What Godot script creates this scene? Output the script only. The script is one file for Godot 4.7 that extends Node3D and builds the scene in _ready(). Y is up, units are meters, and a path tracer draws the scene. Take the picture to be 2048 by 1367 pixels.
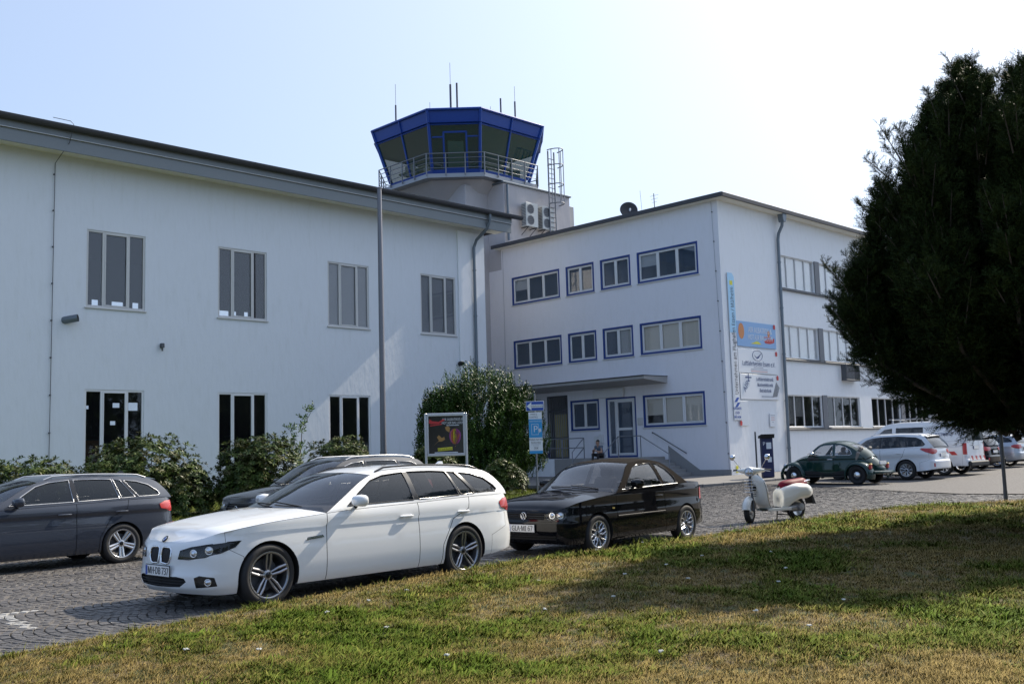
extends Node3D
# World axes: x runs along the hangar wall to the right, y is up, z comes out of the hangar wall towards the lawn.

var rng := RandomNumberGenerator.new()
var taken := {}
var M := {}

class MB:
	var v := PackedVector3Array()
	var n := PackedVector3Array()
	var uv := PackedVector2Array()
	var cl := PackedColorArray()
	var ix := PackedInt32Array()
	var colour := Color.WHITE
	var coloured := false
	var xf := Transform3D.IDENTITY
	func vert(p: Vector3, nn: Vector3, t := Vector2.ZERO) -> int:
		v.append(xf * p)
		n.append((xf.basis * nn).normalized())
		uv.append(t)
		if coloured: cl.append(colour)
		return v.size() - 1
	func tri(a: int, b: int, c: int) -> void:
		var g := (v[b] - v[a]).cross(v[c] - v[a])
		if g.length_squared() < 1e-16: return
		if g.dot(n[a] + n[b] + n[c]) > 0.0:
			ix.append(a); ix.append(c); ix.append(b)
		else:
			ix.append(a); ix.append(b); ix.append(c)
	func quad(a: Vector3, b: Vector3, c: Vector3, d: Vector3, ref = null) -> void:
		var nn := (c - a).cross(d - b)
		if nn.length_squared() < 1e-18: return
		nn = nn.normalized()
		if ref != null and nn.dot(ref) < 0.0: nn = -nn
		var i := vert(a, nn, Vector2(0, 1)); vert(b, nn, Vector2(1, 1)); vert(c, nn, Vector2(1, 0)); vert(d, nn, Vector2(0, 0))
		tri(i, i + 1, i + 2); tri(i, i + 2, i + 3)
	func flat(pts: Array, ref: Vector3) -> void:
		var i := v.size()
		for p in pts: vert(p, ref)
		for k in range(1, pts.size() - 1): tri(i, i + k, i + k + 1)
	func box(c: Vector3, s: Vector3, b := 0.0, turn := Basis.IDENTITY) -> void:
		var h := s * 0.5
		b = minf(b, minf(h.x, minf(h.y, h.z)) * 0.98)
		var ax := [turn.x, turn.y, turn.z]
		var hh := [h.x, h.y, h.z]
		for a in 3:
			var u: int = (a + 1) % 3
			var w: int = (a + 2) % 3
			for sg in [-1.0, 1.0]:
				var o: Vector3 = c + ax[a] * hh[a] * sg
				var eu: Vector3 = ax[u] * (hh[u] - b)
				var ew: Vector3 = ax[w] * (hh[w] - b)
				quad(o - eu - ew, o + eu - ew, o + eu + ew, o - eu + ew, ax[a] * sg)
			if b > 0.0:
				for s1 in [-1.0, 1.0]:
					for s2 in [-1.0, 1.0]:
						var e: Vector3 = ax[a] * (hh[a] - b)
						var p1: Vector3 = c + ax[u] * hh[u] * s1 + ax[w] * (hh[w] - b) * s2
						var p2: Vector3 = c + ax[u] * (hh[u] - b) * s1 + ax[w] * hh[w] * s2
						quad(p1 - e, p1 + e, p2 + e, p2 - e, ax[u] * s1 + ax[w] * s2)
		if b > 0.0:
			for s0 in [-1.0, 1.0]:
				for s1 in [-1.0, 1.0]:
					for s2 in [-1.0, 1.0]:
						var q: Vector3 = c + ax[0] * s0 * (hh[0] - b) + ax[1] * s1 * (hh[1] - b) + ax[2] * s2 * (hh[2] - b)
						flat([q + ax[0] * s0 * b, q + ax[1] * s1 * b, q + ax[2] * s2 * b], (ax[0] * s0 + ax[1] * s1 + ax[2] * s2).normalized())
	func grid(nu: int, nv: int, f: Callable, out: Vector3, flip := 1.0) -> void:
		# f(u, v) in 0..1; normals from neighbours, turned to the side of out at the middle
		var p := []
		p.resize((nu + 1) * (nv + 1))
		for i in nu + 1:
			for j in nv + 1: p[i * (nv + 1) + j] = f.call(float(i) / nu, float(j) / nv)
		sheet(p, nu, nv, out, flip)
	func sheet(p: Array, nu: int, nv: int, out: Vector3, flip := 1.0) -> void:
		var w := nv + 1
		var ns := []
		ns.resize(p.size())
		var total := Vector3.ZERO
		for i in nu + 1:
			for j in w:
				var a: Vector3 = p[mini(i + 1, nu) * w + j] - p[maxi(i - 1, 0) * w + j]
				var b: Vector3 = p[i * w + mini(j + 1, nv)] - p[i * w + maxi(j - 1, 0)]
				var c := a.cross(b)
				if c.length_squared() < 1e-16:
					a = p[mini(i + 1, nu) * w + mini(j + 1, nv)] - p[maxi(i - 1, 0) * w + mini(j + 1, nv)]
					c = a.cross(b)
				ns[i * w + j] = c.normalized() if c.length_squared() > 1e-20 else Vector3.ZERO
				total += ns[i * w + j]
		var sg := (1.0 if total.dot(out) >= 0.0 else -1.0) * flip
		var st := v.size()
		for i in nu + 1:
			for j in w:
				var q: Vector3 = ns[i * w + j] * sg
				vert(p[i * w + j], q if q != Vector3.ZERO else out, Vector2(float(i) / nu, float(j) / nv))
		for i in nu:
			for j in nv:
				var a := st + i * w + j
				tri(a, a + w, a + w + 1); tri(a, a + w + 1, a + 1)
	func tube(path: Array, r, sides := 8, caps := true) -> void:
		var st := v.size()
		var k := path.size()
		var side := Vector3.ZERO
		for i in k:
			var d: Vector3 = (path[mini(i + 1, k - 1)] - path[maxi(i - 1, 0)]).normalized()
			if side == Vector3.ZERO:
				side = d.cross(Vector3.UP if absf(d.y) < 0.9 else Vector3.RIGHT).normalized()
			side = (side - d * side.dot(d)).normalized()
			var up := d.cross(side)
			var rr: float = r[i] if r is Array else r
			for j in sides:
				var a := TAU * j / sides
				var nn := side * cos(a) + up * sin(a)
				vert(path[i] + nn * rr, nn, Vector2(float(j) / sides, float(i)))
		for i in k - 1:
			for j in sides:
				var a := st + i * sides + j
				var b := st + i * sides + (j + 1) % sides
				tri(a, b, b + sides); tri(a, b + sides, a + sides)
		if caps:
			for e in [0, k - 1]:
				var d: Vector3 = (path[0] - path[1]) if e == 0 else (path[k - 1] - path[k - 2])
				var pts := []
				for j in sides: pts.append(v[st + e * sides + j])
				var keep := xf
				xf = Transform3D.IDENTITY
				flat(pts, (keep.basis * d).normalized())
				xf = keep
	func lathe(prof: Array, seg := 24, at := Vector3.ZERO, axis := Vector3.UP, sharp := 0.5) -> void:
		# prof: Vector2(radius, height along axis)
		var s := axis.cross(Vector3.RIGHT if absf(axis.x) < 0.9 else Vector3.UP).normalized()
		var t := axis.cross(s)
		for i in prof.size() - 1:
			var a: Vector2 = prof[i]
			var b: Vector2 = prof[i + 1]
			var d := b - a
			if d.length() < 1e-6: continue
			var n0 := Vector2(d.y, -d.x).normalized()
			var na := n0
			var nb := n0
			if i > 0:
				var e: Vector2 = a - prof[i - 1]
				var m := Vector2(e.y, -e.x).normalized()
				if m.dot(n0) > sharp: na = (m + n0).normalized()
			if i < prof.size() - 2:
				var e: Vector2 = prof[i + 2] - b
				var m := Vector2(e.y, -e.x).normalized()
				if m.dot(n0) > sharp: nb = (m + n0).normalized()
			var st := v.size()
			for j in seg + 1:
				var an := TAU * j / seg
				var r := s * cos(an) + t * sin(an)
				vert(at + r * a.x + axis * a.y, r * na.x + axis * na.y)
				vert(at + r * b.x + axis * b.y, r * nb.x + axis * nb.y)
			for j in seg:
				var q := st + j * 2
				tri(q, q + 1, q + 3); tri(q, q + 3, q + 2)
	func prism(poly: PackedVector2Array, o: Vector3, ex: Vector3, ey: Vector3, depth: Vector3) -> void:
		# polygon in the plane (ex, ey) at o, swept by depth
		var t := Geometry2D.triangulate_polygon(poly)
		var out := -depth.normalized()
		for s in 2:
			var st := v.size()
			for q in poly: vert(o + ex * q.x + ey * q.y + depth * s, out if s == 0 else -out)
			for k in range(0, t.size(), 3): tri(st + t[k], st + t[k + 1], st + t[k + 2])
		var area := 0.0
		for i in poly.size(): area += poly[i].cross(poly[(i + 1) % poly.size()])
		var sg := signf(area)
		for i in poly.size():
			var a: Vector2 = poly[i]
			var b: Vector2 = poly[(i + 1) % poly.size()]
			var e := (b - a).normalized()
			var nn := (ex * e.y - ey * e.x) * sg
			quad(o + ex * a.x + ey * a.y, o + ex * b.x + ey * b.y, o + ex * b.x + ey * b.y + depth, o + ex * a.x + ey * a.y + depth, nn)
	func mesh() -> ArrayMesh:
		var a := []
		a.resize(Mesh.ARRAY_MAX)
		a[Mesh.ARRAY_VERTEX] = v
		a[Mesh.ARRAY_NORMAL] = n
		a[Mesh.ARRAY_TEX_UV] = uv
		if coloured: a[Mesh.ARRAY_COLOR] = cl
		a[Mesh.ARRAY_INDEX] = ix
		var m := ArrayMesh.new()
		if ix.size(): m.add_surface_from_arrays(Mesh.PRIMITIVE_TRIANGLES, a)
		return m

func numbered(called: String) -> String:
	if not taken.has(called):
		taken[called] = 0
		return called
	taken[called] += 1
	return "%s_%03d" % [called, taken[called]]

func tag(o: Node3D, label: String, category: String, group := "", kind := "") -> Node3D:
	if label: o.set_meta("label", label)
	if category: o.set_meta("category", category)
	if group: o.set_meta("group", group)
	if kind: o.set_meta("kind", kind)
	return o

func thing(called: String, label: String, category: String, at := Vector3.ZERO, turn := 0.0, group := "") -> Node3D:
	var o := Node3D.new()
	o.name = numbered(called)
	add_child(o)
	o.position = at
	o.rotation.y = turn
	tag(o, label, category, group)
	return o

func put(m: MB, called: String, mat: Material, parent: Node3D = null) -> MeshInstance3D:
	var o := MeshInstance3D.new()
	o.mesh = m.mesh()
	o.material_override = mat
	if parent == null:
		o.name = numbered(called)
		add_child(o)
	else:
		o.name = called
		parent.add_child(o, true)
	return o

func share(mesh: Mesh, called: String, mat: Material, parent: Node3D, at: Transform3D) -> MeshInstance3D:
	var o := MeshInstance3D.new()
	o.mesh = mesh
	o.material_override = mat
	o.name = called
	parent.add_child(o, true)
	o.transform = at
	return o

func struct(m: MB, called: String, mat: Material) -> MeshInstance3D:
	var o := put(m, called, mat)
	o.set_meta("kind", "structure")
	return o

func text(words: String, size: float, mat: Material, parent: Node3D, at: Transform3D, called := "lettering", font := "Droid Sans", wide := 1.0) -> MeshInstance3D:
	var t := TextMesh.new()
	t.text = words
	var f := SystemFont.new()
	f.font_names = PackedStringArray([font])
	t.font = f
	t.font_size = 48
	t.pixel_size = size / 48.0
	t.depth = 0.004
	t.curve_step = 2.0
	var o := MeshInstance3D.new()
	o.mesh = t
	o.material_override = mat
	o.name = called
	parent.add_child(o, true)
	o.transform = at * Transform3D(Basis.from_scale(Vector3(wide, 1, 1)), Vector3.ZERO)
	return o

func print_line(parent: Node3D, at: Vector3, w: float, h: float, mt: Material) -> void:
	# a line of small print too fine to read
	var m := MB.new()
	m.box(at, Vector3(w, h, .004))
	put(m, "small_print", mt, parent)

func srgb(r: float, g: float, b: float) -> Color:
	return Color(r, g, b).linear_to_srgb()

func mat(r: float, g: float, b: float, rough := 0.8, metal := 0.0, spec := 0.5) -> StandardMaterial3D:
	var m := StandardMaterial3D.new()
	m.albedo_color = srgb(r, g, b)
	m.roughness = rough
	m.metallic = metal
	m.metallic_specular = spec
	return m

func noise_tex(freq: float, oct: int, ramp: Array, seed_ := 1, size := 512, type := FastNoiseLite.TYPE_SIMPLEX_SMOOTH) -> NoiseTexture2D:
	var f := FastNoiseLite.new()
	f.noise_type = type
	f.seed = seed_
	f.frequency = freq
	f.fractal_octaves = oct
	var t := NoiseTexture2D.new()
	t.width = size
	t.height = size
	t.seamless = true
	t.noise = f
	if ramp.size():
		var g := Gradient.new()
		var offs := PackedFloat32Array()
		var cols := PackedColorArray()
		for q in ramp:
			offs.append(q[0])
			cols.append(q[1])
		g.offsets = offs
		g.colors = cols
		t.color_ramp = g
	return t

func bump(m: StandardMaterial3D, freq: float, oct: int, strength: float, scale: float, seed_ := 3, size := 512) -> void:
	var t := noise_tex(freq, oct, [], seed_, size)
	t.as_normal_map = true
	t.bump_strength = strength
	m.normal_enabled = true
	m.normal_texture = t
	m.uv1_triplanar = true
	m.uv1_world_triplanar = true
	m.uv1_scale = Vector3.ONE * scale

func paint(r: float, g: float, b: float, metal := 0.0, rough := 0.4) -> StandardMaterial3D:
	var m := mat(r, g, b, rough, metal)
	m.clearcoat_enabled = true
	m.clearcoat = 1.0
	m.clearcoat_roughness = 0.03
	return m

func glass(r: float, g: float, b: float, a: float, spec := 0.6) -> StandardMaterial3D:
	var m := mat(r, g, b, 0.02, 0.0, spec)
	m.transparency = BaseMaterial3D.TRANSPARENCY_ALPHA
	var c := m.albedo_color
	c.a = a
	m.albedo_color = c
	return m

func lerp_list(l: Array, x: float) -> float:
	# l: [[x, y], ...] with rising x; smooth between points
	if x <= l[0][0]: return l[0][1]
	for i in l.size() - 1:
		if x <= l[i + 1][0]:
			var x0: float = l[i][0]
			var x1: float = l[i + 1][0]
			var y0: float = l[i][1]
			var y1: float = l[i + 1][1]
			var m0: float = (y1 - y0) / (x1 - x0)
			var m1: float = m0
			if i > 0:
				var mp: float = (y0 - l[i - 1][1]) / (x0 - l[i - 1][0])
				m0 = 0.0 if mp * m0 <= 0.0 else 2.0 * mp * m0 / (mp + m0)
			if i < l.size() - 2:
				var mn: float = (l[i + 2][1] - y1) / (l[i + 2][0] - x1)
				m1 = 0.0 if mn * m1 <= 0.0 else 2.0 * mn * m1 / (mn + m1)
			var h := x1 - x0
			var t := (x - x0) / h
			return y0 * (1 + 2 * t) * (1 - t) * (1 - t) + h * m0 * t * (1 - t) * (1 - t) + y1 * t * t * (3 - 2 * t) + h * m1 * t * t * (t - 1)
	return l[-1][1]

func P2(a: Array) -> PackedVector2Array:
	var p := PackedVector2Array()
	for q in a: p.append(Vector2(q[0], q[1]))
	return p

func circle(c: Vector2, r: float, k := 32) -> PackedVector2Array:
	var p := PackedVector2Array()
	for i in k: p.append(c + Vector2(cos(TAU * i / k), sin(TAU * i / k)) * r)
	return p

func rrect(x0: float, y0: float, x1: float, y1: float, r: float) -> PackedVector2Array:
	var p := PackedVector2Array()
	for q in [[x1 - r, y1 - r, 0], [x0 + r, y1 - r, 1], [x0 + r, y0 + r, 2], [x1 - r, y0 + r, 3]]:
		for k in 4:
			var a: float = PI / 2 * (q[2] + k / 3.0)
			p.append(Vector2(q[0] + cos(a) * r, q[1] + sin(a) * r))
	return p

func box_of(p: PackedVector2Array) -> Rect2:
	var r := Rect2(p[0], Vector2.ZERO)
	for q in p: r = r.expand(q)
	return r

func surf(m: MB, poly: PackedVector2Array, cu: float, cv: float, f: Callable, mirror := 0, inside := Vector3(0, 0, -1000), holes := []) -> void:
	# lays a flat polygon (u, v) on the curved surface f(u, v), cut into small cells; mirror 0: +z, -2: -z only, 1: both
	var bb := box_of(poly)
	var e := 0.004
	var sides := [1.0] if mirror == 0 else ([-1.0] if mirror == -2 else [1.0, -1.0])
	var seen := {}
	var hb := []
	for h in holes: hb.append(box_of(h))
	for i in range(floori(bb.position.x / cu), ceili(bb.end.x / cu)):
		for j in range(floori(bb.position.y / cv), ceili(bb.end.y / cv)):
			var cell := PackedVector2Array([Vector2(i * cu, j * cv), Vector2((i + 1) * cu, j * cv), Vector2((i + 1) * cu, (j + 1) * cv), Vector2(i * cu, (j + 1) * cv)])
			var cr := Rect2(cell[0], Vector2(cu, cv))
			var parts: Array = Geometry2D.intersect_polygons(cell, poly)
			for k in holes.size():
				if parts.is_empty(): break
				if not hb[k].intersects(cr): continue
				var nxt := []
				for p in parts:
					for r in Geometry2D.clip_polygons(p, holes[k]):
						if r.size() >= 3 and not Geometry2D.is_polygon_clockwise(r): nxt.append(r)
				parts = nxt
			for part in parts:
				if part.size() < 3: continue
				var t := Geometry2D.triangulate_polygon(part)
				var ids := [[], []]
				for q in part:
					var key := Vector2i(roundi(q.x * 20000.0), roundi(q.y * 20000.0))
					if not seen.has(key):
						var p: Vector3 = f.call(q.x, q.y)
						var a: Vector3 = f.call(q.x + e, q.y) - f.call(q.x - e, q.y)
						var b: Vector3 = f.call(q.x, q.y + e) - f.call(q.x, q.y - e)
						var nn := a.cross(b).normalized()
						if nn.dot(p - inside) < 0.0: nn = -nn
						var got := []
						for s in sides: got.append(m.vert(Vector3(p.x, p.y, p.z * s), Vector3(nn.x, nn.y, nn.z * s), q))
						seen[key] = got
					for k in sides.size(): ids[k].append(seen[key][k])
				for k in sides.size():
					for q in range(0, t.size(), 3): m.tri(ids[k][t[q]], ids[k][t[q + 1]], ids[k][t[q + 2]])

# ---------------------------------------------------------------- buildings

func holed(m: MB, o: Vector3, u: Vector3, n: Vector3, w: float, h: float, holes: Array, depth: float) -> void:
	# upright wall face from o (bottom left) with rectangular openings; reveals go back by depth
	var xs := [0.0, w]
	for r in holes:
		for e in [r.position.x, r.end.x]:
			if e > 0.001 and e < w - .001 and not xs.has(e): xs.append(e)
	xs.sort()
	for i in xs.size() - 1:
		var mid: float = (xs[i] + xs[i + 1]) * .5
		var cov := []
		for r in holes:
			if r.position.x < mid and r.end.x > mid: cov.append([r.position.y, r.end.y])
		cov.sort_custom(func(a, b): return a[0] < b[0])
		var y := 0.0
		cov.append([h, h])
		for c in cov:
			if c[0] > y + .001: m.quad(o + u * xs[i] + Vector3.UP * y, o + u * xs[i + 1] + Vector3.UP * y, o + u * xs[i + 1] + Vector3.UP * c[0], o + u * xs[i] + Vector3.UP * c[0], n)
			y = c[1]
	for r in holes:
		var a: Vector3 = o + u * r.position.x + Vector3.UP * r.position.y
		var b: Vector3 = a + u * r.size.x
		var t: Vector3 = Vector3.UP * r.size.y
		var d := -n * depth
		m.quad(a, b, b + d, a + d, Vector3.UP)
		m.quad(a + t, b + t, b + t + d, a + t + d, Vector3.DOWN)
		m.quad(a, a + t, a + t + d, a + d, u)
		m.quad(b, b + t, b + t + d, b + d, -u)

func part(parent: Node3D, called: String) -> Node3D:
	var o := Node3D.new()
	o.name = called
	parent.add_child(o, true)
	return o

func rect_frame(m: MB, o: Vector3, u: Vector3, n: Vector3, r: Rect2, w: float, d: float, back: float) -> void:
	# four bars round the inside of a rectangle on a wall; front face lies at -back behind the wall
	var U := Vector3.UP
	var bs := Basis(u, U, n)
	var c := n * (-back - d * .5)
	m.box(o + u * (r.position.x + w * .5) + U * r.get_center().y + c, Vector3(w, r.size.y, d), .006, bs)
	m.box(o + u * (r.end.x - w * .5) + U * r.get_center().y + c, Vector3(w, r.size.y, d), .006, bs)
	m.box(o + u * r.get_center().x + U * (r.position.y + w * .5) + c, Vector3(r.size.x - w * 2, w, d * .96), .006, bs)
	m.box(o + u * r.get_center().x + U * (r.end.y - w * .5) + c, Vector3(r.size.x - w * 2, w, d * .96), .006, bs)

func pane(parent: Node3D, o: Vector3, u: Vector3, n: Vector3, r: Rect2, back: float, gm: Material) -> void:
	var m := MB.new()
	m.box(o + u * r.get_center().x + Vector3.UP * r.get_center().y - n * back, Vector3(r.size.x, r.size.y, .012), 0.0, Basis(u, Vector3.UP, n))
	put(m, "pane", gm, parent)

func window(parent: Node3D, o: Vector3, u: Vector3, n: Vector3, r: Rect2, splits: Array, fm: Material, gm: Material, opt := {}) -> Node3D:
	# splits: relative widths of the lights; opt: surround, sill, sash (index of the raised sash), blind [index -> material], back
	var t := part(parent, "window")
	var back: float = opt.get("back", .1)
	var inner := r
	if opt.has("surround"):
		var sm := MB.new()
		var sw: float = opt.get("surround_w", .09)
		rect_frame(sm, o, u, n, r.grow_individual(.0, .0, .0, .0), sw, .1, -.012)
		put(sm, "surround", opt.surround, t)
		inner = r.grow(-sw)
	var fw: float = opt.get("fw", .06)
	var m := MB.new()
	rect_frame(m, o, u, n, inner, fw, .07, back - .05)
	var tot := 0.0
	for s in splits: tot += s
	var x := inner.position.x
	var U := Vector3.UP
	var bs := Basis(u, U, n)
	for i in splits.size():
		var w: float = inner.size.x * splits[i] / tot
		var cell := Rect2(x, inner.position.y, w, inner.size.y)
		if i > 0: m.box(o + u * x + U * inner.get_center().y - n * (back - .012), Vector3(fw * 1.05, inner.size.y - fw * 2, .072), .006, bs)
		var sash := cell.grow_individual(-fw * (.9 if i == 0 else .5), -fw * .9, -fw * (.9 if i == splits.size() - 1 else .5), -fw * .9)
		if opt.get("sash", "all") is String or i == opt.sash:
			rect_frame(m, o, u, n, sash, .05, .05, back - .06)
			sash = sash.grow(-.04)
		pane(t, o, u, n, sash, back, gm)
		var bl = opt.get("blinds", {}).get(i)
		if bl:
			var b := MB.new()
			var low: float = bl[1]
			var q := Rect2(sash.position + Vector2(0, sash.size.y * low), Vector2(sash.size.x, sash.size.y * (1.0 - low))).grow(.03)
			b.box(o + u * q.get_center().x + U * q.get_center().y - n * (back + .045), Vector3(q.size.x, q.size.y, .01), 0.0, bs)
			put(b, "blind", bl[0], t)
		x += w
	put(m, "frame", fm, t)
	if opt.get("sill", 0.0) > 0.0:
		var s := MB.new()
		var sd: float = opt.sill
		s.box(o + u * r.get_center().x + U * (r.position.y - .03) + n * (sd * .5 - .05), Vector3(r.size.x + .1, .05, sd + .1), .008, bs)
		put(s, "sill", opt.get("sill_mat", fm), t)
	return t

func downpipe(parent: Node3D, pts: Array, r: float, called := "downpipe", gap := 2.2) -> void:
	var m := MB.new()
	m.tube(pts, r, 10)
	var o := put(m, called, M.zinc, parent)
	var c := MB.new()
	var a: Vector3 = pts[-2]
	var b: Vector3 = pts[-1]
	var k := int(a.distance_to(b) / gap)
	for i in k:
		var p := a.lerp(b, (i + .5) / k)
		c = MB.new()
		c.tube([p - Vector3.UP * .03, p + Vector3.UP * .03], r * 1.22, 10)
		put(c, "collar", M.zinc, o)

func hangar() -> void:
	var t := thing("hangar", "long white hangar with tall narrow windows and a dark gutter along its eave", "building", Vector3(0, 0, -35.6))
	var u := Vector3.RIGHT
	var n := Vector3.BACK
	var x0 := 1.5
	var o := Vector3(x0, 0, 0)
	var holes := []
	var ups := []
	var lows := []
	for i in 6:
		var x := 4.28 + i * 5.1
		ups.append(Rect2(x - x0, 7.06, 2.16, 2.78))
		lows.append(Rect2(x - x0, 1.25, 2.16, 2.90))
	for r in ups + lows: holes.append(r)
	var m := MB.new()
	holed(m, o, u, n, 33.8 - x0, 13.0, holes, .22)
	# end walls
	m.quad(Vector3(33.8, 0, 0), Vector3(33.8, 0, -16.5), Vector3(33.8, 13, -16.5), Vector3(33.8, 13, 0), Vector3.RIGHT)
	m.quad(Vector3(x0, 0, 0), Vector3(x0, 0, -16.5), Vector3(x0, 13, -16.5), Vector3(x0, 13, 0), Vector3.LEFT)
	put(m, "wall", M.plaster_cold, t)
	# pilaster strip at the end of the wall
	m = MB.new()
	m.box(Vector3(32.95, 6.08, .03), Vector3(1.72, 12.16, .1), .01)
	put(m, "pilaster", M.plaster_pale, t)
	# back wall with its high windows, floors and ceiling inside
	m = MB.new()
	var bh := []
	for q in [[21.45, 9.68, 21.85, 10.04], [22.5, 9.72, 23.18, 10.02], [23.62, 9.7, 24.02, 10.05], [28.62, 9.68, 29.36, 10.04], [29.62, 9.76, 29.84, 10.04], [30.26, 9.78, 30.6, 10.06], [21.1, 4.36, 21.45, 4.55], [22.62, 4.45, 23.06, 4.7], [23.45, 4.3, 24.04, 4.73], [22.5, 3.55, 22.85, 3.76], [27.2, 4.4, 27.5, 4.7], [27.8, 4.4, 28.0, 4.7]]:
		bh.append(Rect2(q[0] - x0, q[1], q[2] - q[0], q[3] - q[1]))
	holed(m, Vector3(x0, 0, -16.4), u, n, 33.7 - x0, 12.9, bh, .2)
	for y in [.3, 5.6, 12.2]: m.box(Vector3(17.6, y, -8.3), Vector3(32.1, .2, 16.0))
	for x in [9.0, 14.1, 19.2, 24.3, 29.3]: m.box(Vector3(x - .6, 3, -9), Vector3(.35, 5.0, .35))
	put(m, "interior", M.indoor, t)
	# things seen through the ground floor windows
	m = MB.new()
	m.box(Vector3(15.3, 1.4, -1.6), Vector3(.7, 2.0, .5), .02)
	put(m, "cupboard", M.wood, t)
	m = MB.new()
	m.box(Vector3(17.9, 2.1, -5.0), Vector3(3.4, .9, 1.4), .3)
	m.box(Vector3(21.0, 2.6, -6.0), Vector3(5.0, .12, 1.0), .05)
	put(m, "stored_goods", M.navy_dull, t)
	for i in 6:
		var w := [1.0, 1.5, 1.0]
		window(t, o, u, n, ups[i], w, M.frame_old, M.win_grey, {"sash": 1, "sill": .06, "back": .07, "fw": .075, "blinds": {} if i < 4 else {0: [M.blind_grey, 0.0], 1: [M.blind_grey, 0.0], 2: [M.blind_grey, 0.0]}})
		window(t, o, u, n, lows[i], w, M.frame_white, M.win_clear, {"sash": 1, "sill": .04, "back": .07, "fw": .075})
	# eave: soffit box, two zinc steps, gutter
	m = MB.new()
	m.box(Vector3(18.1, 12.62, .42), Vector3(33.4, .56, 1.06), .01)
	put(m, "soffit", M.soffit, t)
	m = MB.new()
	m.box(Vector3(18.1, 12.42, .985), Vector3(33.42, .44, .05), .008)
	m.box(Vector3(18.1, 12.83, 1.02), Vector3(33.44, .36, .06), .008)
	var fz := put(m, "fascia", M.zinc_light, t)
	m = MB.new()
	m.box(Vector3(18.1, 12.655, 1.03), Vector3(33.44, .025, .1), .004)
	put(m, "drip_edge", M.zinc_pale, fz)
	m = MB.new()
	var prof := []
	for k in 13:
		var a := PI + PI * k / 12.0
		prof.append([cos(a) * .165, sin(a) * .165])
	for k in 13:
		var a := TAU - PI * k / 12.0
		prof.append([cos(a) * .155, sin(a) * .155 + .004])
	m.prism(P2(prof), Vector3(1.4, 13.05, 1.2), Vector3.BACK, Vector3.UP, Vector3(33.95, 0, 0))
	var gt := put(m, "gutter", M.gutter, t)
	m = MB.new()
	for k in 17:
		m = MB.new()
		var hp := []
		for e in 11: hp.append([cos(PI + PI * e / 10.0) * .172, sin(PI + PI * e / 10.0) * .172])
		m.prism(P2(hp), Vector3(2.4 + k * 2.0, 13.05, 1.2), Vector3.BACK, Vector3.UP, Vector3(.035, 0, 0))
		put(m, "gutter_joint", M.gutter, gt)
	m = MB.new()
	m.quad(Vector3(1.4, 13.02, 1.05), Vector3(34.8, 13.02, 1.05), Vector3(34.8, 14.0, -16.6), Vector3(1.4, 14.0, -16.6), Vector3.UP)
	m.quad(Vector3(34.8, 12.4, 1.0), Vector3(34.8, 13.02, 1.05), Vector3(34.8, 14.0, -16.6), Vector3(34.8, 12.4, -16.6), Vector3.RIGHT)
	put(m, "roof", M.gutter, t)
	downpipe(t, [Vector3(33.22, 12.95, 1.17), Vector3(33.22, 12.6, 1.17), Vector3(33.18, 12.2, .95), Vector3(33.06, 11.75, .35), Vector3(33.02, 11.4, .2), Vector3(33.0, .3, .2)], .075)
	# lightning conductor with its clips
	m = MB.new()
	m.tube([Vector3(13.45, 13.3, 1.0), Vector3(13.45, 13.1, 1.3), Vector3(13.4, 12.5, 1.08), Vector3(13.32, 12.0, .05), Vector3(13.3, .3, .05)], .012, 5)
	m.tube([Vector3(13.45, 13.3, 1.0), Vector3(12.9, 13.34, .9)], .012, 5)
	var lc := put(m, "lightning_rod", M.steel_dark, t)
	m = MB.new()
	for k in 9:
		m = MB.new()
		m.box(Vector3(13.3, 11.6 - k * 1.28, .04), Vector3(.05, .05, .07), .006)
		put(m, "clip", M.steel_dark, lc)
	# vent pipe out of the wall, small lamp, wall light
	m = MB.new()
	m.tube([Vector3(13.75, 6.52, -.05), Vector3(13.9, 6.55, .2), Vector3(14.08, 6.59, .34)], .13, 16, false)
	m.tube([Vector3(14.08, 6.59, .34), Vector3(13.9, 6.55, .2)], .115, 16, false)
	var vp := put(m, "vent_pipe", M.zinc, t)
	m = MB.new()
	m.tube([Vector3(14.07, 6.588, .333), Vector3(13.97, 6.566, .255)], .117, 16)
	put(m, "opening", M.matt_black, vp)
	m = MB.new()
	m.box(Vector3(17.28, 5.82, .08), Vector3(.13, .17, .16), .02)
	m.tube([Vector3(17.28, 5.74, .1), Vector3(17.28, 5.62, .1)], .03, 8)
	put(m, "floodlight", M.steel_dark, t)
	m = MB.new()
	m.lathe([Vector2(.0, .3), Vector2(.08, .26), Vector2(.11, .1), Vector2(.11, .0)], 14, Vector3(32.05, 5.75, .06), Vector3.BACK)
	put(m, "siren", M.matt_black, t)

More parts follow.
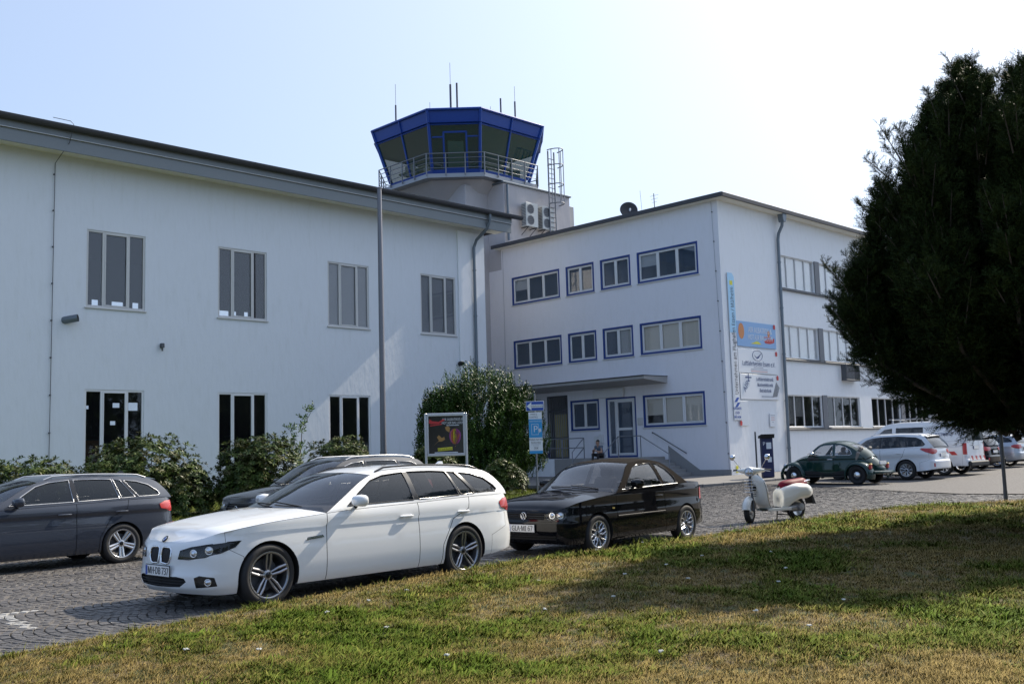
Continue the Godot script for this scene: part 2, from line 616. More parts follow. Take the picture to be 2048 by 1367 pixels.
func terminal() -> void:
	var t := thing("terminal_building", "white three storey terminal building with blue framed windows and signs at its corner", "building", Vector3(38.3, 0, -25.0))
	var back := Vector3(0, 0, -1)
	var L := Vector3.LEFT
	var F := Vector3.BACK
	# facade A: u runs from the far end (z = -13.9) to the corner (z = 0)
	var oa := Vector3(0, 0, -13.9)
	var za := func(z: float) -> float: return z + 25.0 + 13.9
	var ra := func(z0: float, y0: float, z1: float, y1: float) -> Rect2: return Rect2(za.call(z0), y0, z1 - z0, y1 - y0)
	var wa := []
	for y in [[9.33, 10.84], [5.92, 7.42], [2.50, 4.01]]:
		for z in [[-38.14, -34.68, 3], [-34.24, -32.36, 2], [-31.95, -30.06, 2], [-29.65, -26.16, 3]]:
			if y[0] < 3.0 and (z[0] < -37 or z[0] == -31.95): continue
			wa.append([ra.call(z[0], y[0], z[1], y[1]), z[2], y[0]])
	var door: Rect2 = ra.call(-31.92, 1.14, -30.08, 4.01)
	var gate: Rect2 = ra.call(-35.85, 1.14, -34.42, 4.32)
	var holes := [door, gate]
	for w in wa: holes.append(w[0])
	var m := MB.new()
	holed(m, oa, F, L, 13.9, 12.5, holes, .2)
	m.quad(Vector3(0, 0, -13.9), Vector3(0, 0, -18.0), Vector3(0, 11.4, -18.0), Vector3(0, 11.4, -13.9), L)
	put(m, "wall", M.plaster_warm, t)
	# facade B
	var ob := Vector3.ZERO
	var rb := func(x0: float, y0: float, x1: float, y1: float) -> Rect2: return Rect2(x0 - 38.3, y0, x1 - x0, y1 - y0)
	var wb := []
	for y in [[9.03, 10.62], [5.64, 7.22], [2.32, 3.86]]:
		for x in [[43.3, 46.75], [47.22, 50.75], [52.1, 55.6], [56.05, 59.5], [61.0, 64.5], [65.0, 68.5]]:
			wb.append([rb.call(x[0], y[0], x[1], y[1]), y[0]])
	holes = []
	for w in wb: holes.append(w[0])
	m = MB.new()
	holed(m, ob, Vector3.RIGHT, F, 36.0, 12.5, holes, .16)
	m.quad(Vector3(36, 0, 0), Vector3(36, 0, -13.9), Vector3(36, 12.5, -13.9), Vector3(36, 12.5, 0), Vector3.RIGHT)
	m.quad(Vector3(0, 0, -13.9), Vector3(36, 0, -13.9), Vector3(36, 12.5, -13.9), Vector3(0, 12.5, -13.9), back)
	put(m, "wall", M.plaster_pale, t)
	# floors and rooms behind the panes
	m = MB.new()
	for y in [1.05, 4.7, 8.1, 11.9]: m.box(Vector3(18, y, -6.95), Vector3(35.4, .25, 13.3))
	m.box(Vector3(18.0, 6.3, -5.2), Vector3(30.0, 11.4, .2))
	m.box(Vector3(4.6, 6.3, -6.9), Vector3(.2, 11.4, 13.2))
	for x in [9.0, 13.6, 18.0, 22.5]: m.box(Vector3(x, 6.3, -2.6), Vector3(.15, 11.4, 5.0))
	put(m, "interior", M.indoor_light, t)
	# grey plinth: low along the wall, rising with the steps
	m = MB.new()
	m.prism(P2([[0, 0], [za.call(-28.3), 0], [za.call(-28.3), 1.63], [za.call(-26.6), .5], [13.92, .5], [13.92, 0]]), oa + L * .012, F, Vector3.UP, Vector3(.05, 0, 0))
	put(m, "plinth", M.plinth, t)
	m = MB.new()
	m.box(Vector3(-.005, .25, .006), Vector3(.03, .5, .02))
	put(m, "plinth", M.plinth, t)
	# windows of facade A
	var k := 0
	for w in wa:
		var sp := [1.0, 1.0, 1.0] if w[1] == 3 else [1.0, 1.0]
		var bl := {}
		if w[2] < 7.0 and w[0].position.x > 9.0:
			for i in 3: bl[i] = [M.blind_beige, .0 if w[2] > 4.0 or i > 0 else .35]
		elif w[2] < 7.0 and w[2] > 4.0 and w[0].position.x > 6.0: bl[1] = [M.blind_beige, .0]
		elif k % 3 == 0: bl[0] = [M.blind_white, .55]
		window(t, oa, F, L, w[0], sp, M.frame_white, M.win_pale if bl.size() > 1 else M.win_blue, {"surround": M.blue_trim, "sill": .05, "sill_mat": M.frame_old, "back": .1, "fw": .055, "blinds": bl})
		k += 1
	# door: side light and glazed leaf
	var dn := part(t, "entrance_door")
	m = MB.new()
	rect_frame(m, oa, F, L, door, .075, .1, -.012)
	put(m, "surround", M.blue_trim, dn)
	var inner := door.grow(-.075)
	m = MB.new()
	rect_frame(m, oa, F, L, inner, .07, .07, .04)
	var side := Rect2(inner.position.x + .05, inner.position.y + .05, .45, inner.size.y - .1)
	var leaf := Rect2(inner.position.x + .52, inner.position.y + .02, inner.size.x - .58, inner.size.y - .08)
	rect_frame(m, oa, F, L, side, .06, .06, .03)
	rect_frame(m, oa, F, L, leaf, .11, .07, .02)
	m.box(oa + F * leaf.get_center().x + Vector3.UP * (leaf.position.y + 1.25) - L * .055, Vector3(.06, .12, leaf.size.x - .2), .006)
	put(m, "frame", M.frame_white, dn)
	pane(dn, oa, F, L, side.grow(-.05), .06, M.win_blue)
	pane(dn, oa, F, L, leaf.grow(-.1), .06, M.win_blue)
	m = MB.new()
	m.tube([oa + F * (leaf.end.x - .08) + Vector3.UP * 2.15 + L * .05, oa + F * (leaf.end.x - .08) + Vector3.UP * 2.55 + L * .05], .015, 8)
	put(m, "handle", M.steel, dn)
	text("FEM", .34, M.ink_soft, dn, Transform3D(Basis(F, Vector3.UP, L), oa + F * leaf.get_center().x + Vector3.UP * 3.35 - L * .045))
	# gate of bars to the left of the door
	var gn := part(t, "barred_gate")
	m = MB.new()
	rect_frame(m, oa, F, L, gate, .08, .08, .0)
	m.box(oa + F * gate.get_center().x + Vector3.UP * 3.55 - L * .04, Vector3(.06, .06, gate.size.x), .004)
	m.box(oa + F * gate.get_center().x + Vector3.UP * 2.2 - L * .04, Vector3(.05, .05, gate.size.x), .004)
	put(m, "gate_frame", M.steel_dark, gn)
	for i in 11:
		m = MB.new()
		var z: float = gate.position.x + .1 + i * (gate.size.x - .2) / 10.0
		m.tube([oa + F * z + Vector3.UP * 1.16 + L * -.04, oa + F * z + Vector3.UP * 4.3 + L * -.04], .016, 6)
		put(m, "bar", M.steel, gn)
	m = MB.new()
	for i in 9:
		var z: float = gate.position.x + .12 + i * .14
		m.box(oa + F * z + Vector3.UP * 2.3 - L * .5, Vector3(.03, 2.2, .11))
	put(m, "curtain", M.curtain, gn)
	# canopy with its white sign
	m = MB.new()
	m.prism(P2([[0, .0], [1.75, .16], [1.75, .28], [0, .34]]), Vector3(0, 4.50, -12.4), L, Vector3.UP, Vector3(0, 0, 9.22))
	put(m, "canopy", M.canopy, t)
	m = MB.new()
	m.box(Vector3(-.9, 4.815, -7.8), Vector3(1.85, .03, 9.3), .006)
	put(m, "canopy_edge", M.steel_dark, t)
	m = MB.new()
	m.box(oa + F * za.call(-31.67) + Vector3.UP * 4.22 + L * .1, Vector3(.12, .38, 1.9), .01)
	put(m, "sign_box", M.frame_white, t)
	m = MB.new()
	m.box(oa + F * za.call(-29.85) + Vector3.UP * 2.8 + L * .03, Vector3(.05, .34, .28), .008)
	put(m, "doorbell_panel", M.frame_old, t)
	m = MB.new()
	m.box(oa + F * za.call(-32.55) + Vector3.UP * 2.02 + L * .06, Vector3(.14, .34, .24), .01)
	m.box(oa + F * za.call(-32.25) + Vector3.UP * 2.06 + L * .06, Vector3(.14, .42, .26), .01)
	put(m, "letterbox", M.frame_white, t)
	# roof edge: slab with a zinc trim on both sides
	m = MB.new()
	m.box(Vector3(17.75, 12.58, -6.8), Vector3(36.3, .16, 14.6), .02)
	put(m, "roof", M.soffit, t)
	m = MB.new()
	m.box(Vector3(-.42, 12.62, -6.85), Vector3(.07, .2, 14.8), .015)
	m.box(Vector3(17.8, 12.62, .54), Vector3(36.4, .2, .07), .015)
	put(m, "roof_edge", M.gutter, t)
	m = MB.new()
	m.box(Vector3(17.8, 12.71, -6.8), Vector3(36.4, .03, 14.7))
	put(m, "roof_felt", M.gutter, t)
	# hopper and downpipe on facade B
	m = MB.new()
	m.prism(P2([[-.17, .0], [.17, .0], [.17, -.22], [.09, -.42], [-.09, -.42], [-.17, -.22]]), Vector3(4.98, 12.55, .5), Vector3.RIGHT, Vector3.UP, Vector3(0, 0, -.28))
	put(m, "hopper", M.zinc, t)
	downpipe(t, [Vector3(4.98, 12.2, .36), Vector3(4.96, 11.95, .34), Vector3(4.92, 11.6, .16), Vector3(4.9, 11.3, .12), Vector3(4.78, .25, .12)], .075)
	# lightning conductors at the corner and at the far end
	m = MB.new()
	m.tube([Vector3(-.03, 12.5, -.3), Vector3(-.03, .5, -.06)], .008, 5)
	put(m, "lightning_rod", M.steel, t)
	m = MB.new()
	m.tube([Vector3(-.03, 12.4, -13.75), Vector3(-.03, 1.0, -13.8)], .008, 5)
	put(m, "lightning_rod", M.steel, t)
	for i in 9:
		m = MB.new()
		m.box(Vector3(-.03, 12.0 - i * 1.35, -.28 + i * .027), Vector3(.05, .04, .05))
		put(m, "clip", M.steel_dark, t)
	# windows of facade B: four lights, dark piers between
	for w in wb:
		window(t, ob, Vector3.RIGHT, F, w[0], [1, 1, 1, 1], M.frame_white, M.win_pale if w[1] > 4.0 else M.win_clear, {"sill": .07, "sill_mat": M.steel_dark, "back": .11, "fw": .05, "sash": -1, "blinds": {0: [M.blind_white, .0], 1: [M.blind_white, .0], 2: [M.blind_white, .0], 3: [M.blind_white, .0]} if w[1] > 4.0 else {0: [M.blind_white, .1], 1: [M.blind_white, .35]} if w[0].position.x < 6.0 else {}})
	m = MB.new()
	for y in [[9.0, 10.66], [5.6, 7.26], [2.28, 3.9]]:
		for x in [[46.75, 47.22], [55.6, 56.05], [64.5, 65.0]]:
			m.box(Vector3((x[0] + x[1]) * .5 - 38.3, (y[0] + y[1]) * .5, .01), Vector3(x[1] - x[0], y[1] - y[0], .06), .005)
	put(m, "pier", M.pier, t)
	m = MB.new()
	for y in [8.93, 5.53, 2.22]: m.box(Vector3(20.4, y, .05), Vector3(30.9, .07, .14), .01)
	put(m, "string_course", M.steel_dark, t)
	for y in [8.1, 4.68]:
		var bn := part(t, "window_balcony")
		m = MB.new()
		m.box(Vector3(11.25, y + .03, .2), Vector3(1.5, .05, .3), .005)
		m.box(Vector3(11.25, y + .82, .33), Vector3(1.5, .04, .04), .005)
		for x in [10.52, 11.98]: m.box(Vector3(x, y + .42, .2), Vector3(.03, .8, .28), .003)
		put(m, "balcony_frame", M.steel_dark, bn)
		m = MB.new()
		for i in 14: m.box(Vector3(10.6 + i * .1, y + .42, .33), Vector3(.025, .78, .03))
		put(m, "bars", M.steel_dark, bn)

func wall_sign(called: String, label: String, at: Vector3, w: float, h: float, m_: Material, group := "signs on the corner wall") -> Node3D:
	var t := thing(called, label, "sign", at, 0.0, group)
	var m := MB.new()
	m.box(Vector3(0, 0, 0), Vector3(w, h, .03), .004)
	put(m, "panel", m_, t)
	return t

func signs() -> void:
	var z := -24.955
	var t := wall_sign("vertical_banner", "tall narrow light blue and white banner with upright lettering on the wall", Vector3(38.97, 5.95, z), .52, 6.6, M.white_panel)
	var m := MB.new()
	m.prism(P2([[-.26, .6], [.26, .6], [.26, 3.15], [.1, 3.3], [-.26, 3.3]]), Vector3(0, 0, .02), Vector3.RIGHT, Vector3.UP, Vector3(0, 0, .006))
	put(m, "blue_field", M.banner_blue, t)
	m = MB.new()
	m.prism(P2([[-.12, 2.75], [.12, 2.75], [.12, 2.95], [-.12, 2.95]]), Vector3(0, 0, .027), Vector3.RIGHT, Vector3.UP, Vector3(0, 0, .003))
	put(m, "yellow_mark", M.banner_yellow, t)
	text("Unternehmen am Flughafen Essen / Mülheim", .36, M.ink_soft, t, Transform3D(Basis(Vector3.UP, Vector3.LEFT, Vector3.BACK), Vector3(.03, .25, .03)), "lettering", "Droid Sans", .66)
	m = MB.new()
	for k in 2: m.prism(P2([[-.2, -2.5], [0, -2.5], [.2, -2.3], [0, -2.3]]), Vector3(k * .05, k * -.22, .019), Vector3.RIGHT, Vector3.UP, Vector3(0, 0, .004))
	put(m, "emblem", M.eu_blue, t)
	for k in 3: text(["FLUGHAFEN", "ESSEN", "MÜLHEIM"][k], .15, M.eu_blue, t, Transform3D(Basis(), Vector3(0, -2.78 - k * .19, .02)), "lettering", "Droid Sans", .8)
	t = wall_sign("blue_sign", "sky blue advertising sign with a balloon and a red biplane", Vector3(40.92, 6.55, z), 3.32, 1.14, M.sign_sky)
	text("AIR ALBATROS &", .34, M.white_panel, t, Transform3D(Basis(), Vector3(.3, .22, .02)), "lettering", "Droid Sans", .8)
	text("HOT AIR BALLOON", .32, M.white_panel, t, Transform3D(Basis(), Vector3(.3, -.12, .02)), "lettering", "Droid Sans", .8)
	for q in [[-1.3, .12, .24, .36, M.banner_orange], [1.02, .1, .1, .16, M.banner_orange]]:
		m = MB.new()
		var pl := PackedVector2Array()
		for k in 20: pl.append(Vector2(cos(TAU * k / 20) * q[2], sin(TAU * k / 20) * q[3]) + Vector2(q[0], q[1]))
		m.prism(pl, Vector3(0, 0, .022), Vector3.RIGHT, Vector3.UP, Vector3(0, 0, -.005))
		put(m, "balloon", q[4], t)
	m = MB.new()
	m.prism(P2([[-.55, -.42], [-.1, -.3], [.1, -.3], [.35, -.42]]), Vector3(0, 0, .022), Vector3.RIGHT, Vector3.UP, Vector3(0, 0, -.005))
	put(m, "yellow_print", M.banner_yellow, t)
	m = MB.new()
	m.prism(P2([[.6, -.25], [.95, -.12], [1.35, -.14], [1.5, -.06], [1.48, -.28], [1.1, -.36], [.7, -.34]]), Vector3(0, 0, .022), Vector3.RIGHT, Vector3.UP, Vector3(0, 0, -.005))
	m.prism(P2([[.62, -.05], [1.2, -.02], [1.2, -.06], [.62, -.09]]), Vector3(0, 0, .0225), Vector3.RIGHT, Vector3.UP, Vector3(0, 0, -.005))
	put(m, "biplane", M.sign_red, t)
	t = wall_sign("club_sign", "white flying club sign with a dark bird in a ring", Vector3(40.92, 5.32, z), 3.3, 1.08, M.white_panel)
	text("Luftfahrtverein Essen e.V.", .29, M.ink_blue, t, Transform3D(Basis(), Vector3(.05, -.1, .02)), "lettering", "Droid Sans", .85)
	print_line(t, Vector3(.0, -.27, .018), .8, .04, M.print_grey)
	print_line(t, Vector3(.05, -.36, .018), 1.4, .035, M.print_grey)
	print_line(t, Vector3(.05, -.45, .018), 1.4, .035, M.print_rose)
	m = MB.new()
	var rp := []
	for k in 25: rp.append(Vector3(-.05 + cos(TAU * k / 24) * .42, .28 + sin(TAU * k / 24) * .24, .02))
	m.tube(rp, .012, 4, false)
	m.prism(P2([[-.35, .3], [-.12, .2], [.02, .25], [.32, .42], [.05, .17], [-.1, .13]]), Vector3(0, 0, .022), Vector3.RIGHT, Vector3.UP, Vector3(0, 0, -.005))
	put(m, "bird_emblem", M.ink_blue, t)
	t = wall_sign("aircraft_parts_sign", "white company sign with a blue plane and a tilted card", Vector3(40.95, 4.16, z), 3.25, 1.14, M.white_panel)
	print_line(t, Vector3(.6, -.43, .018), 1.0, .06, M.print_grey)
	for k in 3: text(["Luftfahrtelektronik", "Marineelektronik", "Betriebsfunk"][k], .22, M.ink_blue, t, Transform3D(Basis(), Vector3(.45, .36 - k * .26, .02)), "lettering", "Droid Sans", .8)
	m = MB.new()
	m.prism(P2([[-1.45, -.3], [-.85, .05], [-.75, .5], [-1.35, .2]]), Vector3(0, 0, .022), Vector3.RIGHT, Vector3.UP, Vector3(0, 0, -.005))
	put(m, "card", M.sign_pale, t)
	m = MB.new()
	m.box(Vector3(-.95, .4, .022), Vector3(.06, .36, .006)); m.box(Vector3(-.95, .42, .023), Vector3(.5, .06, .006)); m.box(Vector3(-.95, .26, .023), Vector3(.2, .04, .006))
	put(m, "plane_emblem", M.ink_blue, t)
	text("AIR", .34, M.ink_blue, t, Transform3D(Basis(Vector3(0, 0, 1), .9), Vector3(-1.18, .02, .026)))
	m = MB.new()
	for k in 6: m.box(Vector3(1.25 + k * .06, -.1 - k * .02, .02), Vector3(.03, .8 - k * .06, .006), 0.0, Basis(Vector3(0, 0, 1), -.5))
	put(m, "propeller_print", M.steel_dark, t)
	t = wall_sign("small_white_sign", "empty small white sign below the vertical banner with a red mark", Vector3(39.55, 2.95, z), .62, 1.1, M.sign_pale)
	for q in [[42.45, 7.02], [42.5, 5.75], [42.5, 4.62], [39.2, 2.52]]:
		var r := thing("red_badge", {7.02: "small red badge at the upper right of the sky blue sign", 5.75: "small red badge at the upper right of the flying club sign", 4.62: "small red badge at the upper right of the tilted card sign", 2.52: "small red badge low on the corner wall"}[q[1]], "sign", Vector3(q[0], q[1], z + .03), 0.0, "red badges on the signs")
		m = MB.new()
		m.prism(P2([[-.07, -.11], [.07, -.11], [.09, .05], [0, .12], [-.09, .05]]), Vector3.ZERO, Vector3.RIGHT, Vector3.UP, Vector3(0, 0, .008))
		put(m, "shield", M.sign_red, r)
	t = wall_sign("paper_notice", "white paper notice with red print above the ticket machine", Vector3(41.9, 2.65, z), .5, .62, M.white_panel, "")
	for k in 4: print_line(t, Vector3(0, .22 - k * .1, .018), [.4, .3, .3, .1][k], .03, M.print_rose if k in [1, 2] else M.print_grey)
	var d := thing("yellow_marker", "small yellow hydrant plate low at the wall corner", "sign", Vector3(38.75, .5, z))
	m = MB.new()
	m.box(Vector3.ZERO, Vector3(.16, .3, .02), .003)
	put(m, "panel", M.banner_yellow, d)

func octo(h: float, l: float, y: float) -> Array[Vector3]:
	return [Vector3(-h, y, l), Vector3(-l, y, h), Vector3(l, y, h), Vector3(h, y, l), Vector3(h, y, -l), Vector3(l, y, -h), Vector3(-l, y, -h), Vector3(-h, y, -l)]

func tower() -> void:
	var t := thing("control_tower", "grey concrete control tower with an eight sided blue glazed cab and railing", "tower", Vector3(39.1, 0, -42.97))
	var m := MB.new()
	# shaft: main block right of the notch, second block behind left
	m.box(Vector3(1.93, 8.1, -1.6), Vector3(5.4, 16.2, 11.95), .02)
	m.box(Vector3(-1.6, 8.05, .6), Vector3(1.7, 16.1, 5.0), .02)
	put(m, "shaft", M.concrete, t)
	m = MB.new()
	m.box(Vector3(3.6, 7.9, .5), Vector3(3.4, 15.8, 7.2), .02)
	put(m, "stair_block", M.concrete_light, t)
	m = MB.new()
	m.box(Vector3(1.9, 16.24, -1.6), Vector3(5.6, .1, 12.15), .02)
	put(m, "coping", M.zinc, t)
	# corbel under the cab
	m = MB.new()
	var c0 := octo(2.5, 1.2, 15.2)
	var c1 := octo(3.75, 1.8, 16.35)
	for i in 8: m.quad(c0[i], c0[(i + 1) % 8], c1[(i + 1) % 8], c1[i])
	put(m, "corbel", M.concrete, t)
	# walkway
	m = MB.new()
	var d0 := octo(4.25, 2.05, 16.36)
	var d1 := octo(4.25, 2.05, 16.58)
	m.flat(d1, Vector3.UP)
	m.flat(d0, Vector3.DOWN)
	for i in 8: m.quad(d0[i], d0[(i + 1) % 8], d1[(i + 1) % 8], d1[i], d0[i] + d0[(i + 1) % 8])
	put(m, "walkway", M.steel, t)
	# cab: floor, glass facets, mullions, door, blue fascia and roof
	m = MB.new()
	m.flat(octo(3.55, 1.75, 16.7), Vector3.UP)
	var k0 := octo(3.57, 1.77, 16.6)
	var k1 := octo(3.66, 1.82, 16.95)
	for i in 8: m.quad(k0[i], k0[(i + 1) % 8], k1[(i + 1) % 8], k1[i], k0[i] + k0[(i + 1) % 8])
	put(m, "skirt", M.cab_blue, t)
	var g0 := octo(3.66, 1.82, 16.95)
	var g1 := octo(4.25, 2.28, 19.25)
	var f1 := octo(4.45, 2.42, 20.0)
	for i in 8:
		var j := (i + 1) % 8
		var cnt := 1 if i % 2 == 0 else 2
		for q in cnt:
			var a := float(q) / cnt
			var b := float(q + 1) / cnt
			m = MB.new()
			m.quad(g0[i].lerp(g0[j], a), g0[i].lerp(g0[j], b), g1[i].lerp(g1[j], b), g1[i].lerp(g1[j], a), g0[i] + g0[j])
			put(m, "cab_window", M.cab_glass, t)
		m = MB.new()
		m.quad(g1[i], g1[j], f1[j], f1[i], g0[i] + g0[j])
		var inn := (f1[i] + f1[j]) * Vector3(-.006, 0, -.006)
		m.quad(g1[i] + inn, g1[j] + inn, f1[j] + inn, f1[i] + inn, -(g0[i] + g0[j]))
		put(m, "fascia", M.cab_blue, t)
		m = MB.new()
		m.tube([g0[i] * Vector3(1.005, 1, 1.005), g1[i] * Vector3(1.005, 1, 1.005), f1[i] * Vector3(1.004, 1, 1.004)], .09, 6)
		if cnt == 2: m.tube([g0[i].lerp(g0[j], .5) * Vector3(1.008, 1, 1.008), f1[i].lerp(f1[j], .5) * Vector3(1.008, 1, 1.008)], .055, 6)
		m.tube([g1[i], g1[j]], .05, 6)
		put(m, "mullion", M.cab_blue, t)
		m = MB.new()
		m.tube([f1[i] * Vector3(1.01, 1, 1.01), f1[j] * Vector3(1.01, 1, 1.01)], .07, 6)
		put(m, "roof_edge", M.cab_blue, t)
	m = MB.new()
	m.flat(octo(4.5, 2.45, 20.04), Vector3.UP)
	m.flat(octo(4.4, 2.4, 19.3), Vector3.DOWN)
	put(m, "roof", M.cab_blue, t)
	# door in the slanted facet that looks towards the lawn
	var fu := (g0[1] - g0[0]).normalized()
	var fc := (g0[0] + g0[1]) * .5
	var tc := (g1[0] + g1[1]) * .5
	var fv := (tc - fc).normalized()
	var fn := fu.cross(fv)
	if fn.dot(fc) < 0: fn = -fn
	var dn := part(t, "cab_door")
	m = MB.new()
	for q in [[-.62, 1.0, .1, 2.0], [.62, 1.0, .1, 2.0], [0, 2.0, 1.3, .1], [0, .05, 1.3, .12], [-.95, 1.75, .6, .08], [.95, 1.75, .6, .08]]:
		m.box(fc + fu * q[0] + fv * q[1] + fn * .03, Vector3(q[2], q[3], .09), .01, Basis(fu, fv, fn))
	put(m, "door_frame", M.cab_blue, dn)
	m = MB.new()
	m.box(fc + fu * .02 + fv * .85 + fn * .03, Vector3(.86, 1.45, .02), 0.0, Basis(fu, fv, fn))
	put(m, "pane", M.cab_door_glass, dn)
	m = MB.new()
	for q in [[-.5, 1.0, .12, 1.9], [.5, 1.0, .12, 1.9], [0, .1, 1.0, .16], [0, 1.72, 1.0, .45]]: m.box(fc + fu * q[0] + fv * q[1] + fn * .045, Vector3(q[2], q[3], .05), .01, Basis(fu, fv, fn))
	put(m, "leaf", M.cab_navy, dn)
	# desks and blinds inside the cab
	m = MB.new()
	for i: int in [1, 2, 7]:
		var j := (i + 1) % 8
		var p := (g0[i] + g0[j]) * .5
		var uu := (g0[j] - g0[i]).normalized()
		m.box(p * Vector3(.82, 1, .82) + Vector3.UP * .5, Vector3(3.0, .1, .7), .02, Basis(uu, Vector3.UP, uu.cross(Vector3.UP)))
	put(m, "desk", M.blind_white, t)
	m = MB.new()
	for q in [[7, .35, .25, .9, .62], [7, .78, .2, .5, .34]]:
		var i: int = q[0]
		var j := (i + 1) % 8
		var p: Vector3 = g0[i].lerp(g0[j], q[1]) * Vector3(.9, 1, .9) + Vector3.UP * (q[2] + q[4] * .5)
		var uu := (g0[j] - g0[i]).normalized()
		m.box(p, Vector3(q[3], q[4], .05), .01, Basis(uu, Vector3.UP, uu.cross(Vector3.UP)))
	put(m, "screen", M.blind_white, t)
	# railing round the walkway
	var r0 := octo(4.3, 2.08, 16.58)
	for i in 8:
		var j := (i + 1) % 8
		for h in [.3, .57, .84, 1.1]:
			m = MB.new()
			m.tube([r0[i] + Vector3.UP * h, r0[j] + Vector3.UP * h], .03 if h > 1 else .018, 6)
			put(m, "rail", M.galvanised, t)
		var cnt := 4 if i % 2 else 3
		for q in cnt:
			m = MB.new()
			var p := r0[i].lerp(r0[j], float(q) / cnt)
			m.box(p + Vector3.UP * .5, Vector3(.05, 1.25, .05), .005)
			put(m, "post", M.galvanised, t)
	# antennas and lamps on the roof
	for q in [[35.58, -44.4, 22.75, .05, 1.5], [35.75, -41.6, 20.95, .03, .3], [36.5, -40.7, 23.15, .06, 1.9], [36.8, -40.5, 22.1, .055, 2.0], [39.4, -39.7, 21.6, .05, 1.5], [40.5, -39.65, 22.45, .05, 1.55], [37.9, -39.0, 20.5, .025, .3]]:
		m = MB.new()
		var b := Vector3(q[0] - 39.1, 20.0, q[1] + 42.97)
		var top: float = q[2]
		m.tube([b, Vector3(b.x, minf(20.0 + q[4], top), b.z)], q[3], 8)
		if top > 20.1 + q[4]: m.tube([Vector3(b.x, 20.0 + q[4], b.z), Vector3(b.x, top, b.z)], .012, 5)
		m.tube([b, b + Vector3.UP * .12], q[3] * 2.2, 8)
		put(m, "antenna", M.antenna, t)
	# ladder with its cage on the front of the shaft
	var ld := part(t, "cage_ladder")
	var lz := 5.0
	m = MB.new()
	for x in [2.22, 2.72]: m.tube([Vector3(x, 13.0, lz), Vector3(x, 18.4, lz)], .045, 6)
	put(m, "stringers", M.galvanised, ld)
	for i in 18:
		m = MB.new()
		m.tube([Vector3(2.22, 13.2 + i * .28, lz), Vector3(2.72, 13.2 + i * .28, lz)], .022, 5)
		put(m, "rung", M.galvanised, ld)
	m = MB.new()
	for y in [15.3, 16.4, 17.5, 18.4]:
		var p := []
		for k in 9:
			var a := PI * k / 8
			p.append(Vector3(2.47 - cos(a) * .42, y, lz + .1 + sin(a) * .72))
		m.tube(p, .03, 5)
	for k: int in [1, 3, 5, 7]:
		var a := PI * k / 8
		m.tube([Vector3(2.47 - cos(a) * .42, 15.3, lz + .1 + sin(a) * .72), Vector3(2.47 - cos(a) * .42, 18.4, lz + .1 + sin(a) * .72)], .026, 5)
	put(m, "cage", M.galvanised, ld)
	downpipe(t, [Vector3(-.6, 16.1, 4.5), Vector3(-.6, 13.0, 4.5)], .07)
	# two air conditioners on brackets, things of their own
	for i in 2:
		var a := thing("air_conditioner", ["white twin fan air conditioner hung on the tower, nearer to the hangar", "white twin fan air conditioner hung on the tower behind the ladder"][i], "air conditioner", Vector3(39.85 + i * 1.32, 13.85, -38.2), 0.0, "air conditioners on the tower")
		m = MB.new()
		m.box(Vector3(.08, .67, .0), Vector3(.95, 1.34, .38), .02)
		put(m, "casing", M.casing, a)
		for y in [.36, .98]:
			m = MB.new()
			m.lathe([Vector2(.27, .0), Vector2(.27, .02), Vector2(.24, .02)], 24, Vector3(-.05, y, .19), Vector3.BACK)
			for k in 5: m.box(Vector3(-.05, y - .2 + k * .1, .205), Vector3(.5, .012, .01))
			put(m, "fan_grille", M.galvanised, a)
			m = MB.new()
			m.lathe([Vector2(.25, .004), Vector2(.0, .004)], 24, Vector3(-.05, y, .19), Vector3.BACK)
			put(m, "fan", M.steel_dark, a)
		m = MB.new()
		for k in 14: m.box(Vector3(-.405, .1 + k * .085, 0), Vector3(.02, .05, .34), .004)
		put(m, "louvre", M.galvanised, a)
		m = MB.new()
		for x in [-.25, .4]:
			m.box(Vector3(x, -.03, -.05), Vector3(.05, .05, .6), .005)
			m.tube([Vector3(x, -.03, .2), Vector3(x, -.4, -.35)], .02, 5)
		put(m, "bracket", M.steel_dark, a)

# ---------------------------------------------------------------- ground

var lumps := FastNoiseLite.new()

func gy(x: float, z: float) -> float:
	return lerp_list(RISE, x) + .008 * maxf(0.0, -z - 18.0)

const RISE := [[8.0, -.08], [12.5, -.058], [15.0, -.03], [18.0, 0.0], [28.0, .01], [34.0, .06], [38.0, .10], [43.0, .165], [60.0, .32], [80.0, .45]]
const FOOT := [[-30.0, -7.0], [-4.0, -7.6], [0.0, -8.1], [2.7, -8.62], [5.0, -9.12], [6.6, -9.42], [9.2, -9.72], [11.3, -9.62], [13.3, -9.72], [16.0, -10.0], [19.4, -10.2], [21.8, -9.8], [23.7, -8.7], [25.6, -6.6], [27.0, -3.0], [27.6, 4.0], [27.8, 30.0]]

func lawn_y(x: float, z: float) -> float:
	var d := z - lerp_list(FOOT, x)
	return lerpf(gy(x, z) - .03, .13, smoothstep(-.05, .6, d)) + smoothstep(.3, 2.0, d) * .05 * lumps.get_noise_2d(x * 22.0, z * 22.0)

func bed_y(x: float, z: float) -> float:
	return gy(x, z) + .03 + .2 * smoothstep(-19.0, -34.0, z)

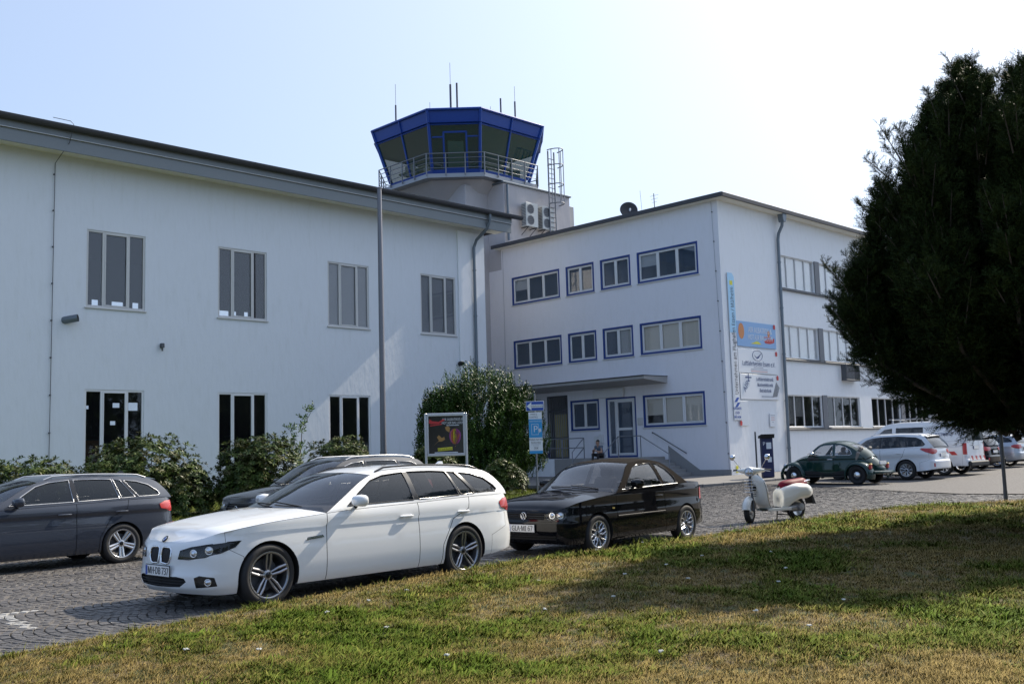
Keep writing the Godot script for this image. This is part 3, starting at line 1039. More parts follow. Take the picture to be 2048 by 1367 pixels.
func ground() -> void:
	lumps.seed = 4
	lumps.frequency = .02
	var m := MB.new()
	m.grid(24, 24, func(u, v):
		var x: float = lerpf(-260, 340, u)
		var z: float = lerpf(-300, 260, v)
		return Vector3(x, gy(minf(x, 60.0), maxf(z, -50.0)) - .3, z), Vector3.UP)
	struct(m, "ground", M.far_ground)
	# mortar bed of the cobbled road
	m = MB.new()
	m.grid(60, 24, func(u, v):
		var x: float = lerpf(-14, 35, u)
		var z: float = lerpf(-23.5, -5.5, v)
		return Vector3(x, gy(x, z) - .012, z), Vector3.UP)
	var road := struct(m, "cobbled_road", M.joint)
	# asphalt car park beyond the cobbles
	m = MB.new()
	m.grid(40, 20, func(u, v):
		var z: float = lerpf(-25.0, 14.0, v)
		var x: float = lerpf(lerpf(33.6, 28.6, clampf((z + 20.0) / 8.4, 0.0, 1.0)) + maxf(0.0, z + 11.6) * .1, 110.0, u)
		return Vector3(x, gy(x, z) + .013, z), Vector3.UP)
	struct(m, "asphalt", M.asphalt)
	# pavement with its kerb round the terminal
	m = MB.new()
	var pv := [Vector2(28.4, -34.0), Vector2(30.6, -22.4), Vector2(31.3, -21.7), Vector2(34.6, -21.3), Vector2(76, -21.6), Vector2(76, -27), Vector2(40, -27), Vector2(40, -40), Vector2(28, -40)]
	var tri := Geometry2D.triangulate_polygon(PackedVector2Array(pv))
	var st := 0
	for q in pv: m.vert(Vector3(q.x, gy(q.x, q.y) + .09, q.y), Vector3.UP)
	for k in range(0, tri.size(), 3): m.tri(tri[k], tri[k + 1], tri[k + 2])
	struct(m, "pavement", M.pavement)
	m = MB.new()
	for i in 4:
		var a: Vector2 = pv[i]
		var b: Vector2 = pv[i + 1]
		var n := maxi(1, int(a.distance_to(b)))
		for k in n:
			var p := a.lerp(b, (k + .5) / n)
			var d := (b - a).normalized()
			m.box(Vector3(p.x, gy(p.x, p.y) + .035, p.y), Vector3(a.distance_to(b) / n - .008, .13, .14), .012, Basis(Vector3(d.x, 0, d.y), Vector3.UP, Vector3(d.x, 0, d.y).cross(Vector3.UP)))
	struct(m, "kerb", M.kerb)
	# planted strip in front of the hangar
	m = MB.new()
	m.grid(40, 24, func(u, v):
		var z: float = lerpf(-36.0, -18.6, v)
		var x: float = lerpf(-14.0, lerpf(27.2, 24.6, v), u)
		return Vector3(x, bed_y(x, z) + .02 * lumps.get_noise_2d(x * 20, z * 20), z), Vector3.UP)
	struct(m, "planted_strip", M.lawn_far)
	m = MB.new()
	for k in 38: m.box(Vector3(-13 + k * 1.0, gy(-13.0 + k, -18.5) + .03, -18.5), Vector3(.985, .16, .12), .012)
	struct(m, "kerb", M.kerb)
	# lawn
	m = MB.new()
	m.grid(150, 90, func(u, v):
		var x: float = lerpf(-12, 27.4, u)
		var f: float = lerp_list(FOOT, x)
		var z: float = lerpf(f - .06, 12.0, v * v)
		return Vector3(x, lawn_y(x, z), z), Vector3.UP)
	struct(m, "lawn", M.lawn)
	cobbles(road)
	grass()

func stone_mesh(seed_: int) -> ArrayMesh:
	var r := RandomNumberGenerator.new()
	r.seed = seed_
	var m := MB.new()
	# a worn sett: bevelled block, 1 x 1 on plan, top at y = 0
	var top := []
	var low := []
	for q in [[-1, -1], [1, -1], [1, 1], [-1, 1]]:
		top.append(Vector3(q[0] * (.39 + r.randf() * .05), -.004 + r.randf() * .006, q[1] * (.39 + r.randf() * .05)))
		low.append(Vector3(q[0] * .47, -.03, q[1] * .47))
	m.quad(top[0], top[1], top[2], top[3], Vector3.UP)
	for i in 4:
		var j := (i + 1) % 4
		m.quad(top[i], top[j], low[j], low[i], (top[i] + top[j]) + Vector3.UP)
		m.quad(low[i], low[j], low[j] - Vector3.UP * .04, low[i] - Vector3.UP * .04, low[i] + low[j])
	return m.mesh()

func cobbles(road: Node3D) -> void:
	rng.seed = 11
	var sets := [[], [], [], []]
	var near := []
	var lane := 1.26
	var pitch := .104
	var spots := []
	for i in range(-19, -5):
		var zc := i * lane
		for j in range(0, 480):
			var x0 := -13.0 + j * pitch + (.0 if i % 2 else .05)
			for k in 12:
				var an := ((k + .5) / 12.0 * 2.0 - 1.0) * .72
				var z := zc + sin(an) / sin(.72) * lane * .5
				var x := x0 - cos(an) * lane * .5 / sin(.72)
				if z > lerp_list(FOOT, x) + .12 or z < -22.3: continue
				if x > 28.4 + clampf((-z - 11.6) / 8.4, 0, 1) * 5.2: continue
				if z < -18.45 and x < 24.8: continue
				if z < -21.4 and x > 30.4: continue
				spots.append([x + rng.randf_range(-.005, .005), z + rng.randf_range(-.005, .005), PI / 2 + an + rng.randf_range(-.05, .05), rng.randf(), rng.randf(), rng.randi() % 4, pitch * cos(an)])
	var cam := Vector2(0, 0)
	for q in spots:
		var x: float = q[0]
		var z: float = q[1]
		var seen := false
		if z > -14.6 and x > 3.0 and x < 7.5:
			var d := x * .707 - z * .707
			var lat := x * .707 + z * .707
			seen = lat / d > -.50 and not (x > 5.5 and z > -11.9)
		q.append(Vector2(x, z).length() if seen else 999.0)
	spots.sort_custom(func(a, b): return a[7] < b[7])
	var meshes := []
	for k in 4: meshes.append(stone_mesh(k + 5))
	var idx := 0
	for q in spots:
		var x: float = q[0]
		var z: float = q[1]
		var w: float = .118 + q[3] * .01 - .006
		var tr := Transform3D(Basis(Vector3.UP, q[2]) * Basis.from_scale(Vector3(w, 1.0, q[6])), Vector3(x, gy(x, z) + .006 + q[4] * .007, z))
		var white := (absf(z + 11.93 - (x - 4.0) * .02) < .05 and x > 2.0 and x < 4.36) or (absf(x - 3.95 + (z + 11.9) * .1) < .09 and z > -11.9 and z < -10.6 and x < 4.4) or (absf(x - 10.62) < .06 and z > -12.6 and z < -9.6) or (absf(z + 12.6) < .05 and x > 10.0 and x < 11.2)
		var tone: float = .8 + .4 * q[4]
		if idx < 300:
			var mm: Material = M.paint_white if white and q[3] > .25 else M.setts[int(q[4] * 3.99)]
			share(meshes[q[5]], "cobblestone", mm, road, tr)
		else:
			var c := Color(.40, .40, .385) if white and q[3] > .25 else Color(.12 * tone + .014 * q[3], .115 * tone + .008 * q[3], .112 * tone)
			sets[q[5]].append([tr, c])
		idx += 1
	for k in 4:
		multi(meshes[k], sets[k], "cobblestones", M.sett_tinted, road)

func multi(mesh: Mesh, list: Array, called: String, mt: Material, parent: Node3D, kind := "stuff") -> MultiMeshInstance3D:
	var mm := MultiMesh.new()
	mm.transform_format = MultiMesh.TRANSFORM_3D
	mm.use_colors = true
	mm.mesh = mesh
	mm.instance_count = list.size()
	for i in list.size():
		mm.set_instance_transform(i, list[i][0])
		mm.set_instance_color(i, list[i][1])
	var o := MultiMeshInstance3D.new()
	o.multimesh = mm
	o.material_override = mt
	o.name = called if parent else numbered(called)
	(parent if parent else self).add_child(o, true)
	if kind: o.set_meta("kind", kind)
	return o

func tuft_mesh(seed_: int, blades: int, h: float, spread: float, lean: float, wide: float) -> ArrayMesh:
	var r := RandomNumberGenerator.new()
	r.seed = seed_
	var m := MB.new()
	for k in blades:
		var a := r.randf() * TAU
		var b := Vector3(cos(a), 0, sin(a)) * spread * sqrt(r.randf())
		var d := Vector3(cos(a + r.randf_range(-1, 1)), 0, sin(a + r.randf_range(-1, 1)))
		var hh := h * r.randf_range(.5, 1.15)
		var ln := lean * r.randf_range(.3, 1.4) * hh
		var side := Vector3(-d.z, 0, d.x).rotated(Vector3.UP, r.randf_range(-.8, .8)) * wide * r.randf_range(.7, 1.3)
		var p1 := b + Vector3.UP * hh * .55 + d * ln * .35
		var p2 := b + Vector3.UP * hh * r.randf_range(.8, 1.0) + d * ln
		var n := (d * .4 + Vector3.UP * .8 + side.normalized() * r.randf_range(-.3, .3)).normalized()
		var i := m.vert(b - side, n); m.vert(b + side, n); m.vert(p1 + side * .8, n); m.vert(p1 - side * .8, n); m.vert(p2, n)
		m.tri(i, i + 1, i + 2); m.tri(i, i + 2, i + 3); m.tri(i + 3, i + 2, i + 4)
	return m.mesh()

func grass() -> void:
	rng.seed = 23
	var patch := FastNoiseLite.new()
	patch.seed = 9
	patch.frequency = .55
	patch.fractal_octaves = 3
	var green := FastNoiseLite.new()
	green.seed = 31
	green.frequency = .22
	var fine := FastNoiseLite.new()
	fine.seed = 77
	fine.frequency = 2.3
	var kinds := []
	for k in 3: kinds.append(tuft_mesh(40 + k, 14, .040, .05, 1.1, .0020))
	kinds.append(tuft_mesh(50, 12, .085, .05, .8, .0022))
	kinds.append(tuft_mesh(60, 16, .030, .06, 1.6, .0062))
	kinds.append(tuft_mesh(61, 12, .022, .05, 2.2, .009))
	var lists := [[], [], [], [], [], []]
	for i in 120000:
		# denser near the camera: choose depth along the view, then across
		var d := 5.2 * pow(31.0 / 5.2, pow(rng.randf(), 1.25))
		var lat := rng.randf_range(-.56, .56) * d
		var x := (d + lat) * .7071
		var z := -(d - lat) * .7071
		var f := lerp_list(FOOT, x)
		if z < f + .03 or x > 27.3: continue
		var dry := patch.get_noise_2d(x, z) * .7 + green.get_noise_2d(x, z) * .6 + fine.get_noise_2d(x, z) * .3 + rng.randfn(0, .13)
		var edge := clampf((z - f) / .5, 0, 1)
		dry += .15 - .25 * (1.0 - edge)
		var strip := exp(-pow((z - f - 2.0) / .8, 2.0))
		if x > 12.0: dry += .25 * (1.0 - edge)
		dry += .32 * exp(-pow((x - 6.6) / 1.2, 2.0) - pow((z + 2.4) / 1.1, 2.0)) + .2 * exp(-pow((z + 5.6 - (x - 6.0) * .1) / .5, 2.0))
		var k := rng.randi() % 3
		var s := rng.randf_range(.7, 1.3)
		var mixd := clampf(dry * 1.5 + .45 + rng.randfn(0, .2), 0.0, 1.0)
		var c := Color(.066, .106, .013).lerp(Color(.125, .138, .028), mixd * 2.0) if mixd < .5 else Color(.125, .138, .028).lerp(Color(.235, .178, .068), mixd * 2.0 - 1.0)
		c = c * rng.randf_range(.75, 1.25)
		if dry > .12:
			s *= .85
			if rng.randf() < .3: continue
		elif dry < -.05:
			if rng.randf() < .12: k = 3
			elif rng.randf() < .55: k = 4 if rng.randf() < .6 else 5
		if dry <= .12 and edge < .9 and rng.randf() < .3: k = 3
		s *= clampf(d / 9.0, .9, 1.7)
		var tilt := Basis(Vector3(rng.randf_range(-1, 1), 0, rng.randf_range(-1, 1)).normalized(), rng.randf_range(0, .3))
		lists[k].append([Transform3D(tilt * Basis(Vector3.UP, rng.randf() * TAU) * Basis.from_scale(Vector3(s, s * rng.randf_range(.7, 1.2), s)), Vector3(x, lawn_y(x, z) - .004, z)), c])
	for k in 6:
		var o := multi(kinds[k], lists[k], "grass", M.blade, null)
		tag(o, ["short fine grass blades over the front lawn", "short grass blades of the front lawn", "low grass blades of the dry front lawn", "longer green grass tufts on the front lawn", "broad leaved clover in the front lawn", "flat weed leaves in the front lawn"][k], "grass")
	# grass of the strip by the hangar
	var far := []
	for i in 9000:
		var x := rng.randf_range(2, 26.5)
		var z := rng.randf_range(-30, -18.7)
		if x > lerpf(27.2, 24.6, (z + 36) / 17.4) - .2: continue
		var c := Color(.06, .10, .015).lerp(Color(.12, .13, .03), rng.randf())
		far.append([Transform3D(Basis(Vector3.UP, rng.randf() * TAU) * Basis.from_scale(Vector3.ONE * rng.randf_range(1.2, 2.2)), Vector3(x, bed_y(x, z) - .01, z)), c])
	var o := multi(kinds[3], far, "strip_grass", M.blade, null)
	tag(o, "green grass on the planted strip along the hangar", "grass")
	# yarrow: white flower heads on short stems
	for q in [[6.4, -6.1], [7.2, -6.0], [5.1, -6.6], [4.6, -5.3], [3.6, -7.0], [3.9, -6.5], [5.3, -7.7], [5.9, -7.9], [8.6, -7.0], [8.9, -6.4], [9.6, -7.2], [10.6, -7.4], [7.9, -7.6], [6.6, -8.2], [7.3, -4.6], [8.2, -4.3], [6.9, -3.9], [5.5, -4.2], [9.0, -5.4], [10.0, -5.9], [11.2, -6.8], [10.6, -9.1], [11.6, -9.1]]:
		var y := lawn_y(q[0], q[1])
		var t := thing("yarrow_flower", "small white yarrow flower head standing in the dry lawn", "flower", Vector3(q[0], y, q[1]), rng.randf() * TAU, "white flowers in the lawn")
		var h := rng.randf_range(.03, .07)
		var m := MB.new()
		m.tube([Vector3.ZERO, Vector3(.01, h, .005)], .0025, 4)
		put(m, "stem", M.stem, t)
		m = MB.new()
		for k in 14:
			var p := Vector3(clampf(rng.randfn(0, .009), -.016, .016), h + rng.randf_range(-.004, .004), clampf(rng.randfn(0, .009), -.016, .016))
			m.lathe([Vector2(.006, -.003), Vector2(.005, .003), Vector2(0, .004)], 6, p)
		put(m, "flower_head", M.petal, t)

# ---------------------------------------------------------------- plants

func leaf_into(m: MB, base: Vector3, dir: Vector3, up: Vector3, l: float, w: float, fold := .25) -> void:
	var s := dir.cross(up).normalized()
	var n := s.cross(dir).normalized()
	if n.dot(up) < 0: n = -n
	var a := base
	var b := base + dir * l * .5 + n * l * .05
	var c := base + dir * l - n * l * .06
	var e := s * w * .5
	var n1 := (n + s * fold).normalized()
	var n2 := (n - s * fold).normalized()
	var i := m.vert(a, n1); m.vert(b + e - n * w * .12, n1); m.vert(c, n1); m.vert(b, n1)
	m.tri(i, i + 1, i + 3); m.tri(i + 3, i + 1, i + 2)
	i = m.vert(a, n2); m.vert(b - e - n * w * .12, n2); m.vert(c, n2); m.vert(b, n2)
	m.tri(i, i + 1, i + 3); m.tri(i + 3, i + 1, i + 2)

func whorl_mesh(seed_: int, k: int, l: float, w: float) -> ArrayMesh:
	var r := RandomNumberGenerator.new()
	r.seed = seed_
	var m := MB.new()
	for i in k:
		var a := TAU * i / k + r.randf_range(-.3, .3)
		var t := r.randf_range(-.35, .55)
		leaf_into(m, Vector3(0, r.randf_range(-.02, .02), 0), Vector3(cos(a) * cos(t), sin(t), sin(a) * cos(t)), Vector3.UP, l * r.randf_range(.75, 1.1), w)
	for i in 3:
		var a := r.randf() * TAU
		leaf_into(m, Vector3.ZERO, Vector3(cos(a) * .45, .9, sin(a) * .45).normalized(), Vector3(-cos(a), .4, -sin(a)), l * .6, w * .8)
	return m.mesh()

func sprig_mesh(seed_: int, k: int, l: float, ll: float, lw: float) -> ArrayMesh:
	# a shoot along +y with leaves alternating up it
	var r := RandomNumberGenerator.new()
	r.seed = seed_
	var m := MB.new()
	m.tube([Vector3.ZERO, Vector3(0, l, 0)], [.006, .002], 4, false)
	for i in k:
		var q := (i + .5) / k
		var a := i * 2.4 + r.randf_range(-.3, .3)
		var t := r.randf_range(.35, .95)
		leaf_into(m, Vector3(0, l * q, 0), Vector3(cos(a) * cos(t), sin(t), sin(a) * cos(t)), Vector3.UP, ll * r.randf_range(.7, 1.1) * (1.1 - q * .35), lw)
	return m.mesh()

func needle_mesh(seed_: int, k: int, l: float, nl: float, nw: float) -> ArrayMesh:
	var r := RandomNumberGenerator.new()
	r.seed = seed_
	var m := MB.new()
	var side := 1.0
	for b in 3:
		var dir := Vector3(0, 1, 0) if b == 0 else Vector3(.55 * (1 if b == 1 else -1), .8, r.randf_range(-.3, .3)).normalized()
		var st := Vector3.ZERO if b == 0 else Vector3(0, l * .25 * b, 0)
		var len := l if b == 0 else l * .55
		for i in k / (1 if b == 0 else 2):
			var q := (i + .3) / (k / (1 if b == 0 else 2))
			side = -side
			var d := (dir * .7 + Vector3(side * .8, 0, r.randf_range(-.7, .7))).normalized()
			var p := st + dir * len * q
			var w := d.cross(Vector3(0, 0, 1)).normalized() * nw
			var n := Vector3(r.randf_range(-.5, .5), .5, r.randf_range(-1, 1)).normalized()
			var ii := m.vert(p - w, n); m.vert(p + w, n); m.vert(p + d * nl, n)
			m.tri(ii, ii + 1, ii + 2)
		var ii := m.vert(st - Vector3(.004, 0, 0), Vector3.BACK); m.vert(st + Vector3(.004, 0, 0), Vector3.BACK); m.vert(st + dir * len, Vector3.BACK)
		m.tri(ii, ii + 1, ii + 2)
	return m.mesh()

func look(dir: Vector3, spin: float) -> Basis:
	# basis whose y axis runs along dir
	var y := dir.normalized()
	var x := y.cross(Vector3(.3, .1, 1.0)).normalized()
	var z := x.cross(y)
	return Basis(x, y, z).rotated(y, spin)

func shrub(called: String, label: String, at: Vector3, blobs: Array, count: int, mesh: ArrayMesh, mt: Material, cols: Array, group: String, upright := .5) -> Node3D:
	# blobs: [centre, radii]; leaf clusters near their surfaces
	var t := thing(called, label, "shrub", at, 0.0, group)
	var list := []
	var stems := MB.new()
	for i in count:
		var b: Array = blobs[rng.randi() % blobs.size()]
		var d := Vector3(rng.randfn(), rng.randfn(), rng.randfn()).normalized()
		if d.y < -.55: d.y = -d.y
		var rr := pow(rng.randf(), .33) * (1.0 + .16 * lumps.get_noise_3dv((b[0] + d) * 60.0)) if rng.randf() < .35 else rng.randf_range(.82, 1.06) * (1.0 + .38 * lumps.get_noise_3dv((b[0] + d * b[1]) * 45.0))
		var p: Vector3 = b[0] + d * b[1] * rr
		if p.y < .05: continue
		var c: Color = cols[rng.randi() % cols.size()]
		var s := rng.randf_range(.75, 1.2)
		list.append([Transform3D(look(d.lerp(Vector3.UP, upright), rng.randf() * TAU).scaled(Vector3.ONE * s), p), c])
	multi(mesh, list, "foliage", mt, t)
	for b in blobs:
		for k in 4:
			var d := Vector3(rng.randf_range(-1, 1), rng.randf_range(.2, 1), rng.randf_range(-1, 1)).normalized()
			var e: Vector3 = b[0] + d * b[1] * .8
			var s := Vector3(b[0].x * .6 + rng.randf_range(-.15, .15), -.05, b[0].z * .6 + rng.randf_range(-.15, .15))
			stems.tube([s, s.lerp(e, .5) + Vector3(rng.randf_range(-.1, .1), -.05, rng.randf_range(-.1, .1)), e], [.03, .022, .008], 5)
	put(stems, "stem", M.bark, t)
	return t

func yew(called: String, label: String, at: Vector3, h: float, prof: Array, leaders: int, per: int, meshes: Array) -> void:
	var t := thing(called, label, "tree", at)
	var wood := MB.new()
	wood.tube([Vector3(0, -.1, 0), Vector3(.03, 1.2, .02), Vector3(0, h * .55, 0), Vector3(.05, h * .9, 0)], [.26, .2, .12, .02], 10)
	var lists := []
	for k in meshes: lists.append([])
	for i in leaders:
		var a := i * 2.39996 + rng.randf_range(-.25, .25)
		var q := sqrt((i + .5) / leaders)
		var top := h * (1.0 - .42 * pow(q, 3.2)) + rng.randf_range(-.7, .35)
		if i % 4 == 0: top -= h * rng.randf_range(.1, .35)
		var y0 := rng.randf_range(1.35, 2.0)
		var path := []
		var kk := 9
		for k in kk + 1:
			var u := float(k) / kk
			var y := lerpf(y0, top, u)
			var r: float = lerp_list(prof, y) * q * (.25 + .75 * minf(1.0, u * 2.4))
			path.append(Vector3(cos(a) * r, y, sin(a) * r))
		var rad := []
		for k in kk + 1: rad.append(lerpf(.05, .006, float(k) / kk))
		wood.tube(path, rad, 5, false)
		for k in per:
			var u := pow(rng.randf(), .8)
			var f := u * kk
			var j := mini(int(f), kk - 1)
			var p: Vector3 = path[j].lerp(path[j + 1], f - j)
			var dr: Vector3 = (path[j + 1] - path[j]).normalized()
			var sp := lerpf(.44, .03, pow(u, 1.6)) * (1.0 + .45 * lumps.get_noise_3dv(p * 90.0))
			var off := Vector3(rng.randfn(), rng.randfn() * .5, rng.randfn()).normalized()
			var s := rng.randf_range(.75, 1.25)
			var d := (off * .75 + dr * .9 + Vector3(0, -.35 if u < .3 else .25, 0)).normalized()
			if p.y + off.y * sp < 1.5: continue
			lists[rng.randi() % meshes.size()].append([Transform3D(look(d, rng.randf() * TAU).scaled(Vector3.ONE * s), p + off * sp * sqrt(rng.randf())), Color(.014, .024, .008).lerp(Color(.036, .050, .013), rng.randf())])
		# upright shoots that fray the outline
		for k in 11:
			var u := rng.randf_range(.3, 1.0)
			var f := u * kk
			var j := mini(int(f), kk - 1)
			var p: Vector3 = path[j].lerp(path[j + 1], f - j)
			var outw := Vector3(p.x, 0, p.z).normalized() * rng.randf_range(.05, .4) + Vector3(rng.randf_range(-.3, .3), 0, rng.randf_range(-.3, .3))
			var l := rng.randf_range(.3, .65)
			var e := p + outw + Vector3.UP * l + outw * .3
			p += outw * .6
			if p.y < 1.8: continue
			wood.tube([p, e], [.012, .004], 4, false)
			for w in 30:
				var v := rng.randf()
				var q3 := p.lerp(e, v)
				var off := Vector3(rng.randfn(), .2, rng.randfn()).normalized()
				lists[rng.randi() % meshes.size()].append([Transform3D(look((off * .8 + Vector3.UP * .8).normalized(), rng.randf() * TAU).scaled(Vector3.ONE * lerpf(.9, .5, v)), q3 + off * .09 * (1.0 - v)), Color(.016, .027, .009).lerp(Color(.042, .058, .015), rng.randf())])
	put(wood, "trunk", M.bark, t)
	for k in meshes.size(): multi(meshes[k], lists[k], "crown", M.yew_leaf, t)

func leafy_tree(called: String, label: String, at: Vector3, h: float, r: float, count: int, mesh: ArrayMesh, group: String) -> void:
	var t := thing(called, label, "tree", at, 0.0, group)
	var wood := MB.new()
	wood.tube([Vector3(0, -.2, 0), Vector3(0, h * .3, 0), Vector3(.1, h * .8, 0)], [.3, .22, .05], 8)
	var list := []
	for b in 9:
		var a := b * 2.4
		var c := Vector3(cos(a) * r * .5, h * (.35 + .06 * b), sin(a) * r * .5)
		wood.tube([Vector3(0, c.y - h * .12, 0), c], [.1, .03], 5, false)
		for i in count / 9:
			var d := Vector3(rng.randfn(), rng.randfn(), rng.randfn()).normalized()
			var p := c + d * Vector3(r * .55, h * .17, r * .55) * pow(rng.randf(), .3)
			list.append([Transform3D(look(d + Vector3.UP * .4, rng.randf() * TAU).scaled(Vector3.ONE * rng.randf_range(2.2, 3.8)), p), Color(.05, .085, .02).lerp(Color(.09, .12, .03), rng.randf())])
	put(wood, "trunk", M.bark, t)
	multi(mesh, list, "crown", M.leaf_dull, t)

func plants() -> void:
	rng.seed = 5
	var rho := whorl_mesh(3, 8, .15, .045)
	var lau := sprig_mesh(8, 9, .30, .13, .05)
	var young := sprig_mesh(18, 11, .55, .13, .045)
	var rc := [Color(.042, .070, .013), Color(.065, .095, .02), Color(.03, .052, .011), Color(.095, .12, .028), Color(.07, .07, .022)]
	var lc := [Color(.028, .06, .009), Color(.043, .088, .014), Color(.022, .044, .008), Color(.075, .135, .02)]
	var g := "shrubs along the hangar"
	var y := func(x: float, z: float) -> Vector3: return Vector3(x, bed_y(x, z), z)
	shrub("rhododendron", "low wide rhododendron behind the grey estate, leftmost of the shrubs", y.call(9.2, -27.0), [[Vector3(-1.6, .7, .3), Vector3(1.5, .75, 1.2)], [Vector3(.5, .75, 0), Vector3(1.5, .78, 1.2)]], 1700, rho, M.leaf_gloss, rc, g)
	shrub("rhododendron", "broad round rhododendron in front of the leftmost lower window pair", y.call(12.2, -26.1), [[Vector3(0, .95, 0), Vector3(1.45, 1.15, 1.3)], [Vector3(.75, .55, .5), Vector3(1.1, .75, .9)], [Vector3(-.9, .6, .3), Vector3(.9, .8, .9)]], 2600, rho, M.leaf_gloss, rc, g)
	shrub("rhododendron", "rhododendron with a thin sapling growing out, behind the dark hatchback", y.call(15.0, -24.8), [[Vector3(0, 1.0, 0), Vector3(1.15, 1.0, 1.1)], [Vector3(-.6, .6, .2), Vector3(.8, .7, .8)]], 1900, rho, M.leaf_gloss, rc, g)
	shrub("rhododendron", "small rhododendron in front of the third lower window", y.call(19.4, -27.4), [[Vector3(0, .95, 0), Vector3(1.1, .95, 1.0)], [Vector3(.9, .5, 0), Vector3(.8, .6, .8)]], 1500, rho, M.leaf_gloss, rc, g)
	shrub("rhododendron", "small rhododendron right of the grey lamp post", y.call(22.2, -26.0), [[Vector3(0, .8, 0), Vector3(.8, .85, .8)]], 900, rho, M.leaf_gloss, rc, g)
	shrub("rhododendron", "little round bush under the laurel beside the poster board", y.call(23.7, -24.3), [[Vector3(0, .5, 0), Vector3(.75, .55, .7)]], 900, rho, M.leaf_gloss, rc, g)
	# sapling shoots
	var sap := thing("sapling", "slender sapling rising above the shrubs before the second lower window", "shrub", y.call(16.4, -25.2))
	var m := MB.new()
	m.tube([Vector3(0, 0, 0), Vector3(.05, 1.3, 0), Vector3(.1, 2.2, .05), Vector3(.4, 2.75, .1)], [.02, .015, .01, .005], 5)
	m.tube([Vector3(.05, 1.3, 0), Vector3(-.2, 1.9, .1), Vector3(-.35, 2.2, .1)], [.012, .008, .004], 5)
	put(m, "stem", M.bark, sap)
	var sl := []
	for q in [[.1, 2.1], [.2, 2.5], [.35, 2.7], [-.2, 1.9], [-.3, 2.15], [.06, 1.7], [.05, 1.4], [-.1, 1.6], [.45, 2.75], [.1, 2.3], [-.35, 2.2]]:
		for k in 3: sl.append([Transform3D(look(Vector3(rng.randf_range(-1, 1), .6, rng.randf_range(-1, 1)), rng.randf() * TAU).scaled(Vector3.ONE * .9), Vector3(q[0], q[1], .05)), lc[3]])
	multi(lau, sl, "foliage", M.leaf_gloss, sap)
	# big laurel
	var lb := [[Vector3(0, 1.95, 0), Vector3(1.75, 2.1, 1.6)], [Vector3(-.8, 1.8, -.8), Vector3(1.1, 1.7, 1.1)], [Vector3(1.0, 1.6, .8), Vector3(1.1, 1.8, 1.1)], [Vector3(.2, .9, .6), Vector3(1.7, 1.0, 1.1)]]
	var la := shrub("laurel", "tall dense cherry laurel between the poster board and the parking sign", y.call(25.2, -27.0), lb, 7000, lau, M.leaf_gloss, lc, "", .75)
	var tips := []
	for k in 60:
		var a := rng.randf() * TAU
		var p := Vector3(cos(a) * rng.randf_range(.2, 1.9), 0, sin(a) * rng.randf_range(.2, 1.4))
		p.y = 3.95 - .28 * p.length_squared() * .5 + rng.randf_range(-.25, .15)
		tips.append([Transform3D(look(Vector3(p.x * .15, 1, p.z * .15), a), p), lc[3]])
	multi(young, tips, "shoots", M.leaf_gloss, la)
	# yews on the lawn: one in the picture, a second outside it whose shade lies on the lawn
	var nm := [needle_mesh(1, 22, .30, .055, .0055), needle_mesh(2, 22, .26, .06, .006)]
	yew("yew_tree", "big dark yew with many upright leaders at the edge of the lawn", Vector3(16.2, .1, -5.25), 7.0, [[0, 1.1], [1.5, 1.7], [2.2, 2.1], [3.5, 2.42], [4.8, 2.4], [6.2, 2.0], [7.2, 1.7]], 62, 780, nm)
	yew("yew_tree", "yew standing past the edge of the picture behind the first yew", Vector3(22.2, .1, -4.9), 7.0, [[0, 1.3], [2, 2.4], [4, 2.6], [6, 1.6], [7.5, .5]], 22, 260, nm)
	var g2 := "trees at the edge of the airfield"
	var far := [[92, -8, 9, 5], [101, -16, 11, 6], [96, -27, 8, 5], [108, -2, 10, 6], [104, -38, 10, 6], [88, 2, 7, 4.5], [112, -24, 12, 6]]
	for i in far.size():
		var q: Array = far[i]
		leafy_tree("broadleaf_tree", "far broadleaf tree behind the parked cars, standing along the airfield edge", Vector3(q[0], .6, q[1]), q[2], q[3], 1400, rho, g2)
	for q in [[-15, 12, 10, 5], [-6, 17, 9, 4.5], [4, 21, 11, 5], [13, 19, 10, 4.5], [22, 23, 11, 5], [31, 21, 9, 5], [39, 24, 10, 5], [47, 21, 9, 5], [55, 24, 10, 5.5], [64, 22, 9, 5], [73, 25, 10, 5.5]]:
		leafy_tree("broadleaf_tree", "broadleaf tree on the near side of the lawn, behind the viewer", Vector3(q[0], .1, q[1]), q[2], q[3], 1600, rho, "trees behind the lawn")

# ---------------------------------------------------------------- cars
# local axes of a car: nose at x = 0, tail at x = length, +z is its left side, y up from the ground

func outline_table(pts: Array) -> Dictionary:
	var p := P2(pts)
	for k in 3:
		var q := PackedVector2Array([p[0]])
		for i in p.size() - 1:
			q.append(p[i].lerp(p[i + 1], 0.25)); q.append(p[i].lerp(p[i + 1], 0.75))
		q.append(p[-1])
		p = q
	var at := [0.0]
	for i in p.size() - 1: at.append(at[-1] + p[i].distance_to(p[i + 1]))
	var total: float = at[-1]
	var k := 240
	var pos := PackedVector2Array()
	var j := 0
	for i in k + 1:
		var s := total * i / k
		while j < p.size() - 2 and at[j + 1] < s: j += 1
		pos.append(p[j].lerp(p[j + 1], clampf((s - at[j]) / maxf(at[j + 1] - at[j], 1e-6), 0.0, 1.0)))
	var nor := PackedVector2Array()
	for i in k + 1:
		var d := pos[mini(i + 2, k)] - pos[maxi(i - 2, 0)]
		nor.append(Vector2(-d.y, d.x).normalized())
	nor[0] = Vector2(-1, 0); nor[k] = Vector2(1, 0)
	nor[1] = nor[1].lerp(nor[0], 0.5).normalized(); nor[k - 1] = nor[k - 1].lerp(nor[k], 0.5).normalized()
	return {"pos": pos, "nor": nor, "len": total, "k": k}

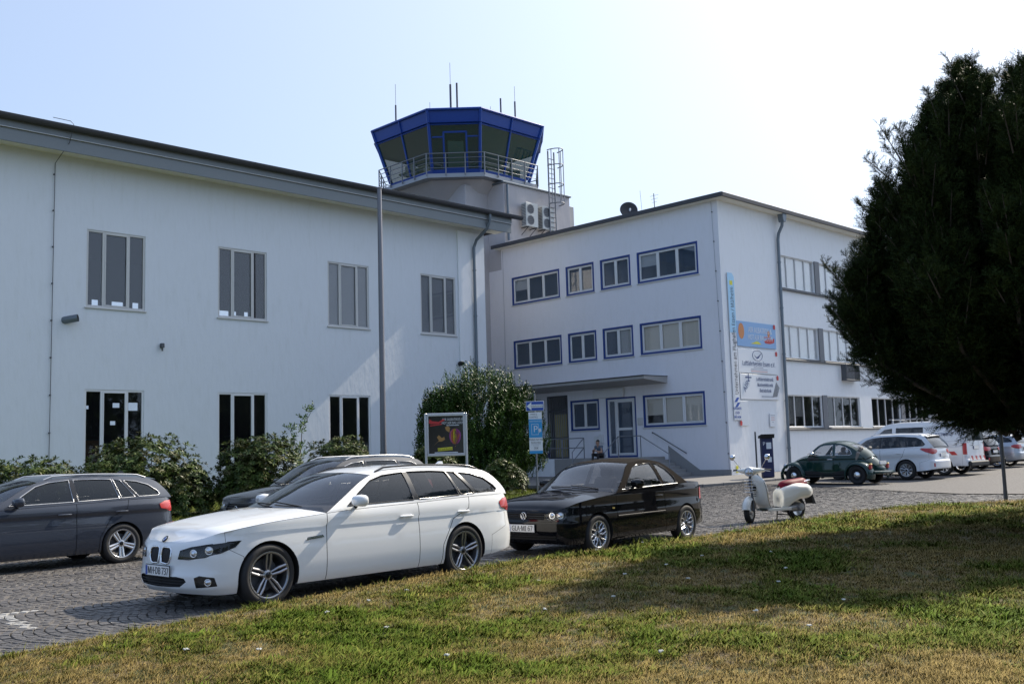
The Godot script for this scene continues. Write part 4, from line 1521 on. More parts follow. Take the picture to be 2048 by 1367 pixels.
func s_of(tb: Dictionary, x: float) -> float:
	var lo := 0
	var hi: int = tb.k
	while hi - lo > 1:
		var mid := (lo + hi) / 2
		if tb.pos[mid].x < x: lo = mid
		else: hi = mid
	var a: float = tb.pos[lo].x
	var b: float = tb.pos[hi].x
	return tb.len / tb.k * (lo + clampf((x - a) / maxf(b - a, 1e-6), 0.0, 1.0))

func on_ring(tb: Dictionary, sp: Dictionary, s: float, y: float, d := 0.0) -> Vector3:
	var q: float = clampf(s / tb.len, 0.0, 1.0) * tb.k
	var i := mini(int(q), tb.k - 1)
	var p: Vector2 = tb.pos[i].lerp(tb.pos[i + 1], q - i)
	var n: Vector2 = tb.nor[i].lerp(tb.nor[i + 1], q - i)
	var wf: float = n.x * n.x if n.x < 0.0 else 0.0
	var wr: float = n.x * n.x if n.x > 0.0 else 0.0
	var o: float = lerp_list(sp.side, y) * (1.0 - wf - wr)
	if wf > 0.001: o += lerp_list(sp.front, y) * wf
	if wr > 0.001: o += lerp_list(sp.rear, y) * wr
	p -= n * (o - d)
	return Vector3(p.x, y, maxf(p.y, 0.0))

func wheel(parent: Node3D, c: Vector3, side: float, r: float, rr: float, w: float, style: String, rim: Material) -> void:
	# c: hub centre at mid tyre; side +1: left (outer face to +z)
	var hub := Node3D.new()
	hub.name = "wheel"
	parent.add_child(hub, true)
	hub.position = c
	var ax := Vector3(0, 0, side)
	var m := MB.new()
	m.lathe([Vector2(rr, -w * .45), Vector2(r - .03, -w * .5), Vector2(r - .008, -w * .42), Vector2(r, -w * .3), Vector2(r, w * .3), Vector2(r - .008, w * .42), Vector2(r - .03, w * .5), Vector2(rr + .02, w * .49), Vector2(rr, w * .44), Vector2(rr - .015, w * .3)], 40, Vector3.ZERO, ax)
	put(m, "tyre", M.tyre, hub)
	m = MB.new()
	m.lathe([Vector2(rr + .002, w * .46), Vector2(rr - .012, w * .47), Vector2(rr - .022, w * .40), Vector2(rr - .03, 0.0), Vector2(rr - .03, -w * .4)], 40, Vector3.ZERO, ax, 0.3)
	m.lathe([Vector2(.0, w * .36), Vector2(.05, w * .35), Vector2(.062, w * .30), Vector2(.062, w * .1)], 20, Vector3.ZERO, ax, 0.3)
	var up := Vector3.UP
	var rt := up.cross(ax)
	var bar := func(a0: float, r0: float, w0: float, a1: float, r1: float, w1: float, z0: float, z1: float, th: float):
		var p := []
		for e in [[a0, r0, w0, z0], [a1, r1, w1, z1]]:
			var d: Vector3 = rt * cos(e[0]) + up * sin(e[0])
			var t: Vector3 = up * cos(e[0]) - rt * sin(e[0])
			p.append([d * e[1] - t * e[2], d * e[1] + t * e[2], ax * e[3]])
		var A: Array = p[0]
		var B: Array = p[1]
		var k := ax * th
		var mid0: Vector3 = (A[0] + A[1]) * .5 + A[2] + ax * .008
		var mid1: Vector3 = (B[0] + B[1]) * .5 + B[2] + ax * .008
		m.quad(A[0] + A[2], mid0, mid1, B[0] + B[2], ax)
		m.quad(mid0, A[1] + A[2], B[1] + B[2], mid1, ax)
		m.quad(A[0] + A[2], B[0] + B[2], B[0] + B[2] - k, A[0] + A[2] - k, (A[0] - A[1]))
		m.quad(A[1] + A[2], B[1] + B[2], B[1] + B[2] - k, A[1] + A[2] - k, (A[1] - A[0]))
	var ro := rr - .02
	if style == "star":
		for k in 5:
			var a := TAU * k / 5 + PI / 2
			for q in [-1.0, 1.0]:
				bar.call(a + q * .32, .05, .010, a + q * .19, ro * .62, .014, w * .32, w * .40, .05)
				bar.call(a + q * .19, ro * .62, .014, a + q * .10, ro, .013, w * .40, w * .45, .05)
	elif style == "double":
		for k in 5:
			var a := TAU * k / 5 - PI / 2
			for q in [-1.0, 1.0]: bar.call(a + q * .34, .05, .017, a + q * .13, ro, .020, w * .32, w * .43, .05)
	elif style == "mesh":
		for k in 10:
			var a := TAU * k / 10
			for q in [-1.0, 1.0]:
				bar.call(a, .05, .010, a + q * .10, ro * .55, .009, w * .33, w * .38, .03)
				bar.call(a + q * .10, ro * .55, .009, a - q * .16, ro, .008, w * .38, w * .42, .03)
	elif style == "multi":
		for k in 9:
			var a := TAU * k / 9
			bar.call(a, .05, .014, a + .05, ro, .022, w * .30, w * .43, .05)
			bar.call(a + .05, ro * .55, .010, a + .34, ro, .010, w * .37, w * .43, .04)
	elif style == "cap":
		m.lathe([Vector2(ro, w * .30), Vector2(ro * .86, w * .36), Vector2(ro * .62, w * .34), Vector2(.0, w * .34)], 32, Vector3.ZERO, ax)
	else:
		for k in 7:
			var a := TAU * k / 7
			bar.call(a, .05, .026, a, ro, .022, w * .33, w * .42, .05)
	put(m, "rim", rim, hub)
	m = MB.new()
	if style == "cap":
		m.lathe([Vector2(.125, w * .345), Vector2(.12, w * .42), Vector2(.095, w * .56), Vector2(.05, w * .63), Vector2(.0, w * .65)], 28, Vector3.ZERO, ax, -1.0)
		put(m, "hub_cap", M.chrome, hub)
	else:
		m.lathe([Vector2(.034, w * .36), Vector2(.03, w * .385), Vector2(.0, w * .39)], 18, Vector3.ZERO, ax)
		put(m, "hub_cap", M.black_gloss, hub)
		m = MB.new()
		m.lathe([Vector2(ro * .74, -w * .05), Vector2(ro * .74, w * .02), Vector2(.06, w * .03)], 28, Vector3.ZERO, ax)
		put(m, "brake_disc", M.steel_dark, hub)

func plate(parent: Node3D, words: String, at: Transform3D, w := 0.52) -> void:
	var o := Node3D.new()
	o.name = "number_plate"
	parent.add_child(o, true)
	o.transform = at
	var m := MB.new()
	m.box(Vector3(0, 0, 0), Vector3(w, .112, .012), .003)
	put(m, "plate", M.plate, o)
	m = MB.new()
	m.box(Vector3(0, 0, .0), Vector3(w + .014, .126, .009), .003)
	put(m, "plate_frame", M.rubber, o)
	m = MB.new()
	m.box(Vector3(-w / 2 + .024, 0, .0045), Vector3(.04, .1, .006))
	put(m, "blue_strip", M.eu_blue, o)
	if words: text(words, .105, M.ink, o, Transform3D(Basis(), Vector3(.02, 0, .007)), "lettering", "Droid Sans", .86)

func make_car(called: String, label: String, sp: Dictionary, at: Vector3, turn: float, body: Material, group: String) -> Node3D:
	var t := thing(called, label, "car", at, turn, group)
	var tb := outline_table(sp.outline)
	var L: float = sp.outline[-1][0]
	var mid := Vector3(L * .5, .6, 0)
	var S := func(x: float) -> float: return s_of(tb, x)
	var sh := func(x: float) -> float: return lerp_list(sp.shoulder, x)
	var ring := func(s: float, y: float) -> Vector3: return on_ring(tb, sp, s, y)
	var x_of := func(s: float) -> float:
		var q: float = clampf(s / tb.len, 0.0, 1.0) * tb.k
		var i := mini(int(q), tb.k - 1)
		return lerpf(tb.pos[i].x, tb.pos[i + 1].x, q - i)
	# the belt of the lower body, unrolled
	var lo := []
	var hi := []
	for i in 161:
		var s: float = tb.len * i / 160.0
		lo.append([s, lerp_list(sp.sill, x_of.call(s))])
		hi.push_front([s, sh.call(x_of.call(s))])
	var belt := P2(lo + hi)
	var arches := []
	for xw in sp.wheels:
		var c := Vector2(S.call(xw), sp.wr)
		var p := circle(c, sp.arch, 40)
		p = Geometry2D.merge_polygons(p, P2([[c.x - sp.arch, c.y], [c.x - sp.arch, -.5], [c.x + sp.arch, -.5], [c.x + sp.arch, c.y]]))[0]
		arches.append(p)
	# features (lamps, grilles) in unrolled coordinates: f from the front centre, r from the rear centre, x along the side
	var feats := []
	for f in sp.feats:
		var p := PackedVector2Array()
		for q in f.poly:
			var s: float = q[0] if f.at == "f" else (tb.len - q[0] if f.at == "r" else S.call(q[0]))
			p.append(Vector2(s, q[1]))
		if Geometry2D.is_polygon_clockwise(p): p.reverse()
		feats.append(p)
	var holes := arches.duplicate()
	for i in feats.size():
		if sp.feats[i].get("hole", true): holes.append(feats[i])
	# panels between seams
	var seams := []
	for q in sp.seams:
		var p := []
		for w in q: p.append([S.call(w[0]), w[1]])
		seams.append(p)
	seams.push_front([[0.0, -.2], [0.0, 2.0]])
	seams.append([[tb.len, -.2], [tb.len, 2.0]])
	for i in seams.size() - 1:
		var a: Array = seams[i]
		var b: Array = seams[i + 1].duplicate()
		b.reverse()
		var called2: String = sp.panels[i]
		var pm: Material = sp.get("panel_mats", {}).get(called2, body)
		for p in Geometry2D.intersect_polygons(P2(a + b), belt):
			var both: bool = i == 0 or i == seams.size() - 2
			var shrunk: Array = Geometry2D.offset_polygon(p, -.0045) if not both else [p]
			if both:
				shrunk = [p]
			for q in shrunk:
				for sd in ([1] if both else [0, -2]):
					var m := MB.new()
					surf(m, q, sp.get("cu", .06), sp.get("cv", .045), ring, sd, mid, holes)
					var o := put(m, called2, pm, t)
					if called2.ends_with("door"):
						var h := MB.new()
						var sg := 1.0 if sd == 0 else -1.0
						var hx: float = sp.handles[0 if called2.begins_with("front") or sp.handles.size() == 1 else 1]
						var hp: Vector3 = on_ring(tb, sp, S.call(hx), sp.handle_y, .012)
						hp.z *= sg
						var path := []
						for k in 7:
							var u := (k / 6.0 - .5) * 2.0
							path.append(hp + Vector3(u * .105, 0, sg * (.018 * (1.0 - u * u * u * u) - .012)))
						h.tube(path, [.008, .014, .015, .015, .015, .014, .008], 8)
						put(h, "handle", sp.get("handle_mat", body), o)
	# inner lining: keeps light from passing through the seams
	var lin := MB.new()
	var big := []
	for xw in sp.wheels:
		var c := Vector2(S.call(xw), sp.wr)
		big.append(Geometry2D.merge_polygons(circle(c, sp.arch + .012, 28), P2([[c.x - sp.arch - .01, c.y], [c.x - sp.arch - .01, -.5], [c.x + sp.arch + .01, -.5], [c.x + sp.arch + .01, c.y]]))[0])
	surf(lin, Geometry2D.offset_polygon(belt, -.012)[0], .16, .1, func(s, y): return on_ring(tb, sp, s, y, -.035), 1, mid, big)
	put(lin, "inner_lining", M.matt_black, t)
	# wheel wells and arch lips
	for k in sp.wheels.size():
		for sg in [1.0, -1.0]:
			var c := Vector2(sp.wheels[k], sp.wr)
			var well := MB.new()
			var s0: float = S.call(sp.wheels[k])
			var a_lo := asin(clampf((lerp_list(sp.sill, sp.wheels[k]) - sp.wr) / sp.arch, -1.0, 1.0))
			well.grid(22, 4, func(u, v):
				var an: float = lerpf(a_lo, PI - a_lo, u)
				var p: Vector3 = on_ring(tb, sp, s0 + cos(an) * sp.arch, c.y + sin(an) * sp.arch)
				return Vector3(p.x, p.y, sg * lerpf(p.z, .42, v * v)), Vector3(0, -1, 0))
			put(well, "wheel_well", M.matt_black, t)
	# lamps, grilles and openings
	for i in feats.size():
		var f: Dictionary = sp.feats[i]
		var m := MB.new()
		var d: float = f.get("d", 0.0)
		for sd in ([1] if f.get("both", false) else [0, -2]):
			m = MB.new()
			surf(m, feats[i], .03, .03, func(s, y): return on_ring(tb, sp, s, y, d), sd, mid)
			if d < -.004:
				# walls of the recess
				for sg in ([1.0, -1.0] if sd == 1 else ([1.0] if sd == 0 else [-1.0])):
					for k in feats[i].size():
						var a: Vector2 = feats[i][k]
						var b: Vector2 = feats[i][(k + 1) % feats[i].size()]
						if sd == 1 and absf(a.x) < .001 and absf(b.x) < .001: continue
						var q := []
						for w in [[a, 0.0], [b, 0.0], [b, d], [a, d]]:
							var p: Vector3 = on_ring(tb, sp, w[0].x, w[0].y, w[1])
							q.append(Vector3(p.x, p.y, p.z * sg))
						m.quad(q[0], q[1], q[2], q[3])
			var o := put(m, f.name, f.mat, t)
			if f.has("rim"):
				var rm := MB.new()
				for sg in ([1.0, -1.0] if sd == 1 else ([1.0] if sd == 0 else [-1.0])):
					var path := []
					for k in feats[i].size() + 1:
						var a: Vector2 = feats[i][k % feats[i].size()]
						var p: Vector3 = on_ring(tb, sp, a.x, a.y, .004)
						path.append(Vector3(p.x, p.y, p.z * sg))
					rm.tube(path, f.get("rim_r", .009), 6, false)
				put(rm, "surround", f.rim, o)
			if f.has("bars"):
				var bm := MB.new()
				var bb := box_of(feats[i])
				for sg in ([1.0, -1.0] if sd == 1 else ([1.0] if sd == 0 else [-1.0])):
					for k in f.bars:
						var q: float = (k + .5) / f.bars
						var path := []
						for e in 5:
							var w: float = e / 4.0
							var u := Vector2(lerpf(bb.position.x, bb.end.x, q), lerpf(bb.position.y + .008, bb.end.y - .008, w)) if f.get("upright", true) else Vector2(lerpf(bb.position.x + .004, bb.end.x - .004, w), lerpf(bb.position.y, bb.end.y, q))
							var p: Vector3 = on_ring(tb, sp, u.x, u.y, d * .3)
							path.append(Vector3(p.x, p.y, p.z * sg))
						bm.tube(path, f.get("bar_r", .006), 5, false)
				put(bm, "bars", f.get("bar_mat", M.grille_bar), o)
			if f.has("bulbs"):
				for sg in ([1.0] if sd == 0 else [-1.0]):
					for bq in f.bulbs:
						var p: Vector3 = on_ring(tb, sp, bq[0], bq[1], d * .55)
						var q: Vector3 = on_ring(tb, sp, bq[0], bq[1], 0.0)
						var ax := (q - p).normalized()
						var bm := MB.new()
						var r: float = bq[2]
						bm.lathe([Vector2(r, .0), Vector2(r * .95, .012), Vector2(r * .8, .004), Vector2(r * .7, .006), Vector2(r * .45, .018), Vector2(0, .022)], 18, Vector3(p.x, p.y, p.z * sg), Vector3(ax.x, ax.y, ax.z * sg), -1.0)
						put(bm, "projector", M.chrome, o)
				var lens := MB.new()
				surf(lens, feats[i], .03, .03, func(s, y): return on_ring(tb, sp, s, y, .003), sd, mid)
				put(lens, "lens", M.lamp_glass, o)
	# bonnet and rear deck
	var xa: float = sp.xa
	var xd: float = sp.xd
	for e in [["bonnet", 0.0, S.call(xa)], ["rear_deck", S.call(xd), tb.len]]:
		var m := MB.new()
		var rows := []
		var k := 26
		var w := 14
		for i in k + 1:
			var s: float = lerpf(e[1], e[2], i / float(k))
			var x: float = x_of.call(s)
			var E: Vector3 = ring.call(s, sh.call(x))
			var cr: float = lerp_list(sp.crown, x)
			var bow: float = sp.bow * clampf(s / e[2], 0, 1) ** 2 if e[0] == "bonnet" else -sp.get("rbow", .1) * clampf((tb.len - s) / maxf(tb.len - e[1], .01), 0, 1)
			for j in w + 1:
				var q := j / float(w) * 2.0 - 1.0
				var ed: float = 1.0 - absf(q) ** sp.get("crown_p", 2.4)
				rows.append(Vector3(E.x - bow * (1.0 - q * q), E.y + cr * ed + sp.get("bulge", 0.0) * (exp(-pow((absf(q) - .62) / .07, 2.0)) * clampf(s * 1.2, 0, 1) if e[0] == "bonnet" else 0.0), E.z * q))
		m.sheet(rows, k, w, Vector3.UP)
		put(m, e[0], sp.get("deck_mat", body) if e[0] == "rear_deck" else body, t)
	# greenhouse
	var top: float = sp.top
	var zg := func(x: float, y: float) -> Vector3:
		var yb: float = sh.call(x)
		var zb: float = on_ring(tb, sp, S.call(x), yb).z - .004
		var q := clampf((y - yb) / (top - yb), 0.0, 1.2)
		return Vector3(x, y, lerpf(zb, lerp_list(sp.zr, x), q) + .022 * sin(PI * clampf(q, 0, 1)))
	var out := []
	var nn := 60
	for i in nn + 1:
		var x: float = lerpf(xa, xd, i / float(nn))
		out.append([x, maxf(lerp_list(sp.roof, x), sh.call(x) + .001)])
	for i in nn + 1:
		var x: float = lerpf(xd, xa, i / float(nn))
		out.append([x, sh.call(x)])
	var gh := P2(out)
	var wins := []
	for w in sp.windows:
		var p := P2(w)
		if Geometry2D.is_polygon_clockwise(p): p.reverse()
		wins.append(p)
	for sd in [0, -2]:
		var m := MB.new()
		surf(m, gh, .07, .05, zg, sd, mid + Vector3(0, .3, 0), wins)
		put(m, "window_frame", sp.get("frame_mat", body), t)
		for w in wins:
			var g := MB.new()
			surf(g, Geometry2D.offset_polygon(w, .004)[0], .1, .1, func(x, y): return zg.call(x, y) - Vector3(0, 0, .009), sd, mid + Vector3(0, .3, 0))
			var o := put(g, "side_window", sp.get("glass", M.car_glass), t)
			if sp.has("trim"):
				var tm := MB.new()
				var path := []
				for k in w.size() + 1:
					var q: Vector3 = zg.call(w[k % w.size()].x, w[k % w.size()].y)
					path.append(Vector3(q.x, q.y, (q.z + .002) * (1.0 if sd == 0 else -1.0)))
				tm.tube(path, .008, 5, false)
				put(tm, "trim", sp.trim, o)
	for w in sp.get("pillars", []):
		for sd in [0, -2]:
			var g := MB.new()
			surf(g, P2(w), .1, .1, func(x, y): return zg.call(x, y) + Vector3(0, 0, .004), sd, mid + Vector3(0, .3, 0))
			put(g, "pillar_trim", M.black_gloss, t)
	var xh: float = sp.xh
	var xr: float = sp.xr
	var edge := func(x: float) -> Vector3: return zg.call(x, lerp_list(sp.roof, x))
	var cro: float = sp.roof_crown
	var ws := MB.new()
	ws.grid(12, 16, func(u, v):
		var q: float = v * 2.0 - 1.0
		var E: Vector3 = edge.call(lerpf(xa + .01, xh, u))
		var cx: float = lerpf(xa - sp.bow, xh - .07, u) - E.x
		var cy: float = lerpf(lerp_list(sp.crown, xa), cro * .75, u)
		return Vector3(E.x + cx * (1.0 - q * q), E.y + cy * (1.0 - q * q), (E.z - .012) * q), Vector3(-1, 1, 0))
	put(ws, "windscreen", sp.get("screen", M.screen_glass), t)
	var rf := MB.new()
	rf.grid(22, 16, func(u, v):
		var q: float = v * 2.0 - 1.0
		var E: Vector3 = edge.call(lerpf(xh, xr, u))
		var cx: float = lerpf(-.07, sp.get("rear_bow", .06), u)
		var cy: float = cro * lerpf(.75, sp.get("rear_crown", .8), u) + cro * .3 * sin(PI * u)
		return Vector3(E.x + cx * (1.0 - q * q), E.y + cy * (1.0 - absf(q) ** 2.6), E.z * q), Vector3.UP)
	put(rf, "roof", sp.get("roof_mat", body), t)
	var rw := MB.new()
	rw.grid(10, 16, func(u, v):
		var q: float = v * 2.0 - 1.0
		var E: Vector3 = edge.call(lerpf(xr, xd - .004, u))
		var cx: float = lerpf(sp.get("rear_bow", .06), sp.get("rbow", .1), u)
		var cy: float = lerpf(cro * sp.get("rear_crown", .8), lerp_list(sp.crown, xd), u)
		return Vector3(E.x + cx * (1.0 - q * q), E.y + cy * (1.0 - q * q), (E.z - .006) * q), Vector3(1, .6, 0))
	if not sp.has("rear_inset"): put(rw, "rear_window", sp.get("rear_glass", M.car_glass), t)
	else:
		var ri: Array = sp.rear_inset
		var at2 := func(u, q):
			var E: Vector3 = edge.call(lerpf(xr, xd - .004, u))
			var cx: float = lerpf(sp.get("rear_bow", .06), sp.get("rbow", .1), u)
			var cy: float = lerpf(cro * sp.get("rear_crown", .8), lerp_list(sp.crown, xd), u)
			return Vector3(E.x + cx * (1.0 - q * q), E.y + cy * (1.0 - q * q), (E.z - .002) * q)
		var back := MB.new()
		for w in [[0.0, ri[0], -1.0, 1.0], [ri[1], 1.0, -1.0, 1.0], [ri[0], ri[1], -1.0, -ri[2]], [ri[0], ri[1], ri[2], 1.0]]:
			back.grid(8, 10, func(u, v): return at2.call(lerpf(w[0], w[1], u), lerpf(w[2], w[3], v)), Vector3(1, .6, 0))
		put(back, "rear_shell", body, t)
		var pane2 := MB.new()
		pane2.grid(8, 10, func(u, v): return at2.call(lerpf(ri[0], ri[1], u), lerpf(-ri[2], ri[2], v)) - Vector3(.006, .004, 0), Vector3(1, .6, 0))
		put(pane2, "rear_window", sp.get("rear_glass", M.car_glass), t)
	# floor, underside, seats, dashboard
	var W: float = sp.half
	var ub := MB.new()
	var y0: float = lerp_list(sp.sill, L * .5)
	ub.box(Vector3(L * .5, y0 + .1, 0), Vector3(L - .5, .16, .84), .02)
	ub.box(Vector3((sp.wheels[0] + sp.wheels[1]) * .5, y0 + .09, 0), Vector3(sp.wheels[1] - sp.wheels[0] - sp.arch * 2 - .06, .16, W * 2 - .2), .02)
	put(ub, "underbody", M.matt_black, t)
	if sp.get("cabin", true):
		var belt_y: float = sh.call((xa + xd) * .5)
		var ds := MB.new()
		ds.box(Vector3(xa + .25, belt_y - .07, 0), Vector3(.5, .16, W * 1.7), .05)
		put(ds, "dashboard", M.cabin, t)
		var sw := MB.new()
		var cc := Vector3(xa + .62, belt_y - .02, W * .42)
		var ring2 := []
		for k in 21:
			var a := TAU * k / 20
			ring2.append(cc + Vector3(sin(a) * .05, sin(a) * .17, cos(a) * .18))
		sw.tube(ring2, .014, 6, false)
		sw.tube([cc, cc + Vector3(-.3, -.08, 0)], .03, 6)
		put(sw, "steering_wheel", M.cabin, t)
		for row in sp.get("seat_rows", [xa + 1.25, xa + 2.15]):
			for z in [W * .42, -W * .42]:
				var se := MB.new()
				var tilt := Basis(Vector3(0, 0, 1), -.28)
				se.box(Vector3(row - .22, belt_y - .5, z), Vector3(.5, .16, .48), .05)
				se.box(Vector3(row + .1, belt_y - .16, z), Vector3(.14, .66, .46), .05, tilt)
				se.box(Vector3(row + .21, belt_y + .24, z), Vector3(.09, .17, .26), .04, tilt)
				put(se, "seat", sp.get("seat_mat", M.cabin), t)
	# wheels
	for k in 2:
		for sg in [1.0, -1.0]:
			wheel(t, Vector3(sp.wheels[k], sp.wr, sg * (W - .02 - sp.get("tw", .23) * .5 - sp.get("tuck", .0))), sg, sp.wr, sp.get("rim_r", sp.wr * .7), sp.get("tw", .23), sp.style, sp.get("rim", M.alloy))
	# mirrors
	for sg in [1.0, -1.0]:
		var mm := MB.new()
		var b: Vector3 = zg.call(xa + sp.get("mirror_x", .42), sh.call(xa + .42) + .03)
		mm.xf = Transform3D(Basis(), Vector3(b.x, b.y, b.z * sg))
		mm.grid(10, 12, func(u, v):
			var a: float = PI * u
			var q: float = TAU * v
			var d := Vector3(cos(a), sin(a) * cos(q), sin(a) * sin(q))
			var sx: float = .11 if d.x < 0 else .05
			return Vector3(d.x * sx, .07 + signf(d.y) * absf(d.y) ** .7 * .072, sg * .14 + signf(d.z) * absf(d.z) ** .7 * .115), Vector3.ZERO)
		var mo := put(mm, "mirror", sp.get("mirror_mat", body), t)
		mm = MB.new()
		mm.xf = Transform3D(Basis(), Vector3(b.x, b.y, b.z * sg))
		mm.tube([Vector3(.02, -.02, -.02 * sg), Vector3(.0, .03, .07 * sg)], .022, 6)
		put(mm, "stalk", M.matt_black, mo)
	# wipers
	var wp := MB.new()
	for z in [.05, .52]:
		var p := []
		for k in 6:
			var q: float = (z - k * .1) / .72
			var u := .05 + .012 * k
			var E: Vector3 = edge.call(lerpf(xa + .01, xh, u))
			var w2 := 1.0 - q * q
			p.append(Vector3(E.x + (lerpf(xa - sp.bow, xh - .07, u) - E.x) * w2 - .02, E.y + lerp_list(sp.crown, xa) * w2 + .012, z - k * .1))
		wp.tube(p, .009, 5)
	put(wp, "wipers", M.matt_black, t)
	if sp.has("rails"):
		for sg in [1.0, -1.0]:
			var p := []
			for k in 13:
				var u := k / 12.0
				var x: float = lerpf(xh + .12, xr - .08, u)
				var E: Vector3 = edge.call(x)
				p.append(Vector3(x, E.y + .012 + .03 * sin(PI * clampf(minf(u, 1.0 - u) * 7.0, 0.0, .5)), (E.z - .045) * sg))
			var rm := MB.new()
			rm.tube(p, .013, 6)
			put(rm, "roof_rail", sp.rails, t)
	if sp.get("fin", false):
		var fm := MB.new()
		var E: Vector3 = edge.call(xr - .25)
		fm.prism(P2([[0, 0], [.17, 0], [.15, .065], [.11, .068]]), Vector3(xr - .36, E.y + cro * .85, .022), Vector3.RIGHT, Vector3.UP, Vector3(0, 0, -.044))
		put(fm, "antenna_fin", body, t)
	if sp.get("spoiler", false):
		var fm := MB.new()
		fm.grid(6, 14, func(u, v):
			var q: float = v * 2.0 - 1.0
			var E: Vector3 = edge.call(xr)
			var a: float = TAU * u
			return Vector3(E.x + sp.get("rear_bow", .06) * (1.0 - q * q) + .05 + cos(a) * .09, E.y + cro * sp.get("rear_crown", .8) * (1.0 - q * q) - .012 + sin(a) * .018 - cos(a) * .012, E.z * .97 * q), Vector3.UP)
		put(fm, "spoiler", body, t)
	var fp: Vector3 = on_ring(tb, sp, 0.0, sp.plate_y[0], .02)
	var rp: Vector3 = on_ring(tb, sp, tb.len, sp.plate_y[1], .02)
	plate(t, sp.get("words", ""), Transform3D(Basis(Vector3(0, 1, 0), -PI / 2), fp))
	plate(t, sp.get("rear_words", ""), Transform3D(Basis(Vector3(0, 1, 0), PI / 2), rp))
	return t

func badge(parent: Node3D, at: Transform3D, r: float, kind: String) -> void:
	var o := Node3D.new()
	o.name = "badge"
	parent.add_child(o, true)
	o.transform = at
	var m := MB.new()
	var ringp := []
	for k in 25: ringp.append(Vector3(cos(TAU * k / 24), sin(TAU * k / 24), 0) * r * .93)
	if kind == "quarters":
		m.lathe([Vector2(r, 0), Vector2(r, .005), Vector2(r * .9, .008), Vector2(.0, .006)], 24, Vector3.ZERO, Vector3(0, 0, 1))
		put(m, "disc", M.black_gloss, o)
		for k in 4:
			var f := MB.new()
			var p := [Vector3(0, 0, .0085)]
			for j in 7:
				var a := PI / 2 * (k + j / 6.0)
				p.append(Vector3(cos(a), sin(a), 0) * r * .6 + Vector3(0, 0, .0085))
			f.flat(p, Vector3(0, 0, 1))
			put(f, "quarter", M.eu_blue if k % 2 else M.plate, o)
	else:
		m.tube(ringp, r * .08, 6, false)
		var st := []
		if kind == "letters":
			st = [[-.42, .8, 0, .08], [.42, .8, 0, .08], [-.82, .38, -.36, -.72], [-.36, -.72, 0, .0], [0, .0, .36, -.72], [.36, -.72, .82, .38]]
		else:
			st = [[-1.9, .1, .15, .2], [.15, .2, -.15, -.2], [-.15, -.2, 1.9, -.1]]
		for q in st: m.tube([Vector3(q[0], q[1], 0) * r, Vector3(q[2], q[3], 0) * r], r * .085, 6)
		put(m, "emblem", M.chrome, o)

func scaled(sp: Dictionary, kx: float, ky: float, kz: float) -> Dictionary:
	var d := sp.duplicate(true)
	for key in ["outline"]:
		for q in d[key]:
			q[0] *= kx
			q[1] *= kz
	for key in ["shoulder", "sill", "roof"]:
		for q in d[key]:
			q[0] *= kx
			q[1] *= ky
	for key in ["side", "front", "rear"]:
		for q in d[key]: q[0] *= ky
	for key in ["zr", "crown"]:
		for q in d[key]:
			q[0] *= kx
			q[1] *= kz
	for key in ["windows", "seams"] + (["pillars"] if d.has("pillars") else []):
		for w in d[key]:
			for q in w:
				q[0] *= kx
				q[1] *= ky
	for f in d.feats:
		for q in f.poly:
			q[0] *= kx if f.at == "x" else kz
			q[1] *= ky
		if f.has("bulbs"):
			for q in f.bulbs:
				q[0] *= kz
				q[1] *= ky
	for key in ["xa", "xd", "xh", "xr"]: d[key] *= kx
	d.top *= ky
	d.half *= kz
	d.handle_y *= ky
	for k in 2:
		d.wheels[k] *= kx
		d.plate_y[k] *= ky
	for k in d.handles.size(): d.handles[k] *= kx
	return d

